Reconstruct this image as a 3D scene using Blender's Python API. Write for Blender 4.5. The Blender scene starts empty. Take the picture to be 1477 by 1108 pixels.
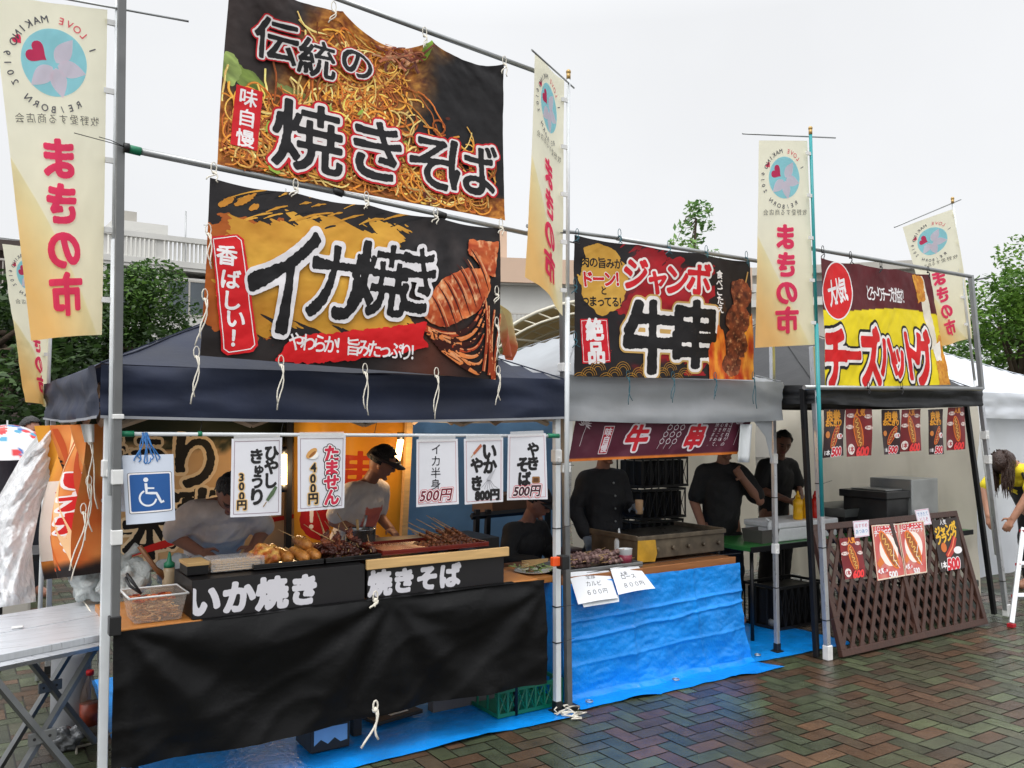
import bpy, bmesh, math, random
import numpy as np
from mathutils import Vector, Matrix
R = math.radians
rnd = random.Random(7)
SC = bpy.context.scene
COL = SC.collection

# ------------------------------------------------------------------ camera
EYE, FPX, YAW, PITCH = 1.62, 1250.0, 57.0, 2.4
cam_data = bpy.data.cameras.new('camera')
cam_data.sensor_width = 36.0
cam_data.lens = 36.0 * FPX / 1477.0
cam_data.clip_start, cam_data.clip_end = 0.05, 800.0
camera = bpy.data.objects.new('camera', cam_data)
camera.location = (0, 0, EYE)
camera.rotation_euler = (R(90 + PITCH), 0, R(YAW - 90))
COL.objects.link(camera)
SC.camera = camera

# ------------------------------------------------------------------ sky, sun, exposure
SUN_EL, SUN_AZ = 58.0, 215.0            # soft sun behind thick cloud; azimuth of the direction the light comes from (math angle, degrees)
world = bpy.data.worlds.new('World')
SC.world = world
world.use_nodes = True
wn, wl = world.node_tree.nodes, world.node_tree.links
sky = wn.new('ShaderNodeTexSky')
sky.sky_type = 'NISHITA'
sky.sun_disc = False
sky.sun_elevation = R(SUN_EL)
sky.sun_rotation = R(90 - SUN_AZ)
sky.air_density, sky.dust_density, sky.ozone_density = 1.0, 6.0, 1.0
hsv = wn.new('ShaderNodeHueSaturation')
hsv.inputs['Saturation'].default_value = 0.10
mixc = wn.new('ShaderNodeMix')          # cloud deck: evens the sky out
mixc.data_type = 'RGBA'
mixc.inputs[0].default_value = 0.72
mixc.inputs[7].default_value = (9.8, 9.95, 10.2, 1)
wl.new(sky.outputs['Color'], hsv.inputs['Color'])
wl.new(hsv.outputs['Color'], mixc.inputs[6])
tcw, sxyz, zr = wn.new('ShaderNodeTexCoord'), wn.new('ShaderNodeSeparateXYZ'), wn.new('ShaderNodeMapRange')   # overcast: zenith brighter than horizon
wl.new(tcw.outputs['Generated'], sxyz.inputs[0]); wl.new(sxyz.outputs['Z'], zr.inputs[0])
zr.inputs[1].default_value, zr.inputs[2].default_value, zr.inputs[3].default_value, zr.inputs[4].default_value = 0.42, 1.0, 0.93, 2.3
cln, clr, clm = wn.new('ShaderNodeTexNoise'), wn.new('ShaderNodeMapRange'), wn.new('ShaderNodeMath')   # faint cloud tone
cln.inputs['Scale'].default_value, cln.inputs['Detail'].default_value = 2.2, 5
wl.new(tcw.outputs['Generated'], cln.inputs['Vector']); wl.new(cln.outputs['Fac'], clr.inputs[0])
clr.inputs[1].default_value, clr.inputs[2].default_value, clr.inputs[3].default_value, clr.inputs[4].default_value = .35, .65, .955, 1.03
clm.operation = 'MULTIPLY'; wl.new(zr.outputs[0], clm.inputs[0]); wl.new(clr.outputs[0], clm.inputs[1])
vsc = wn.new('ShaderNodeVectorMath'); vsc.operation = 'SCALE'
wl.new(mixc.outputs[2], vsc.inputs[0]); wl.new(clm.outputs[0], vsc.inputs['Scale'])
wl.new(vsc.outputs[0], wn['Background'].inputs['Color'])
wn['Background'].inputs['Strength'].default_value = 0.125
sun_data = bpy.data.lights.new('sun', 'SUN')
sun_data.energy, sun_data.angle, sun_data.color = 1.1, R(40), (1.0, 0.985, 0.96)
sun = bpy.data.objects.new('sun', sun_data)
d = Vector((math.cos(R(SUN_EL)) * math.cos(R(SUN_AZ)), math.cos(R(SUN_EL)) * math.sin(R(SUN_AZ)), math.sin(R(SUN_EL))))
sun.rotation_euler = d.to_track_quat('Z', 'Y').to_euler()
COL.objects.link(sun)
SC.view_settings.view_transform = 'Standard'
SC.view_settings.look = 'None'
SC.view_settings.exposure = 0.0
SC.view_settings.gamma = 1.0
SC.view_settings.use_curve_mapping = False

# ------------------------------------------------------------------ survey: photograph pixel -> point on a real plane
_f = Vector((math.cos(R(YAW)), math.sin(R(YAW)), 0))
_r = Vector((math.sin(R(YAW)), -math.cos(R(YAW)), 0))
_c, _s = math.cos(R(PITCH)), math.sin(R(PITCH))
_fw = _f * _c + Vector((0, 0, _s))
_up = Vector((0, 0, _c)) - _f * _s
def ray(px, py): return _r * ((px - 738.5) / FPX) + _up * ((554 - py) / FPX) + _fw
def PY(px, py, Y):
    d = ray(px, py); return Vector((0, 0, EYE)) + d * (Y / d.y)
def PX(px, py, X):
    d = ray(px, py); return Vector((0, 0, EYE)) + d * (X / d.x)
def PZ(px, py, Z=0.0):
    d = ray(px, py); return Vector((0, 0, EYE)) + d * ((Z - EYE) / d.z)

# ------------------------------------------------------------------ colours and materials
def lin(c):
    c = np.asarray(c, dtype=float) / 255.0
    return np.where(c <= .04045, c / 12.92, ((c + .055) / 1.055) ** 2.4)
def L4(c): return (*[float(v) for v in lin(c)], 1.0)
MATS = {}
def mat(name, c=(128, 128, 128), rough=.5, metal=0., var=.12, vs=6., bump=0., bs=40., attr=None, spec=.5, trans=0., emit=None, wet=0., coat=0., alpha=1., stretch=None, dirt=0., crinkle=0., cs=5.):
    """Principled surface: colour c (sRGB) or colour attribute, broken up by noise; optional bump, translucency, glow."""
    if name in MATS: return MATS[name]
    m = bpy.data.materials.new(name); m.use_nodes = True
    n, l = m.node_tree.nodes, m.node_tree.links
    b = n['Principled BSDF']; out = n['Material Output']
    tc = n.new('ShaderNodeTexCoord'); src = tc.outputs['Object']
    if stretch:
        mp = n.new('ShaderNodeMapping'); mp.inputs['Scale'].default_value = stretch
        l.new(src, mp.inputs['Vector']); src = mp.outputs['Vector']
    nz = n.new('ShaderNodeTexNoise'); nz.inputs['Scale'].default_value = vs; nz.inputs['Detail'].default_value = 6
    l.new(src, nz.inputs['Vector'])
    mr = n.new('ShaderNodeMapRange'); mr.inputs[1].default_value = .3; mr.inputs[2].default_value = .7
    mr.inputs[3].default_value = 1 - var; mr.inputs[4].default_value = 1 + var
    l.new(nz.outputs['Fac'], mr.inputs[0])
    vm = n.new('ShaderNodeVectorMath'); vm.operation = 'SCALE'
    if attr:
        at = n.new('ShaderNodeAttribute'); at.attribute_name = attr; l.new(at.outputs['Color'], vm.inputs[0])
    else: vm.inputs[0].default_value = L4(c)[:3]
    l.new(mr.outputs[0], vm.inputs['Scale'])
    colout = vm.outputs[0]
    if dirt:
        nd = n.new('ShaderNodeTexNoise'); nd.inputs['Scale'].default_value = vs * .35; nd.inputs['Detail'].default_value = 8
        l.new(src, nd.inputs['Vector'])
        rd = n.new('ShaderNodeMapRange'); rd.inputs[1].default_value = .5; rd.inputs[2].default_value = .75; rd.inputs[4].default_value = dirt
        l.new(nd.outputs['Fac'], rd.inputs[0])
        mx = n.new('ShaderNodeMix'); mx.data_type = 'RGBA'; mx.inputs[7].default_value = (.06, .05, .04, 1)
        l.new(rd.outputs[0], mx.inputs[0]); l.new(colout, mx.inputs[6]); colout = mx.outputs[2]
    l.new(colout, b.inputs['Base Color'])
    b.inputs['Roughness'].default_value = rough; b.inputs['Metallic'].default_value = metal
    b.inputs['Specular IOR Level'].default_value = spec
    if coat: b.inputs['Coat Weight'].default_value = coat; b.inputs['Coat Roughness'].default_value = .08
    rr = n.new('ShaderNodeMapRange'); rr.inputs[3].default_value = max(.02, rough - .1 - wet); rr.inputs[4].default_value = min(1, rough + .1)
    l.new(nz.outputs['Fac'], rr.inputs[0]); l.new(rr.outputs[0], b.inputs['Roughness'])
    nrm = None
    if crinkle:                          # sharp facets and fold lines of creased sheet
        w_ = n.new('ShaderNodeVectorMath'); w_.operation = 'MULTIPLY_ADD'; w_.inputs[1].default_value = (.35, .35, .35)
        l.new(nz.outputs['Color'], w_.inputs[0]); l.new(src, w_.inputs[2]); prev = None
        for sc_, st_ in ((cs, 1.), (cs * 2.7, .5)):
            vo = n.new('ShaderNodeTexVoronoi'); vo.inputs['Scale'].default_value = sc_; l.new(w_.outputs[0], vo.inputs['Vector'])
            cb = n.new('ShaderNodeBump'); cb.inputs['Strength'].default_value = min(1, crinkle * st_); cb.inputs['Distance'].default_value = .25 / sc_
            l.new(vo.outputs['Distance'], cb.inputs['Height'])
            if prev is not None: l.new(prev, cb.inputs['Normal'])
            prev = cb.outputs[0]
        nrm = prev; l.new(nrm, b.inputs['Normal'])
    if bump:
        bn = n.new('ShaderNodeTexNoise'); bn.inputs['Scale'].default_value = bs; bn.inputs['Detail'].default_value = 4
        l.new(src, bn.inputs['Vector'])
        bu = n.new('ShaderNodeBump'); bu.inputs['Strength'].default_value = bump; bu.inputs['Distance'].default_value = .02
        l.new(bn.outputs['Fac'], bu.inputs['Height'])
        if nrm is not None: l.new(nrm, bu.inputs['Normal'])
        l.new(bu.outputs[0], b.inputs['Normal'])
    if alpha < 1: b.inputs['Alpha'].default_value = alpha
    if emit:
        b.inputs['Emission Color'].default_value = L4(emit[0]); b.inputs['Emission Strength'].default_value = emit[1]
    if trans:
        t = n.new('ShaderNodeBsdfTranslucent'); l.new(colout, t.inputs['Color'])
        ms = n.new('ShaderNodeMixShader'); ms.inputs[0].default_value = trans
        l.new(b.outputs[0], ms.inputs[1]); l.new(t.outputs[0], ms.inputs[2]); l.new(ms.outputs[0], out.inputs['Surface'])
    MATS[name] = m
    return m
def glassy(name, c, rough=.1, mixt=.75):
    """Clear film or plastic: part see-through, part glossy."""
    if name in MATS: return MATS[name]
    m = bpy.data.materials.new(name); m.use_nodes = True
    n, l = m.node_tree.nodes, m.node_tree.links
    b = n['Principled BSDF']; b.inputs['Base Color'].default_value = L4(c); b.inputs['Roughness'].default_value = rough
    t = n.new('ShaderNodeBsdfTransparent'); ms = n.new('ShaderNodeMixShader')
    nz = n.new('ShaderNodeTexNoise'); nz.inputs['Scale'].default_value = 14
    mr = n.new('ShaderNodeMapRange'); mr.inputs[3].default_value = mixt - .12; mr.inputs[4].default_value = mixt + .12
    l.new(nz.outputs['Fac'], mr.inputs[0]); l.new(mr.outputs[0], ms.inputs[0])
    l.new(b.outputs[0], ms.inputs[1]); l.new(t.outputs[0], ms.inputs[2]); l.new(ms.outputs[0], n['Material Output'].inputs['Surface'])
    MATS[name] = m
    return m
VINYL = mat('printed_vinyl', attr='Col', rough=.5, spec=.28, var=.05, vs=5, bump=.12, bs=9)
PAPER = mat('printed_paper', attr='Col', rough=.5, var=.03, vs=8, bump=.05, bs=14)
FLAG = mat('printed_flag_cloth', attr='Col', rough=.8, var=.04, vs=6, trans=.5)
DULL = mat('painted_detail', attr='Col', rough=.6, var=.12, vs=30, bump=.15, bs=80)
FOOD = mat('glazed_food', attr='Col', rough=.3, var=.25, vs=45, bump=.5, bs=70)
SKIN = mat('skin', attr='Col', rough=.5, var=.06, vs=30)

# ------------------------------------------------------------------ objects
ORG = {}
def tag(o, label=None, cat=None, group=None, kind=None):
    if label: o['label'] = label
    if cat: o['category'] = cat
    if group: o['group'] = group
    if kind: o['kind'] = kind
    return o
def thing(name, label, cat, loc=(0, 0, 0), group=None):
    o = bpy.data.objects.new(name, None); COL.objects.link(o)
    o.location = loc; o.empty_display_size = .1
    ORG[o.name] = Vector(loc)
    return tag(o, label, cat, group)
def copy_tree(o, parent=None):
    c = o.copy(); COL.objects.link(c)
    if parent is not None: c.parent = parent
    for ch in list(o.children): copy_tree(ch, c)
    return c
def noise3(p, s=1.0):
    from mathutils import noise
    return noise.noise(Vector(p) * s)

class MB:
    """Collects shapes into one mesh."""
    def __init__(s): s.v, s.f, s.m, s.sm, s.c = [], [], [], [], []
    def add(s, V, F, mi=0, smooth=False, col=None):
        b = len(s.v); s.v += [tuple(p) for p in V]
        s.f += [tuple(b + i for i in q) for q in F]; s.m += [mi] * len(F); s.sm += [smooth] * len(F)
        s.c += [tuple(col) if col is not None else (128, 128, 128)] * len(V)
        return s
    def box(s, a, b, mi=0, M=None, col=None):
        x0, y0, z0 = a; x1, y1, z1 = b
        V = [Vector((x, y, z)) for z in (z0, z1) for y in (y0, y1) for x in (x0, x1)]
        if M is not None: V = [M @ v for v in V]
        return s.add(V, [(0, 2, 3, 1), (4, 5, 7, 6), (0, 1, 5, 4), (1, 3, 7, 5), (3, 2, 6, 7), (2, 0, 4, 6)], mi, col=col)
    def cbox(s, c, size, mi=0, M=None, rz=0, col=None):
        h = Vector(size) / 2
        T = Matrix.Translation(Vector(c)) @ (M if M is not None else Matrix.Rotation(rz, 4, 'Z'))
        return s.box(-h, h, mi, T, col)
    def cyl(s, p0, p1, r0, r1=None, n=14, mi=0, col=None): return s.tube([p0, p1], [r0, r0 if r1 is None else r1], n, mi, col)
    def tube(s, pts, r, n=8, mi=0, col=None, sq=False):
        pts = [Vector(p) for p in pts]; k = len(pts)
        rs = r if isinstance(r, (list, tuple)) else [r] * k
        V, F = [], []
        t0 = (pts[1] - pts[0]).normalized()
        a = t0.orthogonal().normalized() if abs(t0.z) < .95 else Vector((1, 0, 0)); a = (a - t0 * a.dot(t0)).normalized()
        for i, p in enumerate(pts):
            t = (pts[min(i + 1, k - 1)] - pts[max(i - 1, 0)]).normalized()
            a = (a - t * a.dot(t)); a = a.normalized() if a.length > 1e-6 else t.orthogonal().normalized()
            b = t.cross(a)
            for j in range(n):
                th = 2 * math.pi * (j + (.5 if sq else 0)) / n
                V.append(p + (a * math.cos(th) + b * math.sin(th)) * rs[i])
        for i in range(k - 1):
            for j in range(n):
                j2 = (j + 1) % n
                F.append((i * n + j, i * n + j2, (i + 1) * n + j2, (i + 1) * n + j))
        s.add(V, F, mi, n > 5, col)
        b0 = len(s.v) - len(V)
        for ring, rev in ((0, True), (k - 1, False)):
            q = [b0 + ring * n + j for j in range(n)]
            s.f.append(tuple(q[::-1] if rev else q)); s.m.append(mi); s.sm.append(False)
        return s
    def bar(s, p0, p1, w, mi=0):       # square tube
        return s.tube([p0, p1], w * .7071, 4, mi, sq=True)
    def lathe(s, c, prof, n=24, mi=0, M=None, col=None):
        V, F = [], []
        for r, z in prof:
            for j in range(n):
                th = 2 * math.pi * j / n; V.append(Vector((r * math.cos(th), r * math.sin(th), z)))
        for i in range(len(prof) - 1):
            for j in range(n):
                F.append((i * n + j, i * n + (j + 1) % n, (i + 1) * n + (j + 1) % n, (i + 1) * n + j))
        F.append(tuple(range(n))[::-1]); F.append(tuple((len(prof) - 1) * n + j for j in range(n)))
        T = Matrix.Translation(Vector(c)) @ (M if M is not None else Matrix())
        return s.add([T @ v for v in V], F, mi, True, col)
    def ball(s, c, r, mi=0, n=12, M=None, col=None, jit=0, seed=0):
        rx, ry, rz = (r, r, r) if not isinstance(r, (tuple, list)) else r
        V, F = [Vector((0, 0, -rz))], []
        for i in range(1, n // 2):
            ph = math.pi * i / (n // 2) - math.pi / 2
            for j in range(n):
                th = 2 * math.pi * j / n; V.append(Vector((rx * math.cos(ph) * math.cos(th), ry * math.cos(ph) * math.sin(th), rz * math.sin(ph))))
        V.append(Vector((0, 0, rz))); k = len(V) - 1
        if jit: V = [v * (1 + jit * noise3(v * (2 / max(rx, ry, rz)) + Vector((seed, seed * 2, 0)))) for v in V]
        for j in range(n):
            F.append((0, 1 + (j + 1) % n, 1 + j)); F.append((k, k - n + j, k - n + (j + 1) % n))
        for i in range(n // 2 - 2):
            for j in range(n):
                a = 1 + i * n
                F.append((a + j, a + (j + 1) % n, a + n + (j + 1) % n, a + n + j))
        T = Matrix.Translation(Vector(c)) @ (M if M is not None else Matrix())
        return s.add([T @ v for v in V], F, mi, True, col)
    def sheet(s, fn, nu, nv, mi=0, col=None):
        V = [fn(i / nu, j / nv) for j in range(nv + 1) for i in range(nu + 1)]
        F = [(j * (nu + 1) + i, j * (nu + 1) + i + 1, (j + 1) * (nu + 1) + i + 1, (j + 1) * (nu + 1) + i) for j in range(nv) for i in range(nu)]
        return s.add(V, F, mi, True, col)
    def build(s, name, mats, parent=None, bevel=0, thick=0, attr=False, sub=0):
        me = bpy.data.meshes.new(name)
        o0 = ORG.get(parent.name, Vector()) if parent is not None else Vector()
        me.from_pydata([tuple(Vector(v) - o0) for v in s.v], [], s.f)
        for m in (mats if isinstance(mats, (list, tuple)) else [mats]): me.materials.append(m)
        me.polygons.foreach_set('material_index', s.m); me.polygons.foreach_set('use_smooth', s.sm)
        if attr:
            ca = me.color_attributes.new('Col', 'FLOAT_COLOR', 'POINT')
            a = np.ones((len(s.v), 4), dtype=np.float32); a[:, :3] = lin(np.array(s.c)); ca.data.foreach_set('color', a.ravel())
        me.update()
        o = bpy.data.objects.new(name, me); COL.objects.link(o)
        if parent is not None: o.parent = parent
        ORG[o.name] = o0
        if thick:
            md = o.modifiers.new('thickness', 'SOLIDIFY'); md.thickness = thick; md.offset = 0
        if bevel:
            md = o.modifiers.new('edges', 'BEVEL'); md.width = bevel; md.segments = 2; md.limit_method = 'ANGLE'
        if sub:
            md = o.modifiers.new('smooth', 'SUBSURF'); md.levels = md.render_levels = sub
        return o

# ------------------------------------------------------------------ numpy noise
def _h(i, j, seed):
    i = i.astype(np.int64); j = j.astype(np.int64)
    n = (i * 374761393 + j * 668265263 + seed * 974634777) & 0x7fffffff
    n = ((n ^ (n >> 13)) * 1274126177) & 0x7fffffff
    return ((n ^ (n >> 16)) & 0xffff) / 65535.0
def vn(x, y, seed=0):
    x = np.asarray(x, float); y = np.asarray(y, float)
    i, j = np.floor(x), np.floor(y); fx, fy = x - i, y - j
    fx, fy = fx * fx * (3 - 2 * fx), fy * fy * (3 - 2 * fy)
    return (_h(i, j, seed) * (1 - fx) + _h(i + 1, j, seed) * fx) * (1 - fy) + (_h(i, j + 1, seed) * (1 - fx) + _h(i + 1, j + 1, seed) * fx) * fy
def fbm(x, y, seed=0, o=4):
    a, t, s = .5, 0., 0.
    for k in range(o):
        t = t + a * vn(np.asarray(x) * 2 ** k, np.asarray(y) * 2 ** k, seed + k); s += a; a *= .5
    return t / s

# ------------------------------------------------------------------ lettering: built-in font -> distance field -> meshed outlines
GL = {}
GR = 96                                 # samples per em
def _edt(mask, Rm):
    big = 1e4
    g = np.where(mask, 0., big)
    for y in range(1, g.shape[0]): g[y] = np.minimum(g[y], g[y - 1] + 1)
    for y in range(g.shape[0] - 2, -1, -1): g[y] = np.minimum(g[y], g[y + 1] + 1)
    g2 = g * g; D = g2.copy()
    for k in range(1, Rm + 1):
        D[:, k:] = np.minimum(D[:, k:], g2[:, :-k] + k * k); D[:, :-k] = np.minimum(D[:, :-k], g2[:, k:] + k * k)
    return np.sqrt(D)
def _fontmesh(t):
    cu = bpy.data.curves.new('t', 'FONT'); cu.body = t; cu.size = 1; cu.resolution_u = 4; cu.fill_mode = 'FRONT'
    o = bpy.data.objects.new('t', cu); COL.objects.link(o)
    dg = bpy.context.evaluated_depsgraph_get(); dg.update()
    me = o.evaluated_get(dg).to_mesh()
    me.calc_loop_triangles()
    v = np.array([p.co[:2] for p in me.vertices]).reshape(-1, 2)
    t_ = [tuple(q.vertices) for q in me.loop_triangles]
    bpy.data.objects.remove(o); bpy.data.curves.remove(cu)
    return v, t_
def glyph(ch):
    """(field, advance): field[y, x] > 0 inside the stroke, in em; origin at x = -.25, y = -.4."""
    if ch in GL: return GL[ch]
    v, tri = _fontmesh(ch)
    if len(v) == 0:
        GL[ch] = (None, .3); return GL[ch]
    v2, _ = _fontmesh(ch + ch)
    adv = float(v2[:, 0].max() - v[:, 0].max())
    W = int((adv + .5) * GR) + 2; H = int(1.65 * GR)
    X = (np.arange(W) + .5) / GR - .25; Yc = (np.arange(H) + .5) / GR - .4
    mask = np.zeros((H, W), bool)
    for a, b, c in tri:
        A, B, C = v[a], v[b], v[c]
        i0, i1 = np.searchsorted(X, min(A[0], B[0], C[0])), np.searchsorted(X, max(A[0], B[0], C[0]))
        j0, j1 = np.searchsorted(Yc, min(A[1], B[1], C[1])), np.searchsorted(Yc, max(A[1], B[1], C[1]))
        if i0 >= i1 or j0 >= j1: continue
        x, y = np.meshgrid(X[i0:i1], Yc[j0:j1])
        e = [(q[0] - p[0]) * (y - p[1]) - (q[1] - p[1]) * (x - p[0]) for p, q in ((A, B), (B, C), (C, A))]
        mask[j0:j1, i0:i1] |= ((e[0] >= -1e-9) & (e[1] >= -1e-9) & (e[2] >= -1e-9)) | ((e[0] <= 1e-9) & (e[1] <= 1e-9) & (e[2] <= 1e-9))
    f = (_edt(~mask, 12) - _edt(mask, 26)) / GR
    f = np.clip(f, -.26, .12)
    for _ in range(2):
        f[1:-1, 1:-1] = (f[1:-1, 1:-1] * 4 + f[:-2, 1:-1] + f[2:, 1:-1] + f[1:-1, :-2] + f[1:-1, 2:]) / 8
    GL[ch] = (f, adv)
    return GL[ch]
def march(F, X, Y):
    """Mesh of the region F > 0 on the grid X, Y."""
    inside = F > 0
    n = inside[:-1, :-1].astype(int) + inside[:-1, 1:] + inside[1:, 1:] + inside[1:, :-1]
    H, W = F.shape
    idx = -np.ones((H, W), int)
    fj, fi = np.nonzero(n == 4)
    use = np.zeros((H, W), bool)
    for dj, di in ((0, 0), (0, 1), (1, 1), (1, 0)): use[fj + dj, fi + di] = True
    jj, ii = np.nonzero(use); idx[jj, ii] = np.arange(len(jj))
    V = np.stack([X[ii], Y[jj]], 1).tolist()
    faces = np.stack([idx[fj, fi], idx[fj, fi + 1], idx[fj + 1, fi + 1], idx[fj + 1, fi]], 1).tolist()
    bj, bi = np.nonzero((n > 0) & (n < 4))
    for j, i in zip(bj.tolist(), bi.tolist()):
        cs = ((j, i), (j, i + 1), (j + 1, i + 1), (j + 1, i)); poly = []
        for k in range(4):
            a, b = cs[k], cs[(k + 1) % 4]; fa, fb = F[a], F[b]
            if fa > 0: poly.append((X[a[1]], Y[a[0]]))
            if (fa > 0) != (fb > 0):
                t = fa / (fa - fb)
                poly.append((X[a[1]] + (X[b[1]] - X[a[1]]) * t, Y[a[0]] + (Y[b[0]] - Y[a[0]]) * t))
        if len(poly) > 2:
            k0 = len(V); V += poly; faces.append(list(range(k0, k0 + len(poly))))
    return np.array(V, float).reshape(-1, 2), faces
WHITE, BLACK, RED = (238, 234, 234), (24, 22, 24), (205, 25, 35)

class Print:
    """A flat printed sheet w x h metres (origin bottom left): base colour plus layers of meshed shapes and lettering, then warped into place."""
    def __init__(s, w, h, base=WHITE, cell=.02):
        s.w, s.h, s.base, s.cell, s.L, s.z = w, h, base, cell, [], .0008
        s.quad, s.lined = None, False
    def corners(s, tl, tr, br, bl):      # photograph pixels of the four corners, to read positions off the photograph
        s.quad = [Vector(p) for p in (bl, br, tr, tl)]
        s.k = s.h * 2 / ((s.quad[3] - s.quad[0]).length + (s.quad[2] - s.quad[1]).length)
        return s
    def m(s, px, py):
        a, b, c, d = s.quad; u = v = .5
        for _ in range(8):
            p = a * (1 - u) * (1 - v) + b * u * (1 - v) + c * u * v + d * (1 - u) * v - Vector((px, py))
            pu = (b - a) * (1 - v) + (c - d) * v; pv = (d - a) * (1 - u) + (c - b) * u
            det = pu.x * pv.y - pu.y * pv.x
            u -= (p.x * pv.y - p.y * pv.x) / det; v -= (pu.x * p.y - pu.y * p.x) / det
        return u * s.w, v * s.h
    def _push(s, V, F, col, dz=0.):
        if len(V) == 0: return
        C = col(V[:, 0], V[:, 1]) if callable(col) else np.tile(np.asarray(col, float), (len(V), 1))
        s.L.append((V, F, C, s.z + dz))
    def step(s): s.z += .00012; s.lined = False
    def fill(s, fn, bb, col, cell=.004, clip=True):
        s.step()
        x0, y0, x1, y1 = bb
        if clip: x0, y0, x1, y1 = max(x0, 0), max(y0, 0), min(x1, s.w), min(y1, s.h)
        X = np.linspace(x0, x1, max(3, int((x1 - x0) / cell) + 1)); Y = np.linspace(y0, y1, max(3, int((y1 - y0) / cell) + 1))
        gx, gy = np.meshgrid(X, Y)
        V, F = march(fn(gx, gy), X, Y); s._push(V, F, col)
        return s
    def ell(s, cx, cy, rx, ry, col, rot=0, wob=0, seed=0, cell=.004):
        c, sn = math.cos(rot), math.sin(rot); R_ = max(rx, ry) * (1.1 + wob)
        def fn(x, y):
            a, b = (x - cx) * c + (y - cy) * sn, -(x - cx) * sn + (y - cy) * c
            q = 1 - np.sqrt((a / rx) ** 2 + (b / ry) ** 2)
            return q + wob * (fbm(x / min(rx, ry) * 2, y / min(rx, ry) * 2, seed) - .5) if wob else q
        return s.fill(fn, (cx - R_, cy - R_, cx + R_, cy + R_), col, cell)
    def rect(s, cx, cy, w, h, col, r=.004, rot=0, rough=0, seed=0, cell=.004, frame=0):
        c, sn = math.cos(rot), math.sin(rot); R_ = math.hypot(w, h) / 2 + rough + .01
        def fn(x, y):
            a, b = (x - cx) * c + (y - cy) * sn, -(x - cx) * sn + (y - cy) * c
            qx, qy = np.abs(a) - w / 2 + r, np.abs(b) - h / 2 + r
            d = r - np.sqrt(np.maximum(qx, 0) ** 2 + np.maximum(qy, 0) ** 2) - np.minimum(np.maximum(qx, qy), 0)
            if rough: d = d + rough * 2 * (fbm(a * 14, b * 60, seed) - .5)
            if frame: d = np.minimum(d, frame - d)
            return d
        return s.fill(fn, (cx - R_, cy - R_, cx + R_, cy + R_), col, cell)
    def line(s, pts, w, col, jig=0):
        """Ribbon through pts (list of (x, y)); w scalar or list."""
        p = np.asarray(pts, float); k0 = len(p); w = np.broadcast_to(np.asarray(w, float), (k0,))
        q = [0.]
        for i in range(k0 - 1): m_ = max(1, int(np.hypot(*(p[i + 1] - p[i])) / .014)); q += [i + (j + 1) / m_ for j in range(m_)]
        w = np.interp(q, np.arange(k0), w); p = np.stack([np.interp(q, np.arange(k0), p[:, c]) for c in (0, 1)], 1); k = len(p)
        t = np.gradient(p, axis=0); t /= np.maximum(np.linalg.norm(t, axis=1, keepdims=True), 1e-9)
        nrm = np.stack([-t[:, 1], t[:, 0]], 1); ww = np.broadcast_to(np.asarray(w, float), (k,))[:, None] / 2
        V = np.concatenate([p + nrm * ww, p - nrm * ww]); V[:, 0] = np.clip(V[:, 0], .0, s.w); V[:, 1] = np.clip(V[:, 1], 0., s.h)
        s.z += .000008 if s.lined else .0005; s.lined = True
        s._push(V, [(i, k + i, k + i + 1, i + 1) for i in range(k - 1)], col)
        return s
    def poly(s, pts, col, rough=0, cell=.004, seed=0):
        P_ = np.asarray(pts, float)
        def fn(x, y):
            d = np.full(x.shape, 1e9); ins = np.zeros(x.shape, bool)
            for k in range(len(P_)):
                a, b = P_[k], P_[(k + 1) % len(P_)]; e = b - a
                t = np.clip(((x - a[0]) * e[0] + (y - a[1]) * e[1]) / max(e @ e, 1e-12), 0, 1)
                d = np.minimum(d, np.hypot(x - a[0] - t * e[0], y - a[1] - t * e[1]))
                ins ^= ((a[1] > y) != (b[1] > y)) & (x < (b[0] - a[0]) * (y - a[1]) / (b[1] - a[1] + 1e-12) + a[0])
            d = np.where(ins, d, -d)
            return d + rough * 2 * (fbm(x * 40, y * 40, seed) - .5) if rough else d
        m_ = rough + cell * 2
        return s.fill(fn, (P_[:, 0].min() - m_, P_[:, 1].min() - m_, P_[:, 0].max() + m_, P_[:, 1].max() + m_), col, cell)
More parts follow.
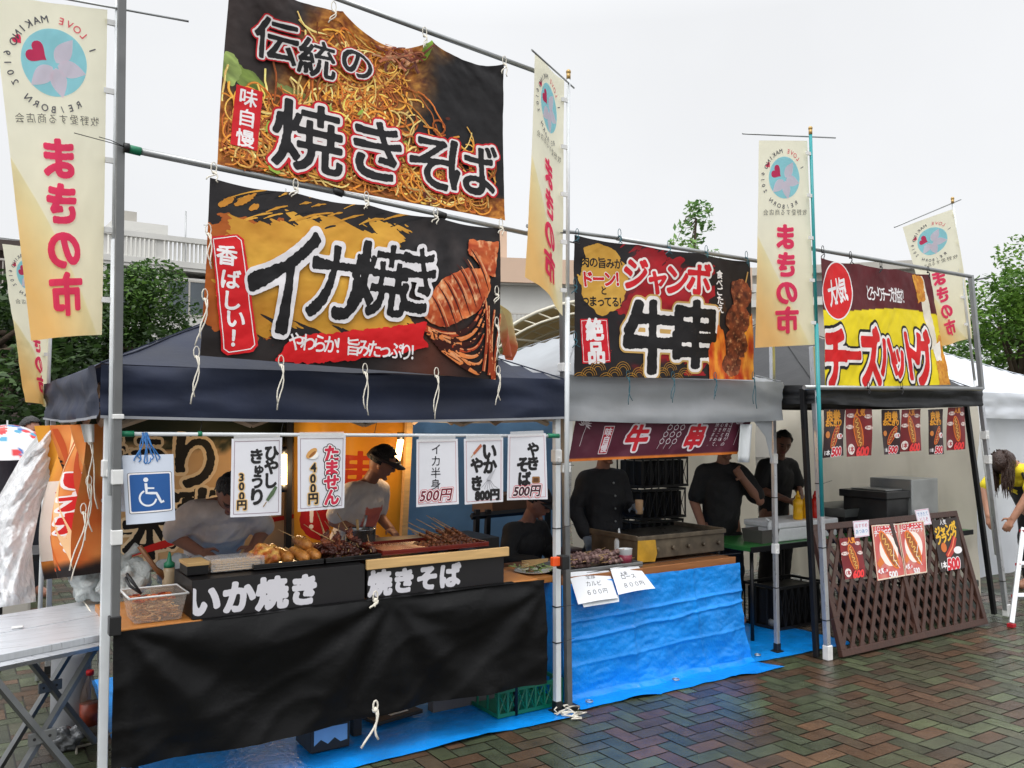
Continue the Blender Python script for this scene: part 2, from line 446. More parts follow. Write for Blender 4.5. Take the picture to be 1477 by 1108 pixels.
    def text(s, t, x, y, em, col=BLACK, bold=.02, out=(), vert=False, rot=0, shear=0, sx=1., sp=1., brush=0., upto=None):
        """Lettering centred on (x, y). out: [(extra width in em, colour)] drawn underneath, widest first."""
        adv = [glyph(c)[1] for c in t]
        pos = []
        if vert:
            n = len(t)
            for i, c in enumerate(t): pos.append((-.5 * adv[i], (n / 2 - i - .5) * sp - .38))
        else:
            tot = sum(adv) * sp; q = -tot / 2
            for i in range(len(t)): pos.append((q, -.38)); q += adv[i] * sp
        st = max(1, int(round(.0024 / (em / GR))))
        for lv, (grow, c_) in enumerate(list(out) + [(bold, col)]):
            s.step()
            for i, ch in enumerate(t):
                f, a = glyph(ch)
                if f is None: continue
                if t[i] == 'ー' and vert: f = np.ascontiguousarray(f.T[::-1][:f.shape[0]]) if False else f
                F = f[::st, ::st] + grow
                if brush: 
                    yy, xx = np.mgrid[0:F.shape[0], 0:F.shape[1]] * (st / GR)
                    F = F + brush * 2 * (fbm(xx * 2.6 + i * 7, yy * 2.6, 3 + i, 2) - .5) + (brush * .9 * (fbm(xx * 30 + yy * 20, (yy - xx) * 4 + i, 9 + i, 2) - .5) if lv == len(out) and brush > .02 else 0)
                X = (np.arange(0, f.shape[1], st) + .5) / GR - .25 + pos[i][0]
                Y = (np.arange(0, f.shape[0], st) + .5) / GR - .4 + pos[i][1]
                V, Fc = march(F, X, Y)
                if len(V) == 0: continue
                V = np.stack([(V[:, 0] * sx + V[:, 1] * shear), V[:, 1]], 1) * em
                c0, s0 = math.cos(rot), math.sin(rot)
                V = np.stack([V[:, 0] * c0 - V[:, 1] * s0 + x, V[:, 0] * s0 + V[:, 1] * c0 + y], 1)
                s._push(V, Fc, c_, i * .000008)
        return s
    def group(s, items, col=BLACK, bold=.02, out=(), brush=0., **k):
        """Several glyphs (char, px, py, em[, sx]) sharing outlines: all outlines lie under all letters."""
        for grow, c_ in list(out) + [(bold, col)]:
            if grow == bold and brush: k = dict(k, brush=brush)
            for it in items:
                kk = dict(k)
                if len(it) > 4: kk['sx'] = it[4]
                s.t(it[0], it[1], it[2], it[3], c_, grow, **kk)
    def t(s, t, px, py, empx, *a, **k):
        x, y = s.m(px, py); return s.text(t, x, y, empx * s.k, *a, **k)
    def build(s, name, warp, mtl=None, parent=None, mirror=False, toward=(0, -1, 0), back=None):
        nu, nv = max(2, int(s.w / s.cell)), max(2, int(s.h / s.cell))
        gx, gy = np.meshgrid(np.linspace(0, s.w, nu + 1), np.linspace(0, s.h, nv + 1))
        V0 = np.stack([gx.ravel(), gy.ravel()], 1)
        F0 = [(j * (nu + 1) + i, j * (nu + 1) + i + 1, (j + 1) * (nu + 1) + i + 1, (j + 1) * (nu + 1) + i) for j in range(nv) for i in range(nu)]
        C0 = s.base(V0[:, 0], V0[:, 1]) if callable(s.base) else np.tile(np.asarray(s.base, float), (len(V0), 1))
        VV, FF, CC, ZZ, b = [], [], [], [], 0
        for V, F, C, z in [(V0, F0, C0, 0.)] + s.L:
            VV.append(V); CC.append(C); ZZ.append(np.full(len(V), z)); FF += [tuple(b + i for i in f) for f in F]; b += len(V)
        V, C, Z = np.concatenate(VV), np.concatenate(CC), np.concatenate(ZZ)
        u, v = np.clip(V[:, 0] / s.w, 0, 1), np.clip(V[:, 1] / s.h, 0, 1)
        if mirror: u = 1 - u
        e = 1e-3
        p = warp(u, v); n = np.cross(warp(u + e, v) - warp(u - e, v), warp(u, v + e) - warp(u, v - e))
        n /= np.maximum(np.linalg.norm(n, axis=1, keepdims=True), 1e-12)
        n *= np.sign(n @ np.asarray(toward, float))[:, None]
        p = p + n * Z[:, None]
        o0 = ORG.get(parent.name, Vector()) if parent is not None else Vector()
        me = bpy.data.meshes.new(name); me.from_pydata((p - np.array(o0)).tolist(), [], FF)
        ca = me.color_attributes.new('Col', 'FLOAT_COLOR', 'POINT')
        a = np.ones((len(p), 4), dtype=np.float32); a[:, :3] = lin(np.clip(C, 0, 255)); ca.data.foreach_set('color', a.ravel())
        me.polygons.foreach_set('use_smooth', [True] * len(FF))
        me.materials.append(mtl or VINYL); me.update()
        o = bpy.data.objects.new(name, me); COL.objects.link(o)
        if parent is not None: o.parent = parent
        ORG[o.name] = o0
        return o
def quad(bl, br, tr, tl, disp=None, sag=None):
    bl, br, tr, tl = [np.array(p, float) for p in (bl, br, tr, tl)]
    n = np.cross(br - bl, tl - bl); n /= np.linalg.norm(n)
    def w(u, v):
        U, V = u[:, None], v[:, None]
        p = (bl * (1 - U) + br * U) * (1 - V) + (tl * (1 - U) + tr * U) * V
        if disp is not None: p = p + n * disp(u, v)[:, None]
        if sag is not None: p = p + np.array([0, 0, 1.]) * sag(u, v)[:, None]
        return p
    return w
def pxquad(tl, tr, br, bl, Y, **k):
    ys = Y if isinstance(Y, (list, tuple)) else [Y] * 4
    P_ = [PY(*c, y) for c, y in zip((tl, tr, br, bl), ys)]
    return quad(P_[3], P_[2], P_[1], P_[0], **k), (P_[2] - P_[3]).length / 2 + (P_[1] - P_[0]).length / 2, (P_[0] - P_[3]).length / 2 + (P_[1] - P_[2]).length / 2
def printed(tl, tr, br, bl, Y, base=WHITE, cell=.02, **k):
    w, W, H = pxquad(tl, tr, br, bl, Y, **k)
    return Print(W, H, base, cell).corners(tl, tr, br, bl), w
def mixc_(a, b, t): return np.asarray(a, float)[None] * (1 - t[:, None]) + np.asarray(b, float)[None] * t[:, None]
def string(mb, p, ln, r=.003, k=2, mi=0, swing=.03):
    """A knotted cord with k hanging tails."""
    p = Vector(p); mb.ball(p, r * 2.6, mi, 8)
    for i in range(k):
        dx = rnd.uniform(-swing, swing); pts = [p + Vector((dx * t * t + .012 * math.sin(5 * t + i), -.006 - .01 * t, -ln * t * (1 - .15 * i))) for t in np.linspace(0, 1, 7)]
        mb.tube(pts, r, 6, mi)
    mb.tube([p + Vector((.012 * math.cos(a), -.004, .025 * math.sin(a) + .02)) for a in np.linspace(0, 2 * math.pi, 10)], r * .8, 5, mi)
# ================================================================== the setting
def make_ground():
    V, F, C = [], [], []
    S = 400
    V += [(-S, -S, -.004), (S, -S, -.004), (S, S, -.004), (-S, S, -.004)]; F.append((0, 1, 2, 3)); C += [(46, 46, 42)] * 4
    a, g = .1, .0038
    greens = [(70, 80, 58), (62, 70, 53), (80, 92, 66), (68, 70, 54), (58, 66, 51)]
    browns = [(84, 62, 48), (75, 58, 46), (91, 66, 49), (68, 57, 46)]
    for i in range(-8, 170):
        for j in range(-12, 150):
            d = (i - j) % 4
            if d not in (0, 3): continue
            x0, y0 = i * a, j * a
            x1, y1 = (x0 + 2 * a, y0 + a) if d == 0 else (x0 + a, y0 + 2 * a)
            c = rnd.choice(greens) if rnd.random() < .6 else rnd.choice(browns)
            k = rnd.uniform(.9, 1.14); c = tuple((q * .78 + e_ * .22) * k for q, e_ in zip(c, (70, 66, 50)))
            b = len(V); z = [rnd.uniform(-.0011, .0011) for _ in range(4)]
            V += [(x0 + g, y0 + g, z[0]), (x1 - g, y0 + g, z[1]), (x1 - g, y1 - g, z[2]), (x0 + g, y1 - g, z[3])]
            F.append((b, b + 1, b + 2, b + 3)); C += [c] * 4
    me = bpy.data.meshes.new('plaza_ground'); me.from_pydata(V, [], F)
    ca = me.color_attributes.new('Col', 'FLOAT_COLOR', 'POINT')
    A = np.ones((len(V), 4), dtype=np.float32); A[:, :3] = lin(np.array(C)); ca.data.foreach_set('color', A.ravel())
    me.materials.append(WETBRICK)
    o = bpy.data.objects.new('plaza_ground', me); COL.objects.link(o); tag(o, kind='structure')
def wet_brick():
    m = mat('wet_brick_paving', attr='Col', rough=.3, var=.25, vs=9, bump=.25, bs=120, dirt=.35)
    n, l = m.node_tree.nodes, m.node_tree.links
    b = n['Principled BSDF']
    tc = n.new('ShaderNodeTexCoord'); nz = n.new('ShaderNodeTexNoise'); nz.inputs['Scale'].default_value = 1.1; nz.inputs['Detail'].default_value = 5
    l.new(tc.outputs['Object'], nz.inputs['Vector'])
    mr = n.new('ShaderNodeMapRange'); mr.inputs[1].default_value = .38; mr.inputs[2].default_value = .62; mr.inputs[3].default_value = .09; mr.inputs[4].default_value = .38
    l.new(nz.outputs['Fac'], mr.inputs[0])
    for k in list(b.inputs['Roughness'].links): l.remove(k)
    l.new(mr.outputs[0], b.inputs['Roughness'])
    return m
WETBRICK = wet_brick()
make_ground()

BARK = mat('tree_bark', (74, 62, 50), rough=.9, var=.3, vs=20, bump=.6, bs=30)
LEAF = mat('tree_leaf', attr='Col', rough=.6, var=.2, vs=3, trans=.35)
def tree(name, label, loc, h, cw, ch, n, leaf, dark, light, trunk_r=.18, seed=1, lobes=34, shape=1.0, group=None, lean=0):
    """Trunk with limbs; crown of many leaf faces gathered in clumps through an uneven volume."""
    r = random.Random(seed); root = thing(name, label, 'tree', loc, group)
    o = Vector(loc); top = Vector((lean, 0, h - ch * .35)); b = MB()
    pts = [o + Vector((top.x * t * t + .08 * math.sin(4 * t + seed), .06 * math.sin(3 * t), top.z * t)) for t in np.linspace(0, 1, 9)]
    b.tube(pts, [trunk_r * (1 - .75 * t) for t in np.linspace(0, 1, 9)], 10)
    cen = o + Vector((lean, 0, h - ch / 2)); cl = []
    for k in range(lobes):
        th, ph = r.uniform(0, 6.283), math.asin(r.uniform(-.95, 1)); q = r.uniform(.35, 1.) ** .6
        e = Vector((math.cos(ph) * math.cos(th), math.cos(ph) * math.sin(th), math.sin(ph)))
        wz = 1 - .35 * max(0, e.z) * (shape - 1)
        cl.append((cen + Vector((e.x * cw / 2 * q * wz, e.y * cw / 2 * q * wz, e.z * ch / 2 * q)), r.uniform(.14, .27) * min(cw, ch)))
    for c, s in cl[::2]:
        st = pts[r.randint(4, 8)]; md = st.lerp(c, .5) + Vector((0, 0, .1 * h * r.uniform(-.2, .5)))
        b.tube([st, md, c], [trunk_r * .35, trunk_r * .22, trunk_r * .06], 6)
    b.build('trunk', BARK, root)
    f = MB(); per = n // lobes
    for k, (c, s) in enumerate(cl):
        tone = r.random()
        for i in range(per):
            while True:
                p = Vector((r.uniform(-1, 1), r.uniform(-1, 1), r.uniform(-1, 1)))
                if p.length < 1: break
            p = p.normalized() * (p.length ** .45); p = c + Vector((p.x * s, p.y * s, p.z * s * .75))
            sz = leaf * r.uniform(.45, 1.55)
            u = Vector((r.gauss(0, 1), r.gauss(0, 1), r.gauss(0, .5))).normalized(); w = u.cross(Vector((r.gauss(0, .6), r.gauss(0, .6), 1))).normalized()
            t = min(1, max(0, .5 * tone + r.uniform(0, .5)))
            col = [dark[q] * (1 - t) + light[q] * t for q in range(3)]
            f.add([p - u * sz * .5, p + w * sz * .28, p + u * sz * .55, p - w * sz * .28], [(0, 1, 2, 3)], col=col)
    f.build('crown', LEAF, root, attr=True)
    return root
def far(px, py, d):                      # a point at d metres along the ground direction of a pixel
    q = ray(px, py); k = d / math.hypot(q.x, q.y); return Vector((0, 0, EYE)) + q * k
def g(px, d): p = far(px, 606, d); return (p.x, p.y, 0)
tree('broadleaf_tree', 'big round dark green tree in front of the white balustraded building, behind the navy tent', g(190, 20), 4.75, 3.0, 3.5, 26000, .095, (34, 60, 26), (120, 158, 68), seed=3)
tree('broadleaf_tree', 'dark tree at the far left below the paired flags, behind the white plastic sheet', g(70, 19), 4.3, 4.2, 3.6, 12000, .12, (22, 38, 18), (74, 102, 48), seed=5)
tree('broadleaf_tree', 'dark low tree cut by the left edge of the view, beyond the spotted umbrella', g(-20, 17), 4.4, 3.2, 3.7, 5000, .15, (24, 44, 20), (84, 112, 54), seed=8)
tree('broadleaf_tree', 'bright green leafy tree rising beyond the white tents beside the rightmost flag', g(1478, 21), 5.25, 2.7, 4.6, 16000, .10, (46, 80, 28), (150, 190, 80), seed=11, lobes=44)
tree('broadleaf_tree', 'smaller dull green tree between the rightmost flag and the bright green tree', g(1400, 26), 4.8, 3.4, 4.6, 5000, .14, (52, 82, 42), (122, 156, 88), seed=13)
tree('slender_tree', 'thin young tree with sparse leaves poking up above the beef skewer banner', g(1008, 19), 6.7, 1.0, 2.1, 620, .12, (70, 110, 56), (150, 186, 110), trunk_r=.05, seed=21, lobes=16, shape=3.4)
tree('broadleaf_tree', 'low green bush tree under the arched canopy roof behind the navy tent', g(735, 14), 2.75, 1.0, 1.0, 2600, .09, (46, 76, 32), (120, 150, 76), trunk_r=.05, seed=23)

CONC = mat('pale_concrete', (206, 205, 200), rough=.85, var=.06, vs=.7, bump=.1, bs=20, dirt=.1)
CONC2 = mat('weathered_concrete', (182, 178, 170), rough=.85, var=.08, vs=.8, dirt=.12)
PEACH = mat('peach_render', (206, 178, 156), rough=.85, var=.06, vs=.7, dirt=.1)
BROWNR = mat('dark_brown_cladding', (70, 58, 54), rough=.7, var=.15, vs=2)
GLASSW = mat('window_glass', (84, 92, 98), rough=.12, var=.25, vs=.5)
CURT = mat('pale_curtain', (190, 192, 190), rough=.8, var=.08, vs=1.)
STEEL = mat('galvanised_steel', (158, 160, 160), rough=.38, metal=.75, var=.1, vs=9, dirt=.08)
ALU = mat('aluminium', (206, 208, 212), rough=.3, metal=.7, var=.08, vs=12, stretch=(1, 14, 1), bump=.04, bs=60)
GREYP = mat('grey_square_steel', (112, 113, 113), rough=.42, metal=.45, var=.1, vs=10, dirt=.1)
WPAINT = mat('white_painted_pole', (214, 218, 220), rough=.38, var=.06, vs=10, dirt=.12)
BLKP = mat('black_plastic', (26, 26, 27), rough=.45, var=.2, vs=12)
BLKM = mat('black_painted_steel', (28, 28, 30), rough=.4, metal=.3, var=.2, vs=12)
TAPE = mat('clear_white_tape', (222, 222, 220), rough=.35, var=.06, vs=25)
CORD = mat('white_cord', (220, 214, 200), rough=.8, var=.1, vs=60)
BLKTIE = mat('black_cable_tie', (20, 20, 20), rough=.5)
TEALC = mat('teal_cord', (48, 92, 104), rough=.8, var=.1, vs=60)
BLKC = mat('black_cord', (32, 32, 34), rough=.8)

def frame_of(px, d, toward_px=None):     # local axes of a facade at distance d that squarely faces the plaza
    o = Vector(g(px, d)); n = Vector((o.x, o.y, 0)).normalized(); return o, Vector((n.y, -n.x, 0)), n
def wall_box(b, O, U, N, x0, x1, z0, z1, d0, d1, mi=0):
    M = Matrix((( U.x, N.x, 0, O.x), (U.y, N.y, 0, O.y), (0, 0, 1, 0), (0, 0, 0, 1)))
    b.box((x0, d0, z0), (x1, d1, z1), mi, M)
# white building with a balustraded roof, behind the big tree
O, U, N = frame_of(250, 45)
U = (U * .97 + N * .24).normalized(); N = Vector((-U.y, U.x, 0))
bl = thing('school_building', 'long white concrete building with a slatted parapet behind the big round tree', 'building', tuple(O))
b = MB(); wall_box(b, O, U, N, -6, 22, 0, 8.6, 0, 9); wall_box(b, O, U, N, -6, 22, 8.9, 9.05, -.15, 9)
for z in (5.6, 2.9): wall_box(b, O, U, N, -6, 22, z, z + .22, -.12, 0)
for k in range(12): wall_box(b, O, U, N, -5.9 + 2.5 * k, -5.6 + 2.5 * k, 0, 10.4, -.09, 0)
wall_box(b, O, U, N, -2.4, .2, 9.06, 11.6, 2.5, 5)
b.build('wall', CONC, bl)
b = MB(); wall_box(b, O, U, N, -6, 22, 10.3, 10.55, -.2, .12); wall_box(b, O, U, N, -6, 22, 9.06, 9.35, -.2, .12)
for k in range(12):
    for q in range(11): wall_box(b, O, U, N, -5.55 + 2.5 * k + .2 * q + .05, -5.55 + 2.5 * k + .2 * q + .14, 9.35, 10.3, -.1, .06)
b.build('parapet', CONC, bl)
for k in range(11):
    for z in (6.75, 3.9):
        if z < 4 and k > 5: continue
        b = MB(); x0 = -5.4 + 2.5 * k
        for q in (0, 1.05, 2.1): wall_box(b, O, U, N, x0 + q - .04, x0 + q + .04, z, z + 1.7, -.04, .02)
        for q in (0, 1.7): wall_box(b, O, U, N, x0, x0 + 2.1, z + q - .04, z + q + .04, -.041, .021)
        w_ = b.build('window', CONC2, bl)
        b = MB(); wall_box(b, O, U, N, x0 + .05, x0 + 2.05, z + .05, z + 1.65, -.012, -.008)
        b.build('pane', GLASSW if (k + int(z)) % 3 else CURT, w_)
b = MB(); wall_box(b, O, U, N, -1.9, -1.2, 11.6, 12.2, 3, 4); b.build('roof_unit', CONC2, bl); b = MB(); wall_box(b, O, U, N, .6, 1.9, 9.06, 9.9, 3, 4.2); b.build('roof_unit', CONC2, bl)
for x_, h_, br in ((1.0, 12.4, 0), (2.6, 12.1, 3), (4.2, 13.4, 0), (6.3, 14.4, 2)):
    b = MB(); p = O + U * x_ + N * 2.2
    b.cyl(p + Vector((0, 0, 8.9)), p + Vector((0, 0, h_)), .035, n=6)
    for q in range(br): b.cyl(p + Vector((0, 0, h_ - .3 - .35 * q)) - U * (.7 - .1 * q), p + Vector((0, 0, h_ - .3 - .35 * q)) + U * (.7 - .1 * q), .025, n=5)
    b.build('antenna', STEEL, bl)
# the other blocks
def block(label, px, d, x0, x1, H, m, bands, wins, turn=0., name='apartment_block'):
    O, U, N = frame_of(px, d); U = (U + N * turn).normalized(); N = Vector((-U.y, U.x, 0))
    t = thing(name, label, 'building', tuple(O)); b = MB()
    wall_box(b, O, U, N, x0, x1, 0, H, 0, 8); wall_box(b, O, U, N, x0 - .3, x1 + .3, H + .003, H + .35, -.35, 8.2)
    b.build('wall', m, t)
    for z0, z1, dd, mm in bands:
        b = MB(); wall_box(b, O, U, N, x0 + .01, x1 - .01, z0, z1, -dd, -.003); b.build('balcony' if dd > .5 else 'roof_band', mm, t)
        if dd > .5:
            r_ = MB()
            for q in range(int((x1 - x0) / .16)): wall_box(r_, O, U, N, x0 + .05 + .16 * q, x0 + .08 + .16 * q, z1, z1 + .8, -dd + .05, -dd + .08)
            wall_box(r_, O, U, N, x0, x1, z1 + .8, z1 + .86, -dd + .03, -dd + .1); r_.build('railing', CONC2, t)
    for x, z, w, h in wins:
        b = MB(); wall_box(b, O, U, N, x, x + w, z, z + h, -.03, .04); f_ = b.build('window', CONC2, t)
        b = MB(); wall_box(b, O, U, N, x + .06, x + w / 2 - .02, z + .06, z + h - .06, -.045, -.033); wall_box(b, O, U, N, x + w / 2 + .02, x + w - .06, z + .06, z + h - .06, -.045, -.033)
        b.build('pane', GLASSW, f_)
    return t, O, U, N
bt, O2, U2, N2 = block('pale building with a peach roof band and dark balcony windows behind the navy tent peak', 775, 34, -5, 9, 6.9, CONC,
    [(6.95, 7.9, .5, PEACH), (4.62, 4.9, .6, BROWNR), (2.6, 3.3, .9, CONC)],
    [(x, 3.4, 1.9, 1.25) for x in (-4.6, -2.5, -.4, 1.7, 3.8, 5.9)], .25)
b = MB(); wall_box(b, O2, U2, N2, -2.3, -.9, 7.26, 9.4, 1.5, 4); b.build('stair_tower', PEACH, bt)
for x_ in (-3.2, -2.5, .8, 1.2):
    b = MB(); p = O2 + U2 * x_ + N2; b.cyl(p + Vector((0, 0, 7.2)), p + Vector((0, 0, 9.2 + .9 * (x_ > 0))), .03, n=6); b.build('antenna', STEEL, bt)
block('flat roofed grey building peeking over the cheese hotdog banner', 1255, 40, -5.2, 2.3, 8.0, CONC2, [(6.6, 6.9, .4, CONC)], [(x, 6.95, 1.2, .8) for x in (-4.6, -2.9, -1.2, .5)], .1)
block('low brown roofed block at the far left behind the paired flags', 8, 32, -6, 1.2, 7.0, BROWNR, [(5.6, 5.85, .6, CONC2)], [(-3, 4.0, 1.6, 1.2), (-.9, 4.0, 1.6, 1.2)])
# arched shelter roof
ar = thing('arched_shelter', 'beige arched shelter roof on a steel truss behind the navy tent', 'shelter', g(872, 16))
O3, U3, N3 = frame_of(872, 16)
CANV = mat('beige_canvas', (196, 178, 138), rough=.8, var=.08, vs=2, trans=.2)
def arc(u, y): return O3 + U3 * (2.5 * math.cos(math.pi * (1 - u))) + N3 * y + Vector((0, 0, 2.1 + 1.75 * math.sin(math.pi * u)))
b = MB(); b.sheet(lambda u, v: arc(u, 6 * v), 24, 6); b.build('roof', CANV, ar, thick=.02)
b = MB()
for y in (-.06, 2., 4.):
    b.tube([arc(u, y) for u in np.linspace(0, 1, 25)], .035, 6); b.tube([arc(u, y) - Vector((0, 0, .22)) for u in np.linspace(.04, .96, 25)], .025, 6)
    for k in range(24): b.cyl(arc(k / 24, y), arc((k + 1) / 24, y) - Vector((0, 0, .22)), .014, n=5)
for y in (-.03, 4.):
    for s_ in (-1, 1): b.cyl(O3 + U3 * 2.5 * s_ + N3 * y, O3 + U3 * 2.5 * s_ + N3 * y + Vector((0, 0, 2.1)), .05, n=8)
for s_ in (.25, .75): b.cyl(arc(s_, 0) - Vector((0, 0, .2)), arc(1 - s_, 4) - Vector((0, 0, .2)), .02, n=5)
b.build('truss', mat('cream_steel', (206, 200, 182), rough=.5, var=.08), ar)
# ================================================================== canopy tents
def fabric(name, c, **k): return mat(name, c, rough=.62, var=.1, vs=4, bump=.12, bs=12, **k)
NAVY = mat('navy_tent_cloth', (32, 40, 62), rough=.6, var=.2, vs=5, spec=.4, bump=.15, bs=8, crinkle=.07, cs=3, trans=.05)
GREYT = mat('grey_white_tent_cloth', (176, 180, 184), rough=.6, var=.08, vs=4, bump=.2, bs=6, trans=.25, dirt=.15, crinkle=.06, cs=4)
BLKT = mat('black_tent_cloth', (32, 33, 36), crinkle=.08, cs=4, rough=.55, var=.18, vs=5, bump=.15, bs=8, trans=.03)
WHT = mat('white_tent_cloth', (222, 226, 232), rough=.65, var=.04, vs=3, bump=.12, bs=6, trans=.25)
CREAM = mat('cream_sidewall_cloth', (226, 219, 203), rough=.75, var=.06, vs=2.5, bump=.25, bs=4, trans=.45, dirt=.08)
BEIGE = mat('tent_frame_beige', (170, 150, 128), rough=.6, var=.1, vs=10)
BLUE = mat('blue_tarpaulin', (8, 138, 228), rough=.32, var=.16, vs=7, bump=.3, bs=30, crinkle=.14, cs=2.4)
BLUEB = mat('blue_backcloth', (104, 142, 176), rough=.5, var=.12, vs=5, bump=.25, bs=8, trans=.15)
def canopy(root, x0, x1, y0, y1, ze, zv, zp, m, sag=.05, seed=0, peak=None, trim=None, hem=.012):
    b = MB(); cx, cy = peak or ((x0 + x1) / 2, (y0 + y1) / 2); N = 28
    def roof(u, v):
        U, V = 2 * u - 1, 2 * v - 1; t = 1 - max(abs(U), abs(V))
        x = (x0 if U < 0 else x1) * abs(U) + cx * (1 - abs(U)); y = (y0 if V < 0 else y1) * abs(V) + cy * (1 - abs(V))
        z = ze + (zp - ze) * t - sag * math.sin(math.pi * t) * (.6 + .4 * math.cos(4 * math.atan2(V, U)))
        return Vector((x, y, z + .012 * noise3((x * 3, y * 3, seed))))
    b.sheet(roof, N, N)
    for U0, V0 in ((0, 0), (1, 0), (1, 1), (0, 1)):   # hip seams
        b.tube([roof(U0 + (.5 - U0) * q, V0 + (.5 - V0) * q) + Vector((0, 0, .003)) for q in np.linspace(0, 1, 16)], .004, 5)
    def side(p, q, s):
        L_ = (Vector(q) - Vector(p)).length; nx = int(L_ / .05); n_ = Vector((q[1] - p[1], p[0] - q[0], 0)).normalized()
        def f(u, v):
            w = Vector(p).lerp(Vector(q), u); a = .5 + .5 * math.cos(2 * math.pi * u)
            out = .02 * noise3((u * L_ * 5, v * 1.2, seed + s)) * v + .016 * (1 - abs(noise3((u * L_ * 2.2 + v * .8 * (1 if u < .5 else -1), v * 2.4, seed + s + 9)))) ** 6 * (.3 + a) + .018 * math.sin(v * 9 + 2 * noise3((u * L_ * 2, 0, seed + 3))) * (1 - v * .5) * (1 - .6 * a)
            return Vector((w.x, w.y, ze + (zv - ze) * v - .02 * math.sin(math.pi * u) * v)) + n_ * (out + .003)
        b.sheet(f, nx, 10)
        if trim: 
            t_ = len(b.f); b.sheet(lambda u, v: f(u, 1) + Vector((0, 0, (.5 - v) * hem)) + n_ * .004, nx, 1, 1)
    side((x0, y0, 0), (x1, y0, 0), 1); side((x1, y0, 0), (x1, y1, 0), 2); side((x1, y1, 0), (x0, y1, 0), 3); side((x0, y1, 0), (x0, y0, 0), 4)
    return b.build('canopy', [m, trim or m], root)
def truss(root, x0, x1, y0, y1, z, m, sides='fblr'):
    b = MB()
    for s_ in sides:
        p, q = {'f': ((x0, y0), (x1, y0)), 'b': ((x0, y1), (x1, y1)), 'l': ((x0, y0), (x0, y1)), 'r': ((x1, y0), (x1, y1))}[s_]
        p, q = Vector((*p, 0)), Vector((*q, 0))
        for k in range(4):
            a, c = p.lerp(q, k / 4), p.lerp(q, (k + 1) / 4)
            for lo, hi in ((0, .2), (.2, 0)): b.bar(a + Vector((0, 0, z + lo)), c + Vector((0, 0, z + hi)), .022)
    b.build('scissor_truss', m, root)
def leg(root, foot, top, w, m, name='leg', foot_plate=True, sleeve=None, ties=0):
    foot, top = Vector(foot), Vector(top); b = MB(); b.bar(foot + Vector((0, 0, .012)), top, w)
    o = b.build(name, m, root, bevel=.003)
    if foot_plate:
        b = MB(); b.cbox((foot.x, foot.y, .008), (w * 2.2, w * 2.2, .012)); b.cbox((foot.x, foot.y, .036), (w * 1.25, w * 1.25, .055)); b.build('foot_plate', BLKP, o, bevel=.003)
    if sleeve:
        b = MB()
        for z in sleeve:
            b = MB(); t = (z - foot.z) / (top.z - foot.z); c = foot.lerp(top, t); b.cbox(c, (w * 1.35, w * 1.35, .07)); b.cbox(c + Vector((0, -w * .7, -.02)), (w * .5, w * .4, .03)); b.build('slider_clip', TAPE, o, bevel=.004)
    if ties:
        for k in range(ties):
            b = MB(); z = .35 + k * 1.3 / ties + rnd.uniform(-.1, .1); c = foot.lerp(top, (z - foot.z) / (top.z - foot.z))
            b.cbox(c, (w * 1.12, w * 1.12, .006)); b.cyl(c + Vector((w * .5, -w * .5, 0)), c + Vector((w * .5 + .09, -w * .6, rnd.uniform(-.01, .02))), .0015, n=5); b.build('cable_tie', BLKTIE, o)
    return o
# -- navy tent of the squid and noodle stall
T1 = (.562, 2.88, 3.93, 6.28)
t1 = thing('canopy_tent', 'navy blue canopy tent with sagging front valance over the squid and noodle stall', 'tent', (T1[0], T1[2], 0))
canopy(t1, T1[0] - .04, T1[1] + .02, T1[2], T1[3], 1.85, 1.635, 2.42, NAVY, seed=1, trim=mat('grey_piping', (150, 152, 158), rough=.6), peak=(1.7, 5.1))
truss(t1, T1[0] + .05, T1[1] - .05, T1[2] + .06, T1[3] - .06, 1.6, BEIGE, 'fblr')
leg(t1, (T1[0], T1[2] + .03, 0), (T1[0], T1[2] + .03, 1.83), .036, WPAINT, sleeve=(1.42,))
leg(t1, (T1[1] - .01, T1[2] + .03, 0), (T1[1] - .01, T1[2] + .03, 1.83), .034, WPAINT, sleeve=(1.42,), ties=4)
leg(t1, (T1[0], T1[3], 0), (T1[0], T1[3], 1.83), .03, ALU, sleeve=(.95,))
# -- pale grey tent of the beef skewer stall
T2 = (2.98, 4.86, 4.04, 6.2)
t2 = thing('canopy_tent', 'pale grey canopy tent over the beef skewer stall in the middle', 'tent', (T2[0], T2[2], 0))
canopy(t2, T2[0], T2[1], T2[2], T2[3], 1.885, 1.62, 2.3, GREYT, seed=4)
p3 = PZ(1121, 941)
leg(t2, (p3.x, p3.y, 0), PY(1113, 470, p3.y), .03, ALU, sleeve=(.72, 1.35), ties=2)
b = MB()                                 # gusset at the front right corner
for k in range(1):
    b.add([PY(1084, 603, 4.05), PY(1114, 560, 4.05), PY(1113, 668, 4.05), PY(1104, 630, 4.05)], [(0, 1, 2, 3)])
b.build('corner_gusset', GREYT, t2, thick=.003)
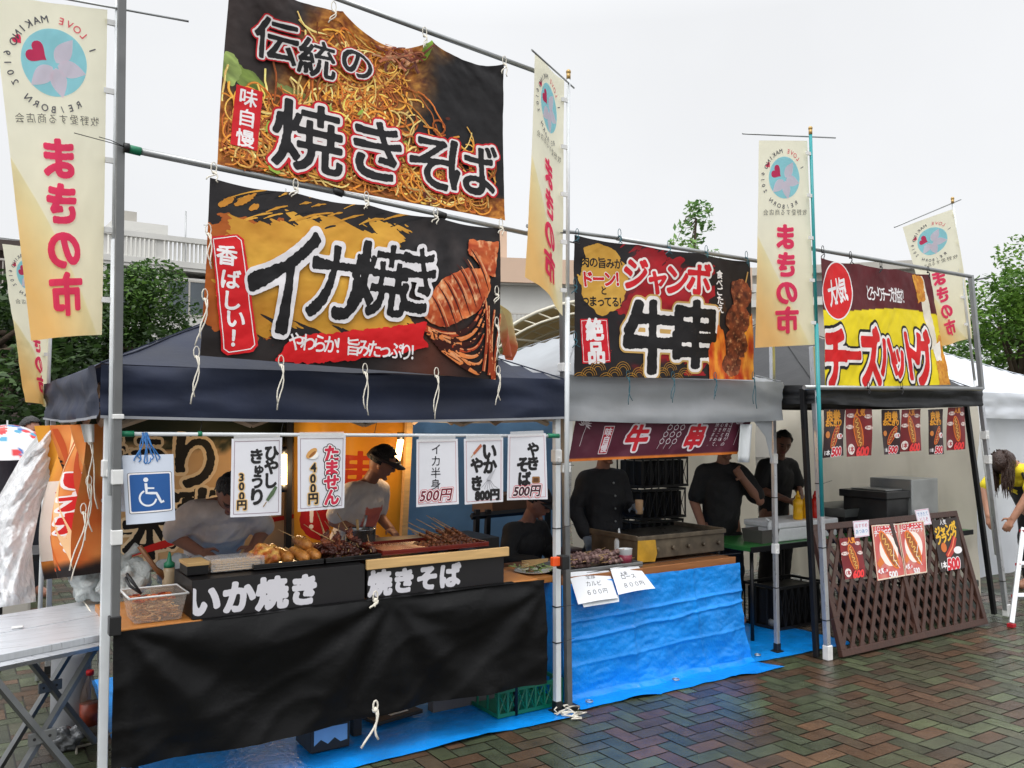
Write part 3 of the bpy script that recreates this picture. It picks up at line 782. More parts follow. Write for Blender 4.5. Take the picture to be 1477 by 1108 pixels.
# -- black tent of the cheese hotdog stall
T3 = (4.92, 6.98, 3.8, 6.3)
t3 = thing('canopy_tent', 'black canopy tent over the cheese hotdog stall', 'tent', (T3[0], T3[2], 0))
canopy(t3, T3[0], T3[1], T3[2], T3[3], 1.86, 1.735, 2.5, BLKT, seed=7)
p4, p5 = PZ(1194, 952), PZ(1452, 889)
leg(t3, (p4.x, p4.y, 0), PY(1172, 500, p4.y), .036, ALU, foot_plate=False, ties=3)
leg(t3, (p4.x - .04, p4.y + .06, 0), (p4.x - .145, p4.y + .06, 1.84), .034, BLKM, foot_plate=False)
leg(t3, (p5.x, p5.y, 0), PY(1412, 556, p5.y), .036, ALU, foot_plate=False, sleeve=(1.3, 1.5), ties=1)
leg(t3, (p5.x - .06, p5.y + .07, .0), (p5.x - .37, p5.y + .1, 1.8), .036, BLKM, foot_plate=False)
for lx, ly in ((p4.x, p4.y), (p5.x, p5.y)):
    b = MB(); b.cbox((lx, ly, .05), (.05, .05, .1)); b.build('white_foot_cap', TAPE, t3, bevel=.006)
# cream sidewalls
def curtain(name, label, p, q, z0, z1, m, seed, amp=.05, cat='sidewall'):
    p, q = Vector(p), Vector(q); L_ = (q - p).length; n_ = Vector((q.y - p.y, p.x - q.x, 0)).normalized(); b = MB()
    def f(u, v):
        w = p.lerp(q, u); k = amp * (noise3((u * L_ * 1.6 + v * .8, v * 1.1, seed)) + .45 * noise3((u * L_ * 5 - v * 1.6, v * 2.2, seed + 5)) + .3 * abs(noise3((u * L_ * 2 + v * 3, v * .5, seed + 9))))
        return Vector((w.x, w.y, z0 + (z1 - z0) * v)) + n_ * k
    b.sheet(f, int(L_ / .05), int((z1 - z0) / .05)); return tag(b.build(name, m), label, cat)
curtain('sidewall', 'cream cloth sidewall with slanting folds down the right side of the cheese hotdog stall', (7.24, 3.98, 0), (7.24, 6.24, 0), .05, 1.84, CREAM, 2, .15)
curtain('sidewall', 'cream cloth back wall behind the griddle and the black shelf crates', (4.78, 6.33, 0), (7.2, 6.33, 0), .05, 1.84, CREAM, 6, .06)
curtain('back_tarpaulin', 'blue tarpaulin hung at the back behind the skewer price papers', (2.9, 6.36, 0), (4.7, 6.36, 0), .3, 1.78, BLUEB, 9, .04, 'tarpaulin')
# white tents further right, and pale tent roofs behind the navy tent
t4 = thing('canopy_tent', 'white canopy tent beyond the hotdog stall at the right', 'tent', (8.3, 4.6, 0))
canopy(t4, 8.4, 11.2, 4.7, 7.6, 1.9, 1.65, 2.55, WHT, seed=12)
t5 = thing('canopy_tent', 'pale tent whose roof shows between the navy tent and the beef banner', 'tent', (4.2, 8.5, 0))
canopy(t5, 3.1, 6.0, 8.4, 11.2, 1.95, 1.7, 2.55, GREYT, seed=14)
curtain('sidewall', 'grey white side cloth of the white tent behind the bending person in yellow', (7.9, 4.78, 0), (11.2, 4.78, 0), .05, 1.9, WHT, 16, .05)
leg(t4, (8.4, 4.7, 0), (8.4, 4.7, 1.88), .035, ALU)
# ================================================================== banner frames, banners, flags
def bars(root, segs, r, m, name='bar', caps=None):
    for p, q in segs:
        b = MB(); b.cyl(p, q, r, n=12); o = b.build(name, m, root)
    return o
fr = thing('banner_pole_stand', 'tall steel pole frame that carries the two large noodle and squid banners', 'frame', (.6, 3.87, 0))
b = MB(); b.bar(PY(166, 908, 3.86), PY(176, -20, 3.86), .032); o = b.build('post', GREYP, fr, bevel=.003)
for y in (601, 688, 775): b = MB(); c = PY(170 + (601 - y) * .012, y, 3.86); b.cbox(c, (.042, .042, .02 if y == 601 else .06)); b.build('tape_band', TAPE, o, bevel=.003)
b = MB(); c = PY(165, 902, 3.86); b.cbox(c, (.045, .05, .075)); b.build('clamp', BLKP, o, bevel=.003)
mp = PZ(820, 1022); b = MB(); b.bar((mp.x, mp.y, .02), PY(812, 440, mp.y), .034); o = b.build('post', GREYP, fr, bevel=.003)
b = MB(); b.cbox((mp.x, mp.y, .012), (.09, .1, .02)); b.build('foot_plate', BLKP, o, bevel=.004)
for py_ in (675, 530): b = MB(); b.cbox(PY(814, py_, mp.y), (.06, .05, .05)); b.build('tape_band', TAPE, o, bevel=.004)
bars(fr, [(PY(470, -8, 3.85), PY(776, 104, 3.85)), ], .013, STEEL, 'upper_bar')
b = MB(); b.cyl(PY(300, -68, 3.85), PY(480, -4, 3.85), .013); b.build('upper_bar', STEEL, fr)
b = MB(); b.cyl(PY(181, 214, 3.84), PY(490, 278, 3.84), .015); b.cyl(PY(485, 277, 3.84), PY(770, 339, 3.84), .0125); o = b.build('middle_bar', STEEL, fr)
b = MB(); b.cyl(PY(180, 213.5, 3.84), PY(203, 219, 3.84), .0185); b.build('green_end_cap', mat('green_plastic', (20, 120, 84), rough=.4), o)
for px, py in ((487, 277), (636, 310)): b = MB(); c = PY(px, py, 3.84); b.cyl(c - Vector((.025, 0, -.005)), c + Vector((.025, 0, -.005)), .018); b.build('joint_tape', BLKP, o)
b = MB(); c = PY(182, 213, 3.83)
for k in range(2): b.tube([c, c + Vector((-.06, -.02, .004 + .01 * k)), c + Vector((-.2 + .09 * k, -.06, .008))], .0018, 5)
b.cyl(c + Vector((-.01, 0, 0)), c + Vector((.012, 0, .0)), .02, n=8); b.build('cable_tie', BLKTIE, o)
b = MB(); b.cyl(PY(760, 334, 3.85), PY(834, 337, 3.9), .004); b.cyl(PY(700, 322, 3.85), PY(836, 352, 3.92), .004); b.build('guy_line', BLKTIE, fr)

# ---- yakisoba banner
def noodle_base(x, y):
    w, h = 1.5, .85
    k = fbm(x * 5, y * 5, 4); f = fbm(x * 26, y * 26, 8)
    # dark pan at upper left and right, noodle mass in the middle and along the bottom
    mass = np.clip(1.5 - np.abs((x - .52 - (y - .3) * .45) / .34) ** 2 + (k - .5) * 1.6, 0, 1)
    mass = np.maximum(mass, np.clip((.40 - y) / .12 + (k - .5) * 2.2 - np.clip((x - .85) * 3.2, 0, 9) * (y > .12), 0, 1))
    dark = mixc_((52, 42, 40), (30, 28, 30), np.clip(x / w * 1.3 + (k - .5), 0, 1))
    dark = dark + ((f - .5) * 18)[:, None]
    f2 = fbm(x * 40 + y * 30, y * 60 - x * 20, 12); nood = mixc_((110, 48, 14), (236, 164, 66), np.clip(f * .9 + f2 * 1.3 - .6, 0, 1))
    return dark * (1 - mass[:, None]) + nood * mass[:, None]
QA = ((333, -40), (727, 92), (729, 318), (313, 241))
def sagA(u, v):
    d = np.zeros_like(u)
    for a, b_, s in ((0, .37, .03), (.37, .70, .10), (.70, 1.0, .055)):
        t = np.clip((u - a) / (b_ - a), 0, 1); d = np.where((u >= a) & (u <= b_), s * np.sin(np.pi * t) ** .8, d)
    return -d * np.clip((v - .45) / .55, 0, 1) ** 2.2
def dispA(u, v): return .03 * (fbm(u * 3.2 + v * .7, v * 1.5 + u, 3) - .5) + .05 * np.clip((v - .5) * 2, 0, 1) * (fbm(u * 7 + v * 2, v * 2.6, 6) - .5) + .006 * (fbm(u * 12, v * 9, 11) - .5) - .02 * np.sin(np.pi * v)
P, wA = printed(*QA, 3.83, base=noodle_base, cell=.006, disp=dispA, sag=sagA)
r = random.Random(3)
def strands(P, n, cxcy, spread, ln, cols, wid, curl=6., ang=None):
    for k in range(n):
        cx, cy = cxcy(r); a = r.uniform(0, 6.28) if ang is None else r.gauss(*ang); q = r.uniform(-curl, curl); x, y = cx + r.gauss(0, spread), cy + r.gauss(0, spread * .8)
        pts, m_ = [], int(r.uniform(9, 16)); st = ln * r.uniform(.6, 1.3) / m_
        for i in range(m_):
            pts.append((x, y)); x += math.cos(a) * st; y += math.sin(a) * st; a += q * st * 3 + r.gauss(0, .16)
        if not all(0 <= p[0] <= P.w and 0 <= p[1] <= P.h for p in pts): continue
        c = r.choice(cols); f = r.uniform(.75, 1.15); w = wid * r.uniform(.7, 1.3)
        P.line(pts, w, tuple(q_ * f for q_ in c)); P.line([(p[0] + w * .12, p[1] + w * .18) for p in pts], w * .35, tuple(min(255, q_ * f * 1.22 + 12) for q_ in c))
ncols = [(216, 132, 46), (240, 178, 84), (184, 98, 34), (248, 206, 122), (150, 74, 26), (230, 154, 58)]
for px, py, rx, ry, rot, c in ((357, 118, .10, .045, -.6, (140, 164, 78)), (600, 62, .03, .06, -.5, (150, 190, 60)), (420, 135, .12, .022, -.25, (158, 170, 92)), (392, 244, .10, .03, -.1, (150, 178, 70)), (560, 210, .05, .06, .5, (140, 166, 64)), (332, 96, .05, .07, .3, (164, 186, 104))):
    x, y = P.m(px, py); P.ell(x, y, rx, ry, lambda X, Y, c=c: mixc_(tuple(q * .6 for q in c), tuple(min(255, q * 1.25) for q in c), fbm(X * 22 + Y * 30, Y * 16, 5)), rot, .5, 3)
def top_(r_): x, y = P.m(r_.uniform(455, 565), r_.uniform(40, 210)); return x + r_.gauss(0, .03), y
def bot_(r_): return P.m(r_.uniform(330, 720) - 40 * r_.random(), r_.uniform(225, 300) if r_.random() < .93 else r_.uniform(170, 240))
def lft_(r_): return P.m(r_.uniform(318, 470), r_.uniform(140, 240))
strands(P, 330, top_, .02, .2, ncols, .0085, 8); strands(P, 520, bot_, .02, .22, ncols, .008, 8); strands(P, 280, lft_, .03, .18, ncols, .0085, 7)
strands(P, 70, lambda q: P.m(q.uniform(545, 590), q.uniform(30, 75)), .02, .1, [(170, 100, 70), (200, 140, 100), (120, 60, 44)], .014, 5)
for k in range(14):
    x, y = P.m(r.uniform(330, 720), r.uniform(150, 290)); P.ell(x, y, r.uniform(.012, .03), r.uniform(.006, .014), (150, 180, 70) if k % 2 else (90, 34, 16), r.uniform(0, 3), .5, k)
x, y = P.m(350, 170); P.rect(x, y, .118, .275, (205, 22, 34), r=.002, rot=-.05)
P.t('味自慢', 350, 170, 25, WHITE, .02, vert=True, rot=-.03, sp=1.1, brush=.012)
OUT = [(.088, (200, 24, 36)), (.06, (232, 226, 224))]
P.group((('伝', 388, 55, 62), ('統', 441, 80, 56), ('の', 497, 82, 54), ('焼', 428, 196, 100), ('き', 524, 214, 98), ('そ', 608, 232, 92), ('ば', 671, 242, 92)), (26, 24, 26), .022, OUT, brush=.014, sx=1.02)
bA = P.build('noodle_banner', wA); tag(bA, 'black and orange noodle banner with big outlined brush lettering, hung highest above the navy tent', 'banner')
ORG['noodle_banner'] = Vector()
for px, py in ((481, 22), (612, 58), (727, 99)):
    b = MB(); string(b, PY(px, py - 6, 3.83), .07); b.build('tie_cord', CORD, bA)

# ---- squid banner
def squid_base(x, y):
    w, h = 1.5, .78
    k = fbm(x * 9 - y * 4, y * 24 + x * 9, 5); f = fbm(x * 6, y * 6, 2)
    g = np.clip((.95 - x) / .12 + (k - .5) * 3, 0, 1) * np.clip((x - .12 + y * .1) / .08 + (k - .5) * 3, 0, 1)
    g = g * np.clip((.66 - y + x * .02) / .05 + (k - .5) * 3.6, 0, 1) * np.clip((y - .18 - (.5 - x) * .06) / .06 + (k - .5) * 3, 0, 1)
    gold = mixc_((178, 120, 34), (226, 172, 64), f)
    dark = mixc_((26, 25, 28), (44, 36, 34), fbm(x * 5, y * 5, 9))
    warm = np.clip(1 - np.abs(x - 1.1) / .3, 0, 1) * np.clip((.45 - y) * 3, 0, 1)
    dark = dark + warm[:, None] * np.array([52, 16, 4])
    st = np.clip(1 - np.hypot((x - 1.12) / .2, (y - .6) / .18), 0, 1) * np.clip(fbm(x * 12, y * 6, 8) * 2.4 - .8, 0, 1)
    dark = dark + st[:, None] * np.array([74, 66, 62])
    brownish = np.clip((.16 - x) / .05 + (k - .5) * 4, 0, 1) * np.clip((.62 - y) * 10, 0, 1) * np.clip((y - .12) * 8, 0, 1)
    return dark
QB = ((303, 256), (721, 329), (717, 548), (288, 513))
def dispB(u, v): return .025 * (fbm(u * 3 + v, v * 1.2, 13) - .5) + .012 * (fbm(u * 6 - v * 2, v * 4, 16) - .5) + .006 * (fbm(u * 14, v * 9, 17) - .5) + .02 * np.sin(np.pi * v)
def sagB(u, v): return -.014 * np.abs(np.sin(u * np.pi * 4)) * np.clip((v - .7) / .3, 0, 1) ** 1.5
P, wB = printed(*QB, 3.83, base=squid_base, cell=.008, disp=dispB, sag=sagB)
def gmask(x, y):
    st = fbm(x * 5 - y * 3, y * 34 + x * 16, 5) - .5; f = fbm(x * 3, y * 3, 6) - .5
    a = np.minimum(np.minimum((.93 - x) + st * .28, (x - .06 - .25 * np.abs(y - .4)) + st * .22), np.minimum((.60 + .10 * np.sin(x * 2.2) - y) + st * .22 + f * .1, (y - .17 + .04 * x) + st * .20))
    return a
def bmask(x, y):
    st = fbm(x * 12 + y * 8, y * 22 - x * 10, 8) - .5
    return np.minimum(np.minimum((.26 - x) + st * .3, (.62 - y) + st * .3), (y - .12) + st * .26)
P.fill(bmask, (0, .05, .4, .75), lambda X, Y: mixc_((150, 70, 22), (190, 104, 34), fbm(X * 9, Y * 9, 3)), .004)
P.fill(gmask, (0, .05, 1.1, .75), lambda X, Y: mixc_((176, 116, 32), (228, 174, 66), np.clip(fbm(X * 5, Y * 5, 2) * 1.5 - .2, 0, 1)), .004)
r = random.Random(9)
for k in range(40):                      # dry brush streaks along the top of the gold
    x, y = P.m(r.uniform(320, 560), r.uniform(272, 330)); L_ = r.uniform(.05, .2)
    P.line([(x + L_ * t, y + .06 * L_ * math.sin(3 * t) + L_ * .42 * t) for t in np.linspace(0, 1, 7)], [.004 + .011 * math.sin(3.14 * t) * r.random() for t in np.linspace(0, 1, 7)], r.choice([(200, 140, 44), (214, 156, 56), (24, 24, 26), (26, 25, 28)]))
for px, py, l_ in ((322, 290, .09), (345, 285, .12), (356, 296, .05)):
    x, y = P.m(px, py); P.ell(x, y, l_ * .5, .014, (196, 130, 40), .7, .8, 4)
for k in range(60):
    x, y = P.m(r.uniform(300, 700), r.uniform(490, 540)); P.ell(x, y, r.uniform(.002, .006), r.uniform(.001, .004), (60, 30, 20), r.uniform(0, 3))
def squidcol(X, Y): 
    a = fbm(X * 16 + Y * 8, Y * 20, 3); b_ = fbm(X * 50, Y * 34, 7)
    c = mixc_((150, 44, 14), (236, 136, 76), np.clip(a * 1.6 - .3, 0, 1)); t = np.clip(b_ * 3 - 1.6, 0, 1)[:, None]
    return c * (1 - t) + np.array([240, 196, 150]) * t
x, y = P.m(648, 428); P.ell(x, y, .225, .115, squidcol, .62, .22, 3)       # body
P.poly([P.m(663, 360), P.m(668, 344), P.m(716, 350), P.m(709, 400), P.m(690, 396)], squidcol, .012)   # fin
for i in range(7):                       # cut rings across the body
    t = (i + .5 + r.uniform(-.15, .15)) / 7; cx, cy = 612 + 76 * t, 462 - 78 * t
    pts = [P.m(cx - 26 * math.cos(.9) * s_ * (1 - .15 * abs(t - .5)), cy - 40 * math.sin(.9) * s_ - 7 * (1 - s_ * s_)) for s_ in np.linspace(-1, 1, 12)]
    P.line(pts, [.002 + .008 * math.cos(s_ * 1.5) for s_ in np.linspace(-1, 1, 12)], (74, 20, 10)); P.line([(p[0] + .015, p[1] + .004) for p in pts[2:-1]], [.001 + .009 * math.cos(s_ * 1.5) * (.4 + r.random()) for s_ in np.linspace(-1, 1, 9)], (222, 150, 104))
for i in range(7):                       # tentacles
    x0, y0 = 592 + 5 * i, 472 + 5 * i; pts = []
    for t in np.linspace(0, 1, 16): pts.append(P.m(x0 + (86 - 6 * i) * t + 20 * math.sin(2.4 * t), y0 + 26 * math.sin(2.2 * t) - (64 - 11 * i) * t * t + 2 * i * t))
    c = r.choice([(206, 92, 40), (178, 62, 24), (230, 134, 72)])
    P.line(pts, [.042 * (1 - .75 * t) for t in np.linspace(0, 1, 16)], (58, 16, 8)); P.line(pts, [.032 * (1 - .75 * t) for t in np.linspace(0, 1, 16)], c); P.line([(a + .003, b_ + .005) for a, b_ in pts], [.013 * (1 - .75 * t) * (.2 + r.random()) for t in np.linspace(0, 1, 16)], (232, 160, 110))
for i in range(5):
    P.line([P.m(690 + 6 * i + 5 * math.sin(3 * t + i), 535 - 105 * t + 6 * i) for t in np.linspace(0, 1, 12)], [.02 * (1 - .6 * t) for t in np.linspace(0, 1, 12)], (160, 62, 30)); P.line([P.m(691 + 6 * i + 5 * math.sin(3 * t + i), 535 - 105 * t + 6 * i) for t in np.linspace(0, 1, 12)], .006, (232, 160, 110))
P.poly([P.m(301, 344), P.m(334, 339), P.m(341, 346), P.m(358, 498), P.m(352, 507), P.m(320, 512), P.m(313, 506)], (208, 24, 32), .003)
lb = [P.m(*q) for q in ((304, 347), (332, 342), (338, 348), (354, 497), (349, 503), (322, 508), (316, 503), (304, 347))]; P.line(lb, .004, WHITE)
for ch, px, py in (('香', 320, 370), ('ば', 324, 404), ('し', 325, 434), ('い', 330, 460), ('！', 334, 488)): P.t(ch, px, py, 28, WHITE, .03, brush=.012)
P.poly([P.m(376, 522), P.m(404, 484), P.m(470, 478), P.m(596, 464), P.m(590, 484), P.m(600, 500), P.m(540, 512), P.m(440, 522)], (212, 24, 30), .012)
P.t('やわらか！旨みたっぷり！', 491, 499, 27, WHITE, .02, rot=-.0, sp=.72, brush=.01, sx=.85)
OB = [(.075, (228, 224, 226))]
P.group((('イ', 393, 402, 172, .66), ('カ', 462, 406, 124, .76), ('焼', 525, 402, 112, .8), ('き', 582, 402, 112, .68)), (22, 20, 22), .027, OB, brush=.03, shear=.10)
bB = P.build('squid_banner', wB); tag(bB, 'black and gold banner with a grilled squid picture, hung just above the navy tent valance', 'banner')
for px, py in ((308, 249), (426, 272), (528, 290), (628, 312), (722, 328)):
    b = MB(); string(b, PY(px, py, 3.82), .045); b.build('tie_cord', CORD, bB)
for px, py, ln in ((283, 515, .20), (405, 527, .20), (526, 538, .20), (629, 543, .21), (718, 540, .16), (300, 338, .15), (295, 432, .2), (716, 425, .05), (716, 470, .18)):
    b = MB(); string(b, PY(px, py, 3.80), ln); b.build('tie_cord', CORD, bB)
# a second orange banner seen edge on behind the frame post
P = Print(.3, 1.0, lambda x, y: mixc_((232, 214, 150), (216, 96, 40), np.clip((.75 - y) * 2 + fbm(x * 8, y * 8) - .6, 0, 1)), .03)
for k, ch in enumerate('旨い焼'): P.text(ch, .14, .55 - k * .17, .15, (190, 30, 34), .02, brush=.02)
bx = P.build('side_banner', pxquad((722, 425), (733, 470), (742, 520), (724, 512), [4.3, 4.6, 4.6, 4.3], disp=lambda u, v: .04 * np.sin(u * 6 + v * 4))[0]); tag(bx, 'narrow orange and cream banner seen almost edge on beside the squid banner', 'banner')

# ---- beef skewer banner
def beef_base(x, y):
    k = fbm(x * 7 + y * 5, y * 7 - x * 3, 5); f = fbm(x * 16, y * 16, 3)
    red = np.clip(1.25 - ((x - .70) / .36) ** 2 - ((y - .42) / .33) ** 2 + (fbm(x * 5 + y * 12, y * 5 - x * 4, 6) - .5) * 2.4, 0, 1) * np.clip((1.12 - x) * 20, 0, 1)
    c = mixc_((26, 23, 25), (40, 34, 36), k) * (1 - red[:, None]) + mixc_((128, 14, 24), (182, 24, 36), f) * red[:, None]
    fl = np.clip((x - 1.14) * 12, 0, 1) * np.clip((.42 - y) * 3 + (fbm(x * 14, y * 6, 8) - .5) * 2.5, 0, 1)
    c = c * (1 - fl[:, None]) + mixc_((176, 44, 14), (246, 150, 40), fbm(x * 18, y * 9, 4)) * fl[:, None]
    return c
QC = ((828, 339), (1083, 377), (1087, 548), (828, 543))
def sagC(u, v): return -.012 * np.abs(np.sin(u * np.pi * 3)) * np.clip((v - .7) / .3, 0, 1) ** 1.5
P, wC = printed(*QC, 3.96, base=beef_base, cell=.014, disp=lambda u, v: .03 * (fbm(u * 3 + v, v * 2, 23) - .5) + .01 * (fbm(u * 9 - v * 3, v * 5, 26) - .5), sag=sagC)
r = random.Random(5)
P.fill(lambda x, y: np.minimum(np.minimum(.36 - np.abs(x - .74 - .2 * (y - .4)), .33 - np.abs(y - .44 - .12 * np.sin(x * 4))) + .42 * (fbm(x * 4 + y * 9, y * 26 - x * 18, 5) - .5), (1.14 - x) * 3), (.2, .02, 1.15, P.h), lambda X, Y: mixc_((120, 12, 22), (196, 28, 40), fbm(X * 6, Y * 14, 3)), .005)
x, y = P.m(865, 402); P.ell(x, y, .185, .20, lambda X, Y: mixc_((186, 134, 44), (226, 180, 84), fbm(X * 9, Y * 9, 3)), 0, .5, 6)
P.t('肉の旨みが', 863, 378, 16, BLACK, .03, sp=.92, rot=.05, brush=.01); P.t('ドーン！', 865, 402, 23, (200, 26, 34), .05, [(.09, WHITE)], rot=.08, sp=.86); P.t('と', 865, 419, 13, BLACK, .03); P.t('つまってる！', 865, 435, 15, BLACK, .03, sp=.88, rot=.05)
x, y = P.m(854, 492); P.rect(x, y, .205, .255, (206, 22, 40), r=.004, rot=.07); P.rect(x, y, .19, .24, WHITE, r=.004, rot=.07, frame=.004)
P.t('絶品', 854, 492, 31, WHITE, .05, vert=True, rot=.07, brush=.015)
for i in range(14):
    for q in range(3):
        x, y = P.m(835 + 11 * i, 552 - 8 * (i % 3)); P.line([(x + (.03 + .014 * q) * math.cos(t), y + (.03 + .014 * q) * math.sin(t)) for t in np.linspace(.2, 2.95, 9)], .003, (188, 136, 50))
P.group((('ジ', 908, 394, 48), ('ャ', 938, 402, 44), ('ン', 966, 402, 50), ('ボ', 999, 402, 52)), (204, 26, 38), .045, [(.11, (236, 228, 224))], brush=.02, shear=.08, rot=.03)
P.group((('牛', 930, 486, 108), ('串', 994, 482, 104)), (22, 20, 22), .045, [(.115, (200, 160, 92)), (.09, (238, 232, 228))], brush=.026, shear=.06)
P.t('食べごたえ', 1031, 420, 14.5, WHITE, .03, vert=True, sp=.92)
x0, y0 = P.m(1062, 470); P.line([P.m(1078, 392), P.m(1044, 546)], .012, (198, 160, 96))
def flame(X, Y): return mixc_((186, 46, 14), (252, 176, 60), np.clip(fbm(X * 22, Y * 9, 4) * 1.7 - .35, 0, 1))
P.fill(lambda x, y: np.minimum(.10 + (x - 1.12) * .55 - y + (fbm(x * 16, y * 3, 9, 2) - .45) * .5, (x - 1.07) * 2), (1.05, 0, P.w, .45), flame, .005)
def meatc(X, Y): 
    a = fbm(X * 26, Y * 26, 3); b_ = fbm(X * 60, Y * 60, 5); c = mixc_((60, 24, 14), (168, 88, 52), np.clip(a * 1.7 - .35, 0, 1)); t = np.clip(b_ * 3.4 - 2, 0, 1)[:, None]
    return c * (1 - t) + np.array([226, 170, 120]) * t
for px, py, rx in ((1066, 424, .105), (1060, 462, .115), (1056, 497, .105), (1050, 526, .085)): x, y = P.m(px, py); P.ell(x, y, rx, rx * .95, meatc, .3, .45, px)
bC = P.build('beef_skewer_banner', wC); tag(bC, 'black and red beef skewer banner with a meat picture above the pale grey tent', 'banner')
for px, py, ln in ((832, 341, .04), (893, 341, .05), (964, 357, .05), (1018, 364, .04), (1076, 372, .06), (829, 412, .05), (829, 490, .05), (905, 545, .16), (970, 546, .15), (1031, 547, .13), (1086, 546, .2)):
    b = MB(); string(b, PY(px, py, 3.94), ln, .0025); b.build('tie_cord', TEALC, bC)
cb = thing('banner_bar', 'steel bar tied up between the poles that carries the beef skewer banner', 'bar', PY(828, 335, 3.96))
b = MB(); b.cyl(PY(760, 326, 3.96), PY(900, 345, 3.96), .011); b.cyl(PY(890, 344, 3.96), PY(1120, 381, 3.96), .0135); b.build('bar', STEEL, cb)

# ---- cheese hotdog banner
def chz_base(x, y):
    t = y - .545 + .10 * np.exp(-((x - .1) / .25) ** 2) * 0 + .03 * np.cos(x * 3.2)
    c = np.where((t > 0)[:, None], np.array([[92, 26, 32]]), np.array([[240, 216, 22]]))
    return c + ((fbm(x * 6, y * 6, 3) - .5) * 10)[:, None]
QD = ((1184, 372), (1341, 396), (1371, 555), (1191, 559))
P, wD = printed(*QD, 3.73, base=chz_base, cell=.008, disp=lambda u, v: .03 * (fbm(u * 3 + v, v * 2, 33) - .5) + .02 * (fbm(u * 8 - v * 3, v * 3, 36) - .5), sag=lambda u, v: -.012 * np.abs(np.sin(u * np.pi * 3)) * np.clip((v - .7) / .3, 0, 1) ** 1.5)
x, y = P.m(1206, 418); P.ell(x, y, .165, .215, WHITE, -.35); P.ell(x, y, .155, .205, (214, 26, 30), -.35)
P.t('大人気！', 1207, 419, 37, WHITE, .03, rot=.28, sp=.60, sx=.54, shear=.15)
P.t('とろ～りチーズが溢す！', 1273, 424, 25, WHITE, .016, sp=.63, sx=.57, rot=0)
cheese = [P.m(1319, 396), P.m(1329, 396), P.m(1347, 470), P.m(1352, 500), P.m(1338, 505), P.m(1334, 470)]
P.poly(cheese, (236, 226, 206), .006)
def fry(X, Y): return mixc_((186, 98, 20), (246, 190, 70), fbm(X * 50, Y * 50, 4))
P.poly([P.m(1312, 393), P.m(1328, 396), P.m(1334, 432), P.m(1322, 436)], fry, .014); P.poly([P.m(1348, 505), P.m(1356, 478), P.m(1371, 555), P.m(1352, 556)], fry, .016); P.poly([P.m(1344, 500), P.m(1356, 492), P.m(1358, 520), P.m(1349, 520)], (244, 238, 226), .008)
P.group([(ch, px, 515 - (2 if i % 2 else -2), em, .56) for i, (ch, px, em) in enumerate((('チ', 1203, 94), ('ー', 1227, 66), ('ズ', 1250, 90), ('ハ', 1274, 72), ('ッ', 1291, 60), ('ト', 1309, 82), ('グ', 1328, 90)))], (220, 28, 30), .055, [(.16, (20, 20, 20)), (.115, (246, 240, 236))], shear=-.04)
bD = P.build('cheese_hotdog_banner', wD); tag(bD, 'yellow and maroon cheese hotdog banner above the black tent', 'banner')
for px, py in ((1186, 364), (1226, 372), (1270, 385), (1338, 393), (1252, 560), (1300, 560)):
    b = MB(); string(b, PY(px, py, 3.71), .05, .0028); b.build('tie_cord', BLKC, bD)
f3 = thing('banner_pole_stand', 'steel bar frame that carries the yellow cheese hotdog banner', 'frame', (p5.x, p5.y, 0))
bars(f3, [(PY(1168, 358, 3.74), PY(1400, 399, 3.74))], .015, STEEL, 'upper_bar'); bars(f3, [(PY(1160, 559, 3.74), PY(1416, 561, 3.74))], .016, STEEL, 'lower_bar')
b = MB(); b.bar(PY(1400, 397, 3.76), PY(1416, 562, 3.76), .034); b.build('post', STEEL, f3, bevel=.003)
b = MB(); b.cyl(PY(1400, 405, 3.76), PY(1428, 400, 3.9), .006); b.build('cable_tie', BLKTIE, f3)

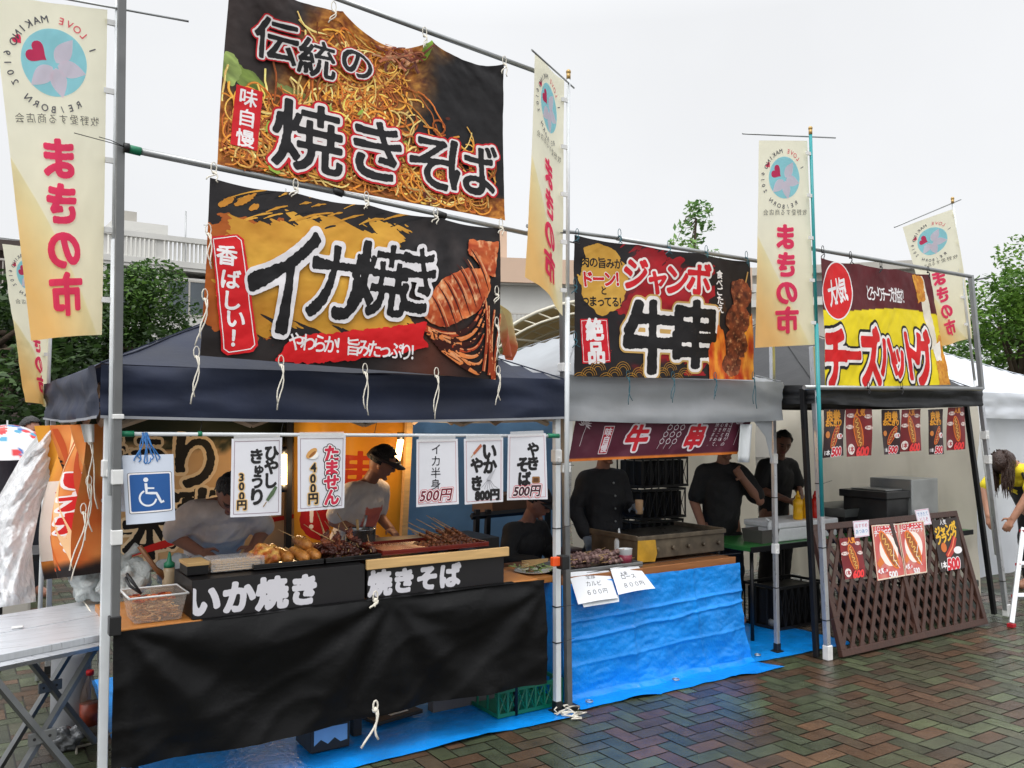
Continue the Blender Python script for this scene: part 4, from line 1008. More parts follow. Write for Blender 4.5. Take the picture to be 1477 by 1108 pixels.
# ---- nobori flags (their backs face the plaza: the lettering reads mirrored)
CREAMF, PINK, PALEP, SKYB = (250, 246, 222), (236, 66, 112), (248, 226, 236), (160, 220, 236)
def flag_print(w=.45, h=1.35):
    def base(x, y): return mixc_(CREAMF, (240, 214, 150), np.clip((y - h * .62) / -.9, 0, 1) * .35 + np.clip((.12 - y) * 3, 0, 1) * .3)
    P = Print(w, h, base, .013)
    P.fill(lambda x, y: np.minimum((h * .52 - y) - (w - x) * 1.75 + .02, .2), (0, 0, w, h), lambda X, Y: mixc_((246, 236, 196), (247, 208, 140), np.clip((h * .52 - Y) - (w - X) * 1.75, 0, .45) / .45), cell=.01)
    cx, cy, R_ = w * .5, h - .245, .138
    P.ell(cx, cy, R_, R_, SKYB)
    hx, hy = cx, cy - .01
    for a in (.95, -.2, -1.35, -2.45):     # petals (mirrored with the rest)
        a_ = math.pi - a; ca, sa = math.cos(a_), math.sin(a_); L_ = .125
        pts = []
        for t in np.linspace(0, 1, 15): pts.append((.012 + t * L_, .036 * math.sin(math.pi * t ** .75) * (1 if t < .97 else .6)))
        pts = pts + [(L_ * .9, 0)] + [(p[0], -p[1]) for p in pts[::-1]]
        P.poly([(hx + p[0] * ca - p[1] * sa, hy + p[0] * sa + p[1] * ca) for p in pts], PALEP, cell=.004)
    def heart(cx_, cy_, s_, rot, n=28):
        pts = []
        for t in np.linspace(0, 2 * math.pi, n, endpoint=False):
            x, y = 16 * math.sin(t) ** 3 / 17, (13 * math.cos(t) - 5 * math.cos(2 * t) - 2 * math.cos(3 * t) - math.cos(4 * t)) / 17
            pts.append((cx_ + s_ * (x * math.cos(rot) - y * math.sin(rot)), cy_ + s_ * (x * math.sin(rot) + y * math.cos(rot))))
        P.poly(pts, PINK, cell=.003)
    heart(cx + .072, cy + .035, .05, -.95); heart(cx + .145, cy + .082, .022, -.75)
    def arc_text(t, a0, a1, rad, em, cols, flip=False):
        for i, ch in enumerate(t):
            if ch == ' ': continue
            a = a0 + (a1 - a0) * i / (len(t) - 1)
            P.text(ch, cx + rad * math.cos(a), cy + rad * math.sin(a), em, cols[i] if isinstance(cols, list) else cols, .015, rot=a - math.pi / 2 if not flip else a + math.pi / 2)
    gy = (96, 96, 104)
    arc_text('I LOVE MAKINO', 2.75, .42, .178, .042, [gy, gy] + [(224, 110, 120)] * 4 + [gy] * 7); arc_text('RE/BORN 2019', -2.1, .12, .192, .040, gy, True)
    P.text('牧野愛する商店会', w * .5, h - .475, .043, (120, 118, 112), .0, sp=1.12)
    for k, ch in enumerate('まきの市'): P.text(ch, w * .5, h - .635 - .182 * k, .175, PINK, .05, sx=1.1)
    return P
def flag(name_label, tl, tr, br, bl, Y, pole_top, pole_bot, polem, disp, bar=None, prad=.0135, tapes=5, sag=None, finial=True):
    base = Vector((pole_bot.x, pole_bot.y, pole_bot.z))
    t = thing('nobori_flag', name_label, 'flag', base, 'tall cream market flags')
    b = MB(); mid = pole_bot.lerp(pole_top, .5); b.cyl(pole_bot, mid, prad); b.cyl(mid, pole_top, prad * .8); po = b.build('pole', polem, t)
    if finial:
        b = MB(); b.cyl(pole_top - Vector((0, 0, .01)), pole_top + Vector((0, 0, .025)), prad * .9); b.ball(pole_top + Vector((0, 0, .032)), prad * 1.1); b.build('brass_finial', mat('brass_cap', (182, 150, 92), rough=.4, metal=.5), po)
    b = MB(); b.cyl(bar[0], bar[1], .005, n=8); b.build('cross_bar', STEEL, t)
    P = flag_print(); w, W_, H_ = pxquad(tl, tr, br, bl, Y, disp=disp, sag=sag)
    c = P.build('flag_cloth', w, FLAG, t, mirror=True)
    for k in range(tapes):
        b = MB()
        q = pole_top.lerp(pole_bot, (k + .5) / tapes * ((pole_top.z - PY(*br, Y if not isinstance(Y, (list, tuple)) else Y[2]).z) / (pole_top.z - pole_bot.z)))
        b.cbox(q - Vector((.022, .0, 0)), (.055, .012, .022)); b.build('pole_loop', TAPE, c)
    return t
W1 = lambda a, s: (lambda u, v: a * np.sin(u * 3.1 + s) * (1.2 - v) + a * .6 * (fbm(u * 2.5 + s, v * 4, int(s * 3)) - .5))
flag('nobori market flag largest and nearest at the left edge beside the grey post', (-12, -6), (155, 14), (147, 483), (46, 491), 3.9, PY(170, -14, 3.91), PY(160, 715, 3.9), WPAINT,
     lambda u, v: .05 * np.sin(u * 2.6 + .5) * (1 - v) + .02 * (fbm(u * 3, v * 5, 2) - .5) - .10 * np.clip(.35 - u, 0, 1) * np.clip(.75 - v, 0, 1) * 2, (PY(70, -6, 3.9), PY(272, 31, 3.9)), finial=False)
flag('smaller nobori market flag hanging limp behind the largest flag at far left', (2, 352), (75, 360), (78, 588), (36, 580), [5.95, 6.2, 6.25, 6.1], PY(78, 335, 6.24), Vector((.5, 6.2, 0)), WPAINT,
     lambda u, v: .05 * np.sin(u * 5) * (1 - v) + .03 * (fbm(u * 3, v * 5, 4) - .5), (PY(-2, 343, 6.2), PY(84, 352, 6.2)))
flag('nobori market flag twisted narrow beside the noodle banner at the tall middle pole', (769, 76), (815, 116), (818, 455), (757, 400), [3.80, 3.86, 3.86, 3.74], PY(820, 112, 3.86), PY(817, 758, 3.82), WPAINT,
     lambda u, v: .03 * np.sin(u * 4.6 + 1.2 * v) * (1.1 - v * .6) + .01 * (fbm(u * 3, v * 5, 6) - .5), (PY(767, 72, 3.55), PY(828, 127, 3.9)))
flag('nobori market flag hanging straight on the teal pole between the beef and cheese banners', (1094, 203), (1165, 203), (1178, 497), (1087, 502), 3.72, PY(1169, 192, 3.7), PY(1186, 745, 3.71), mat('teal_pole', (44, 148, 152), rough=.4, var=.08),
     W1(.015, 1.), (PY(1071, 193, 3.72), PY(1205, 199, 3.72)))
flag('nobori market flag slanting behind the right end of the cheese hotdog banner', (1301, 328), (1373, 302), (1404, 488), (1345, 502), 4.05, PY(1374, 292, 4.05), PY(1437, 800, 4.05), WPAINT,
     lambda u, v: .03 * np.sin(u * 6 + v * 2) * (1.2 - v), (PY(1290, 328, 4.05), PY(1386, 288, 4.05)))
# ================================================================== squid and noodle stall
def xat(px, Y): return PY(px, 606, Y).x
VENEER = mat('orange_wood_veneer', (186, 122, 60), rough=.35, var=.14, vs=5, stretch=(1, 9, 9), bump=.05)
PINE = mat('pine_board', (206, 168, 112), rough=.55, var=.14, vs=4, stretch=(1.5, 14, 14))
BROWNW = mat('brown_table_edge', (120, 78, 46), rough=.4, var=.15, vs=6, stretch=(1, 9, 9))
BLKCLOTH = mat('black_table_cloth', (10, 10, 11), spec=.2, rough=.5, var=.25, vs=6, bump=.1, bs=24, crinkle=.10, cs=2.5)
BLKBOX = mat('black_board', (17, 16, 17), spec=.35, rough=.4, var=.15, vs=10)
def folding_table(name, label, x0, x1, y0, y1, z, topm, legs='fb', edge=None, th=.032, cat='table'):
    t = thing(name, label, cat, ((x0 + x1) / 2, (y0 + y1) / 2, 0)); b = MB(); b.box((x0, y0, z - th), (x1, y1, z)); b.build('tabletop', topm, t, bevel=.004)
    if edge: b = MB(); b.box((x0 - .004, y0 - .012, z - th - .006), (x1 + .004, y0 - .0005, z + .003)); b.build('edge_band', edge, t, bevel=.003)
    for x in (x0 + .1, x1 - .1):
        for y in ([y0 + .08] if 'f' in legs else []) + ([y1 - .08] if 'b' in legs else []):
            b = MB(); b.cyl((x, y, 0), (x, y, z - th), .014); b.build('leg', BLKM, t)
    return t
S1 = folding_table('serving_table', 'orange veneered serving table behind the black cloth of the squid and noodle stall', .6, 2.74, 3.95, 4.55, .75, VENEER, legs='f')
# black cloth over its front
b = MB()
def cl(u, v):
    x = .585 + u * 2.16; zt = .752; z = zt - v * (.545 + .012 * math.sin(7 * u)) - .03 * math.sin(math.pi * u) * v * .4
    f = 0
    for ax, az, k, s in ((.02, .0, 1.1, .030), (.58, .0, -.9, .026), (.58, .02, .9, .02), (1., .05, -.8, .022)):   # folds running from the pinned points
        dx, dz = (u - ax) * 2.16, v * .55 - az; r = math.hypot(dx, dz); a = math.atan2(dz, abs(dx) + 1e-6)
        if (dx > 0) == (k > 0): f += s * math.sin(a * 9 + 1.2 * noise3((r * 2, a, k))) * min(1, r * 3) * math.exp(-r * .9)
    f += .02 * noise3((u * 5, v * 1.4, 3)) * v + .011 * (1 - abs(noise3((u * 5 + v * 2.5, v * 1.6 - u * 3, 7)))) ** 9 + .006 * noise3((u * 26, v * 9, 2)) * v
    return Vector((x, 3.925 - .015 - .02 * v + f * -1, z))
b.sheet(cl, 110, 34)
b.sheet(lambda u, v: Vector((.945 + 1.62 * u, 3.951 - .042 * v, .7532 + .002 * noise3((u * 12, v, 1)) * (1 - v) - .003 * v)), 60, 3); c_ = b.build('table_cloth', BLKCLOTH); tag(c_, 'black cloth hung over the front of the squid and noodle counter', 'cloth')
b = MB(); string(b, PY(541, 866, 3.9), .03, .005); b.build('tie_cord', CORD, c_); b = MB(); string(b, PY(541, 1024, 3.87), .16, .006, 2, swing=.1); b.build('tie_cord', CORD, c_)
# ground tarpaulin
def tarp(name, label, fn, nu, nv, m=BLUE, th=0):
    b = MB(); b.sheet(fn, nu, nv); return tag(b.build(name, m), label, 'tarpaulin')
def wr(x, y, s): return .010 * abs(noise3((x * 3.2, y * 3.2, s))) + .006 * abs(noise3((x * 9 + y * 4, y * 7, s + 3)))
def fl(u, v):
    x = .68 + .1 * v + u * (2.24 - .1 * v); y = 3.80 + .05 * math.sin(2.2 * u) + .03 * noise3((u * 4, 0, 1)) + v * 2.2
    return Vector((x, y, .005 + wr(x, y, 2) + .03 * max(0, noise3((x * 2, 0, 5))) * max(0, 1 - v * 16)))
tarp('ground_tarpaulin', 'blue tarpaulin spread on the paving under the squid and noodle stall', fl, 100, 80)
# riser boxes with lettering
def riser(label, text, pxl, pxr, y, z1, tcx, tcy, em, strip=False, xoff=0):
    xa, xb = xat(pxl, y), xat(pxr, y); W, H = xb - xa, z1 - .752
    t = thing('riser_box', label, 'box', ((xa + xb) / 2, y, .752)); b = MB(); b.box((xa, y, .752), (xb, y + .36, z1)); b.build('case', BLKBOX, t, bevel=.004)
    P = Print(W - .006, H - .004, (24, 22, 24), .05); P.text(text, W * tcx, H * tcy, em, (214, 212, 218), .062, sp=1.02, brush=.006)
    P.build('lettered_front', quad((xa + .003, y - .002, .754), (xb - .003, y - .002, .754), (xb - .003, y - .002, z1 - .002), (xa + .003, y - .002, z1 - .002)), PAPER, t)
    if strip: b = MB(); b.box((xa - .01, y - .022, z1 - .004), (xb + .02, y - .003, z1 + .044)); b.build('pine_strip', PINE, t, bevel=.003)
    return xa, xb
ra = riser('black riser box lettered in white for grilled squid on the counter', 'いか焼き', 281, 528, 3.952, .922, .34, .46, .148)
rb = riser('black riser box lettered in white for fried noodles with a pine strip along its top', '焼きそば', 531, 727, 3.954, .898, .33, .47, .128, strip=True)
# trays and food
RNG = random.Random(12)
TRAYB = mat('black_tray', (24, 22, 22), rough=.25, var=.15)
def tray(label, x0, x1, y0, y1, z, m, wall=.025, name='food_tray'):
    b = MB(); b.box((x0, y0, z), (x1, y1, z + .006))
    for a, c in (((x0, y0), (x1, y0 + .008)), ((x0, y1 - .008), (x1, y1)), ((x0, y0 + .008), (x0 + .008, y1 - .008)), ((x1 - .008, y0 + .008), (x1, y1 - .008))): b.box((*a, z + .006), (*c, z + wall))
    return tag(b.build(name, m, bevel=.002), label, 'tray')
zt = .928
ax0, ax1 = xat(366, 4.06), xat(466, 4.06)
tray('black tray of fried snacks nearest the pack of chopsticks', ax0, ax1, 4.03, 4.33, zt, TRAYB)
def lump(name, label, c, r, cols, seed, cat='food', n=40, jit=.25):
    b = MB(); b.ball(c, r, n=n, jit=jit, seed=seed); 
    rr = random.Random(seed); b.c = []
    for v in b.v:
        t = min(1, max(0, .5 + 1.1 * noise3(Vector(v) * 42 + Vector((seed, 0, 0))))); b.c.append(tuple(cols[0][q] * (1 - t) + cols[1][q] * t for q in range(3)))
    return tag(b.build(name, FOOD, attr=True), label, cat)
lump('noodle_bun', 'orange noodle filled snack heaped at the left end of the black tray', (ax0 + .085, 4.15, zt + .045), (.075, .075, .052), ((168, 66, 20), (246, 196, 104)), 2, jit=.35)
def corn_dog(loc, ang, tilt, label):
    t = thing('corn_dog', label, 'corn dog', (0, 0, 0), 'corn dogs in the black tray')
    b = MB(); prof = [(.001, -.075), (.018, -.071), (.027, -.055), (.030, -.02), (.030, .03), (.026, .058), (.014, .072), (.001, .075)]
    b.lathe((0, 0, 0), prof, 18, M=Matrix.Rotation(R(90), 4, 'X')); b.c = [tuple(np.array((150, 84, 28)) * (1 - k) + np.array((226, 160, 80)) * k) for k in [min(1, max(0, .5 + noise3(Vector(v) * 30 + Vector(loc)))) for v in b.v]]
    b.build('batter', FOOD, t, attr=True)
    b = MB(); b.cyl((0, .06, 0), (0, .125, 0), .004, n=6); b.build('stick', PINE, t)
    t.location = loc; t.rotation_euler = (R(tilt), 0, R(ang)); return t
corn_dog((ax0 + .175, 4.14, zt + .04), 10, 8, 'dark brown corn dog next to the noodle filled snack')
corn_dog((ax0 + .245, 4.12, zt + .04), 14, 10, 'corn dog lying between the dark one and the end of the tray, in front')
corn_dog((ax0 + .29, 4.19, zt + .085), 6, 6, 'corn dog stacked on top of the others')
corn_dog((ax1 - .03, 4.13, zt + .04), 8, 8, 'corn dog at the end of the tray beside the squid skewers')
bx0, bx1 = ax1 + .01, xat(548, 4.06)
tray('black tray heaped with dark squid tentacle skewers', bx0, bx1, 4.03, 4.36, zt, TRAYB)
tray('dark red ribbed tray between the heap of squid skewers and the row of meat skewers', bx1 + .01, xat(700, 4.08), 4.04, 4.38, .938, mat('red_lacquer_tray', (110, 34, 26), rough=.2, var=.2, vs=8))
STICK = mat('bamboo_stick', (196, 160, 110), rough=.6, var=.15, vs=20)
def skewer(kind):
    t = thing('squid_skewer' if kind else 'meat_skewer', '', 'skewer'); b = MB(); b.cyl((0, 0, 0), (0, .27, 0), .0024, .002, 6); b.build('stick', STICK, t)
    b = MB(); rr = random.Random(4 + kind)
    if kind:
        for k in range(6):
            pts = [(.012 * math.sin(3 * q + k), .005 + .022 * k + .02 * q, .004 + .014 * math.sin(2.5 * q + k)) for q in np.linspace(0, 1.4, 7)]
            b.tube(pts, [.010, .011, .010, .008, .007, .005, .002], 7, col=rr.choice([(92, 40, 26), (124, 62, 36), (66, 30, 22), (150, 84, 52)]))
    else:
        for k in range(7): b.ball((rr.uniform(-.004, .004), .012 + .019 * k, 0), (.0125, .013, .010), n=10, jit=.3, seed=k, col=rr.choice([(110, 60, 34), (88, 46, 28), (140, 84, 48)]))
    b.build('meat', FOOD, t, attr=True)
    return t
def scatter(kind, n, fn, label, group):
    p = skewer(kind)
    for i in range(n):
        o = p if i == 0 else copy_tree(p)
        loc, rot = fn(i); o.location, o.rotation_euler = loc, rot; tag(o, label, 'skewer', group)
scatter(1, 34, lambda i: ((RNG.uniform(bx0 + .03, bx1 - .03), RNG.uniform(4.06, 4.15), zt + .02 + RNG.uniform(0, .035)), (R(RNG.uniform(22, 58)), RNG.uniform(0, 6), R(RNG.uniform(-15, 45)))),
        'glossy brown squid tentacle skewer in the heap on the black tray', 'squid skewers heaped on the black tray')
scatter(0, 24, lambda i: ((xat(622, 4.12) + .0225 * (i // 2), 4.07 + .05 * (i % 2), .956 + .014 * (i % 2)), (R(22 + RNG.uniform(-4, 6)), RNG.uniform(0, 3), R(34 + RNG.uniform(-6, 6)))),
        'brown meat skewer in the leaning row at the right end of the dark red tray', 'meat skewers on the dark red tray')
b = MB()
for k in range(22): b.cyl((bx1 + .03 + .0125 * k, 4.06, .951), (bx1 + .07 + .0125 * k, 4.34, .952), .0026, n=5, col=(214, 150, 110))
tag(b.build('stripe_rods', mat('stripe_rods', (190, 96, 62), rough=.3, var=.2)), 'rack of thin reddish bamboo rods lying in the dark red tray', 'rack')  # rods added for the warm stripes reflected in the glossy tray
# chopsticks pack, wooden box, container
px0 = PY(304, 828, 4.06)
t = thing('chopstick_pack', 'clear plastic pack of disposable wooden chopsticks on the grilled squid riser', 'chopsticks', (px0.x + .12, 4.12, zt))
b = MB()
for k in range(36): b.cbox((px0.x + .115 + RNG.uniform(-.01, .01), 4.07 + .012 * (k % 9), zt + .008 + .0105 * (k // 9)), (.205, .009, .006), rz=RNG.uniform(-.03, .03))
b.build('chopsticks', PINE, t)
b = MB(); b.box((px0.x, 4.055, zt + .001), (px0.x + .245, 4.19, zt + .062)); b.build('plastic_wrap', glassy('clear_wrap', (236, 236, 236), .12, .7), t, bevel=.006)
t = thing('napkin_box', 'small black box with a pale wooden lid beside the chopstick pack', 'box', (px0.x - .06, 4.12, zt)); b = MB(); b.box((px0.x - .105, 4.05, zt), (px0.x - .012, 4.2, zt + .04)); b.build('case', BLKBOX, t, bevel=.002); b = MB(); b.box((px0.x - .108, 4.047, zt + .0405), (px0.x - .01, 4.203, zt + .056)); b.build('lid', PINE, t, bevel=.002)
c0, c1 = xat(192, 4.0), xat(272, 4.0)
t = thing('noodle_container', 'clear plastic tub of pale noodles on the orange table', 'container', ((c0 + c1) / 2, 4.1, .752))
def tub(x0, x1, y0, y1, z0, z1, fl_=.02):
    b = MB(); V = [(x0 + fl_, y0 + fl_, z0), (x1 - fl_, y0 + fl_, z0), (x1 - fl_, y1 - fl_, z0), (x0 + fl_, y1 - fl_, z0), (x0, y0, z1), (x1, y0, z1), (x1, y1, z1), (x0, y1, z1)]
    b.add(V, [(3, 2, 1, 0), (0, 1, 5, 4), (1, 2, 6, 5), (2, 3, 7, 6), (3, 0, 4, 7)]); return b
tub(c0, c1, 3.98, 4.2, .754, .865).build('tub', glassy('cloudy_plastic', (200, 190, 180), .2, .82), t, thick=.003)
b = MB(); b.tube([(c0 - .006, 3.974, .866), (c1 + .006, 3.974, .866), (c1 + .006, 4.206, .866), (c0 - .006, 4.206, .866), (c0 - .006, 3.974, .866)], .005, 6); b.build('rim', TAPE, t)
b = MB()
for k in range(170):
    x, y = RNG.uniform(c0 + .035, c1 - .05), RNG.uniform(4.0, 4.15); z = .762 + .055 * RNG.random(); a = RNG.uniform(0, 6.3); q = RNG.uniform(-30, 30); pts = []
    for i in range(7):
        pts.append((min(max(x, c0 + .026), c1 - .026), min(max(y, 4.003), 4.172), z)); x += .009 * math.cos(a); y += .009 * math.sin(a); a += q * .009; z += RNG.uniform(-.003, .003)
    b.tube(pts, .0026, 5, col=RNG.choice([(206, 150, 92), (222, 176, 120), (190, 128, 72)]))
b.build('noodles', FOOD, t, attr=True)
b = MB()
for k in range(40): b.cbox((RNG.uniform(c0 + .03, c1 - .04), RNG.uniform(4.02, 4.16), .838 + .01 * RNG.random()), (.03, .012, .006), rz=RNG.uniform(0, 3), col=RNG.choice([(200, 84, 40), (222, 130, 70), (150, 60, 30)]))
b.build('shredded_topping', FOOD, t, attr=True)
tg = thing('tongs', 'black handled tongs resting in the tub of noodles', 'tongs', (c0 + .04, 4.1, .86)); b = MB(); b.tube([PY(183, 828, 4.14), PY(190, 838, 4.1), PY(204, 856, 4.08)], [.007, .008, .004], 8); b.tube([PY(181, 833, 4.14), PY(187, 845, 4.1), PY(204, 857, 4.08)], [.006, .007, .004], 8); b.build('handle', BLKP, tg)
# wooden paddle, green capped bottle, printed bags behind
wp = thing('wooden_paddle', 'wooden stirring paddle leaning behind the tub of noodles', 'paddle', PY(222, 826, 4.5)); b = MB(); b.tube([PY(201, 788, 4.5), PY(224, 820, 4.5), PY(238, 832, 4.5)], [.012, .012, .02], 8); b.build('paddle_handle', BROWNW, wp)
q = PY(244, 830, 4.5); gb = thing('sauce_bottle', 'small sauce bottle with a green nozzle cap behind the tub of noodles', 'bottle', (q.x, 4.5, .752)); b = MB(); b.lathe((q.x, 4.5, .752), [(.03, 0), (.032, .02), (.032, .13), (.024, .15)], 18); b.build('bottle_body', mat('cloudy_brown_sauce', (170, 150, 120), rough=.25), gb); b = MB(); b.lathe((q.x, 4.5, .902), [(.026, .0), (.026, .02), (.012, .03), (.008, .06), (.004, .075)], 14); b.build('cap', mat('green_plastic', (20, 120, 84)), gb)
def bag(name, label, c, r, m, seed, cat='bag', knot=True):
    b = MB(); b.ball(c, r, n=56, jit=.5, seed=seed); b.v = [tuple(Vector(v) + (Vector(v) - Vector(c)).normalized() * (.028 * (abs(noise3(Vector(v) * 16)) - .2) + .012 * noise3(Vector(v) * 38))) for v in b.v]
    b.v = [(v[0], v[1], max(v[2], c[2] - r[2] * .8)) for v in b.v]
    if knot: b.tube([Vector(c) + Vector((0, 0, r[2] * .9)), Vector(c) + Vector((.02, 0, r[2] * 1.25)), Vector(c) + Vector((.06, .01, r[2] * 1.5))], [.03, .015, .03], 9)
    return tag(b.build(name, m), label, cat)
PALEBAG = mat('pale_plastic_bag', (216, 222, 220), rough=.25, var=.1, vs=14, bump=.3, bs=30, trans=.35, crinkle=.6, cs=14, dirt=.12)
bag('plastic_bag', 'pale grey printed shopping bag beside the white pole, behind the tub of noodles', PY(180, 836, 4.62), (.11, .09, .10), PALEBAG, 3)
bag('plastic_bag', 'crumpled white plastic bag behind the green capped sauce bottle', PY(268, 822, 4.72), (.14, .10, .075), mat('white_plastic_bag', (214, 220, 222), rough=.22, var=.08, bump=.3, bs=30, trans=.35, crinkle=.8, cs=14), 9, knot=False)
bag('plastic_bag', 'off white printed bag sagging at the left edge of the counter, under the side banner', PY(138, 838, 4.75), (.11, .10, .11), PALEBAG, 5, knot=False)
wb = MB(); q = PY(240, 838, 4.36); wb.box((q.x - .06, 4.3, .752), (q.x + .07, 4.42, .832)); tag(wb.build('wooden_crate', mat('dull_wood', (120, 98, 74), rough=.7, var=.25, vs=14), bevel=.004), 'small dull wooden crate behind the tub of noodles', 'crate')
q = PY(520, 770, 4.62)
t = thing('steel_pot', 'small steel pot with utensils standing in it, in front of the man in the cap', 'pot', (q.x, 4.62, .93)); b = MB(); b.lathe((q.x, 4.62, .9), [(.08, 0), (.085, .01), (.085, .1), (.09, .105), (.086, .108), (.08, .1), (.078, .03)], 28); b.build('pot_body', mat('brushed_steel', (170, 172, 174), rough=.25, metal=.9), t)
for dx, c, m_ in ((-.03, .12, PINE), (.025, .14, STEEL)): b = MB(); b.tube([(q.x + dx * .4, 4.62, .95), (q.x + dx, 4.6, .94 + c)], [.006, .009], 8); b.build('utensil', m_, t)
b = MB(); b.box((q.x - .25, 4.57, .70), (q.x + .9, 4.95, .9)); tag(b.build('prep_counter', BLKBOX, bevel=.004), 'low dark preparation counter behind the trays', 'counter')
# what is stowed under the counter
GREENC = mat('green_crate_plastic', (10, 110, 84), rough=.35, var=.12)
def crate(name, label, x0, x1, y0, y1, z0, z1, m, nx=6, group=None, lat=False):
    t = thing(name, label, 'crate', ((x0 + x1) / 2, y0, z0), group); b = MB(); w = .012
    for z in (z0, z1 - .02):
        b.box((x0, y0, z), (x1, y0 + w, z + .02)); b.box((x0, y1 - w, z), (x1, y1, z + .02)); b.box((x0, y0 + w, z), (x0 + w, y1 - w, z + .02)); b.box((x1 - w, y0 + w, z), (x1, y1 - w, z + .02))
    for k in range(nx + 1):
        x = x0 + (x1 - x0 - w) * k / nx
        b.box((x, y0 + .002, z0 + .02), (x + w, y0 + w - .002, z1 - .02)); b.box((x, y1 - w + .002, z0 + .02), (x + w, y1 - .002, z1 - .02))
        if k < nx:
            x2 = x0 + (x1 - x0 - w) * (k + 1) / nx; b.bar((x + w, y0 + w / 2, z0 + .02), (x2, y0 + w / 2, z1 - .02), .006); b.bar((x + w, y0 + w / 2, z1 - .02), (x2, y0 + w / 2, z0 + .02), .006)
    for k in range(4):
        y = y0 + (y1 - y0 - w) * k / 3; b.box((x0 + .002, y, z0 + .02), (x0 + w - .002, y + w, z1 - .02)); b.box((x1 - w + .002, y, z0 + .02), (x1 - .002, y + w, z1 - .02))
    b.build('crate_frame', m, t); b = MB(); b.box((x0 + w, y0 + w, z0 + .004), (x1 - w, y1 - w, z0 + .01)); b.build('crate_floor', m, t)
    if m is BLKP: b = MB(); b.box((x0 + w + .01, y0 + w + .02, z0 + .0101), (x1 - w - .01, y1 - w - .01, z1 - .03)); b.build('crate_contents', BLKBOX, t, bevel=.01)  # dark backing box added inside black crates, so the lattice shows less
    return t
q = PZ(683, 1021); q2 = PZ(766, 1003); crate('plastic_crate', 'green lattice plastic crate under the right end of the black cloth', q.x, q2.x + .04, 4.02, 4.36, .012, .16, GREENC, 7)
q = PZ(500, 1058); b = MB(); b.box((q.x, 4.2, 0.01), (q.x + .045, 4.25, .72)); b.build('leg', BLKM, S1)
q = PZ(417, 1064); t = thing('plastic_bin', 'black bin with a jagged pale blue label under the left part of the black cloth', 'bin', (q.x, 4.1, .02)); b = MB(); b.box((q.x, 4.08, .014), (q.x + .2, 4.3, .18)); b.build('bin_body', BLKP, t, bevel=.006)
b = MB(); b.add([(q.x + .015, 4.077, .05), (q.x + .05, 4.077, .075), (q.x + .085, 4.077, .05), (q.x + .12, 4.077, .075), (q.x + .15, 4.077, .05), (q.x + .185, 4.077, .055), (q.x + .185, 4.077, .13), (q.x + .015, 4.077, .13)], [(0, 1, 2, 3, 4, 5, 6, 7)]); b.build('bin_label', mat('pale_blue_label', (120, 170, 220), rough=.4), t)
q = PZ(585, 1040); t = thing('dustpan', 'dark dustpan with a pale sticker lying under the middle of the black cloth', 'dustpan', (q.x, q.y, .02)); b = MB(); M_ = Matrix.Translation((q.x - .05, q.y + .1, .03)) @ Matrix.Rotation(.2, 4, 'Z')
b.box((-.16, -.12, -.01), (.14, .12, .01), 0, M_); b.box((-.16, .1, .01), (.14, .12, .05), 0, M_); b.build('pan', BLKP, t, bevel=.004); b = MB(); b.box((-.05, -.08, .0105), (.07, -.01, .012), 0, M_); b.build('sticker', TAPE, t); b = MB(); b.cyl(M_ @ Vector((-.16, .0, .015)), M_ @ Vector((-.42, .05, .02)), .012); b.build('handle', STEEL, t)
b = MB(); q = PZ(640, 1022); b.box((q.x - .1, 4.3, .01), (q.x + .3, 4.36, .14)); tag(b.build('storage_board', mat('grey_board', (90, 88, 90), rough=.6)), 'grey board standing on edge under the counter beside the green crate', 'board')

# ---- hanging rod and price papers
rod = thing('hanging_rod', 'white metal rod across the navy stall with green end caps that carries the price papers', 'rod', PY(165, 626, 3.9))
b = MB(); b.cyl(PY(166, 626, 3.9), PY(806, 629, 3.9), .0085); o = b.build('tube', WPAINT, rod)
b = MB(); b.cyl(PY(171, 626, 3.9), PY(193, 626, 3.9), .0125); b.build('green_end_cap', MATS['green_plastic'], rod); b = MB(); b.cyl(PY(790, 628.5, 3.9), PY(806, 629, 3.9), .0125); b.build('green_end_cap', MATS['green_plastic'], rod)
b = MB(); b.cyl(PY(285, 626, 3.9), PY(291, 626, 3.9), .011); b.build('green_joint', MATS['green_plastic'], rod)
for px in (288, 405, 540):
    b = MB(); b.cyl(PY(px, 626, 3.9), PY(px + 4, 606, 3.95), .0015, n=5); b.build('hanging_wire', BLKTIE, rod)
FRM = (176, 120, 120)
def price(name, label, tl, tr, br, bl, draw, Y=3.885, sleeve=True, base=(226, 226, 232), bend=.012):
    P, w = printed(tl, tr, br, bl, Y, base=base, cell=.02, disp=lambda u, v: bend * np.sin(u * 2.6 + tl[0]) * (1.2 - v))
    draw(P); o = P.build(name, w, PAPER); tag(o, label, 'price paper', 'price papers hung from the white rod' if sleeve else None)
    if sleeve:                           # clear sleeve tape folded over the rod
        b = MB(); a, c = PY(tl[0] + 3, tl[1] + 4, Y - .003), PY(tr[0] - 3, tr[1] + 4, Y - .003); h = Vector((0, 0, .03)); k = Vector((0, .025, 0))
        b.add([a, c, c + h, a + h, c + h + k, a + h + k], [(0, 1, 2, 3), (3, 2, 4, 5)]); b.build('sleeve_tape', glassy('sleeve_film', (235, 235, 235), .15, .45), o)
    return o
def frame(P, c=FRM, ins=.012): P.rect(P.w / 2, P.h / 2, P.w - 2 * ins, P.h - 2 * ins, c, .002, frame=.0022, cell=.0022)
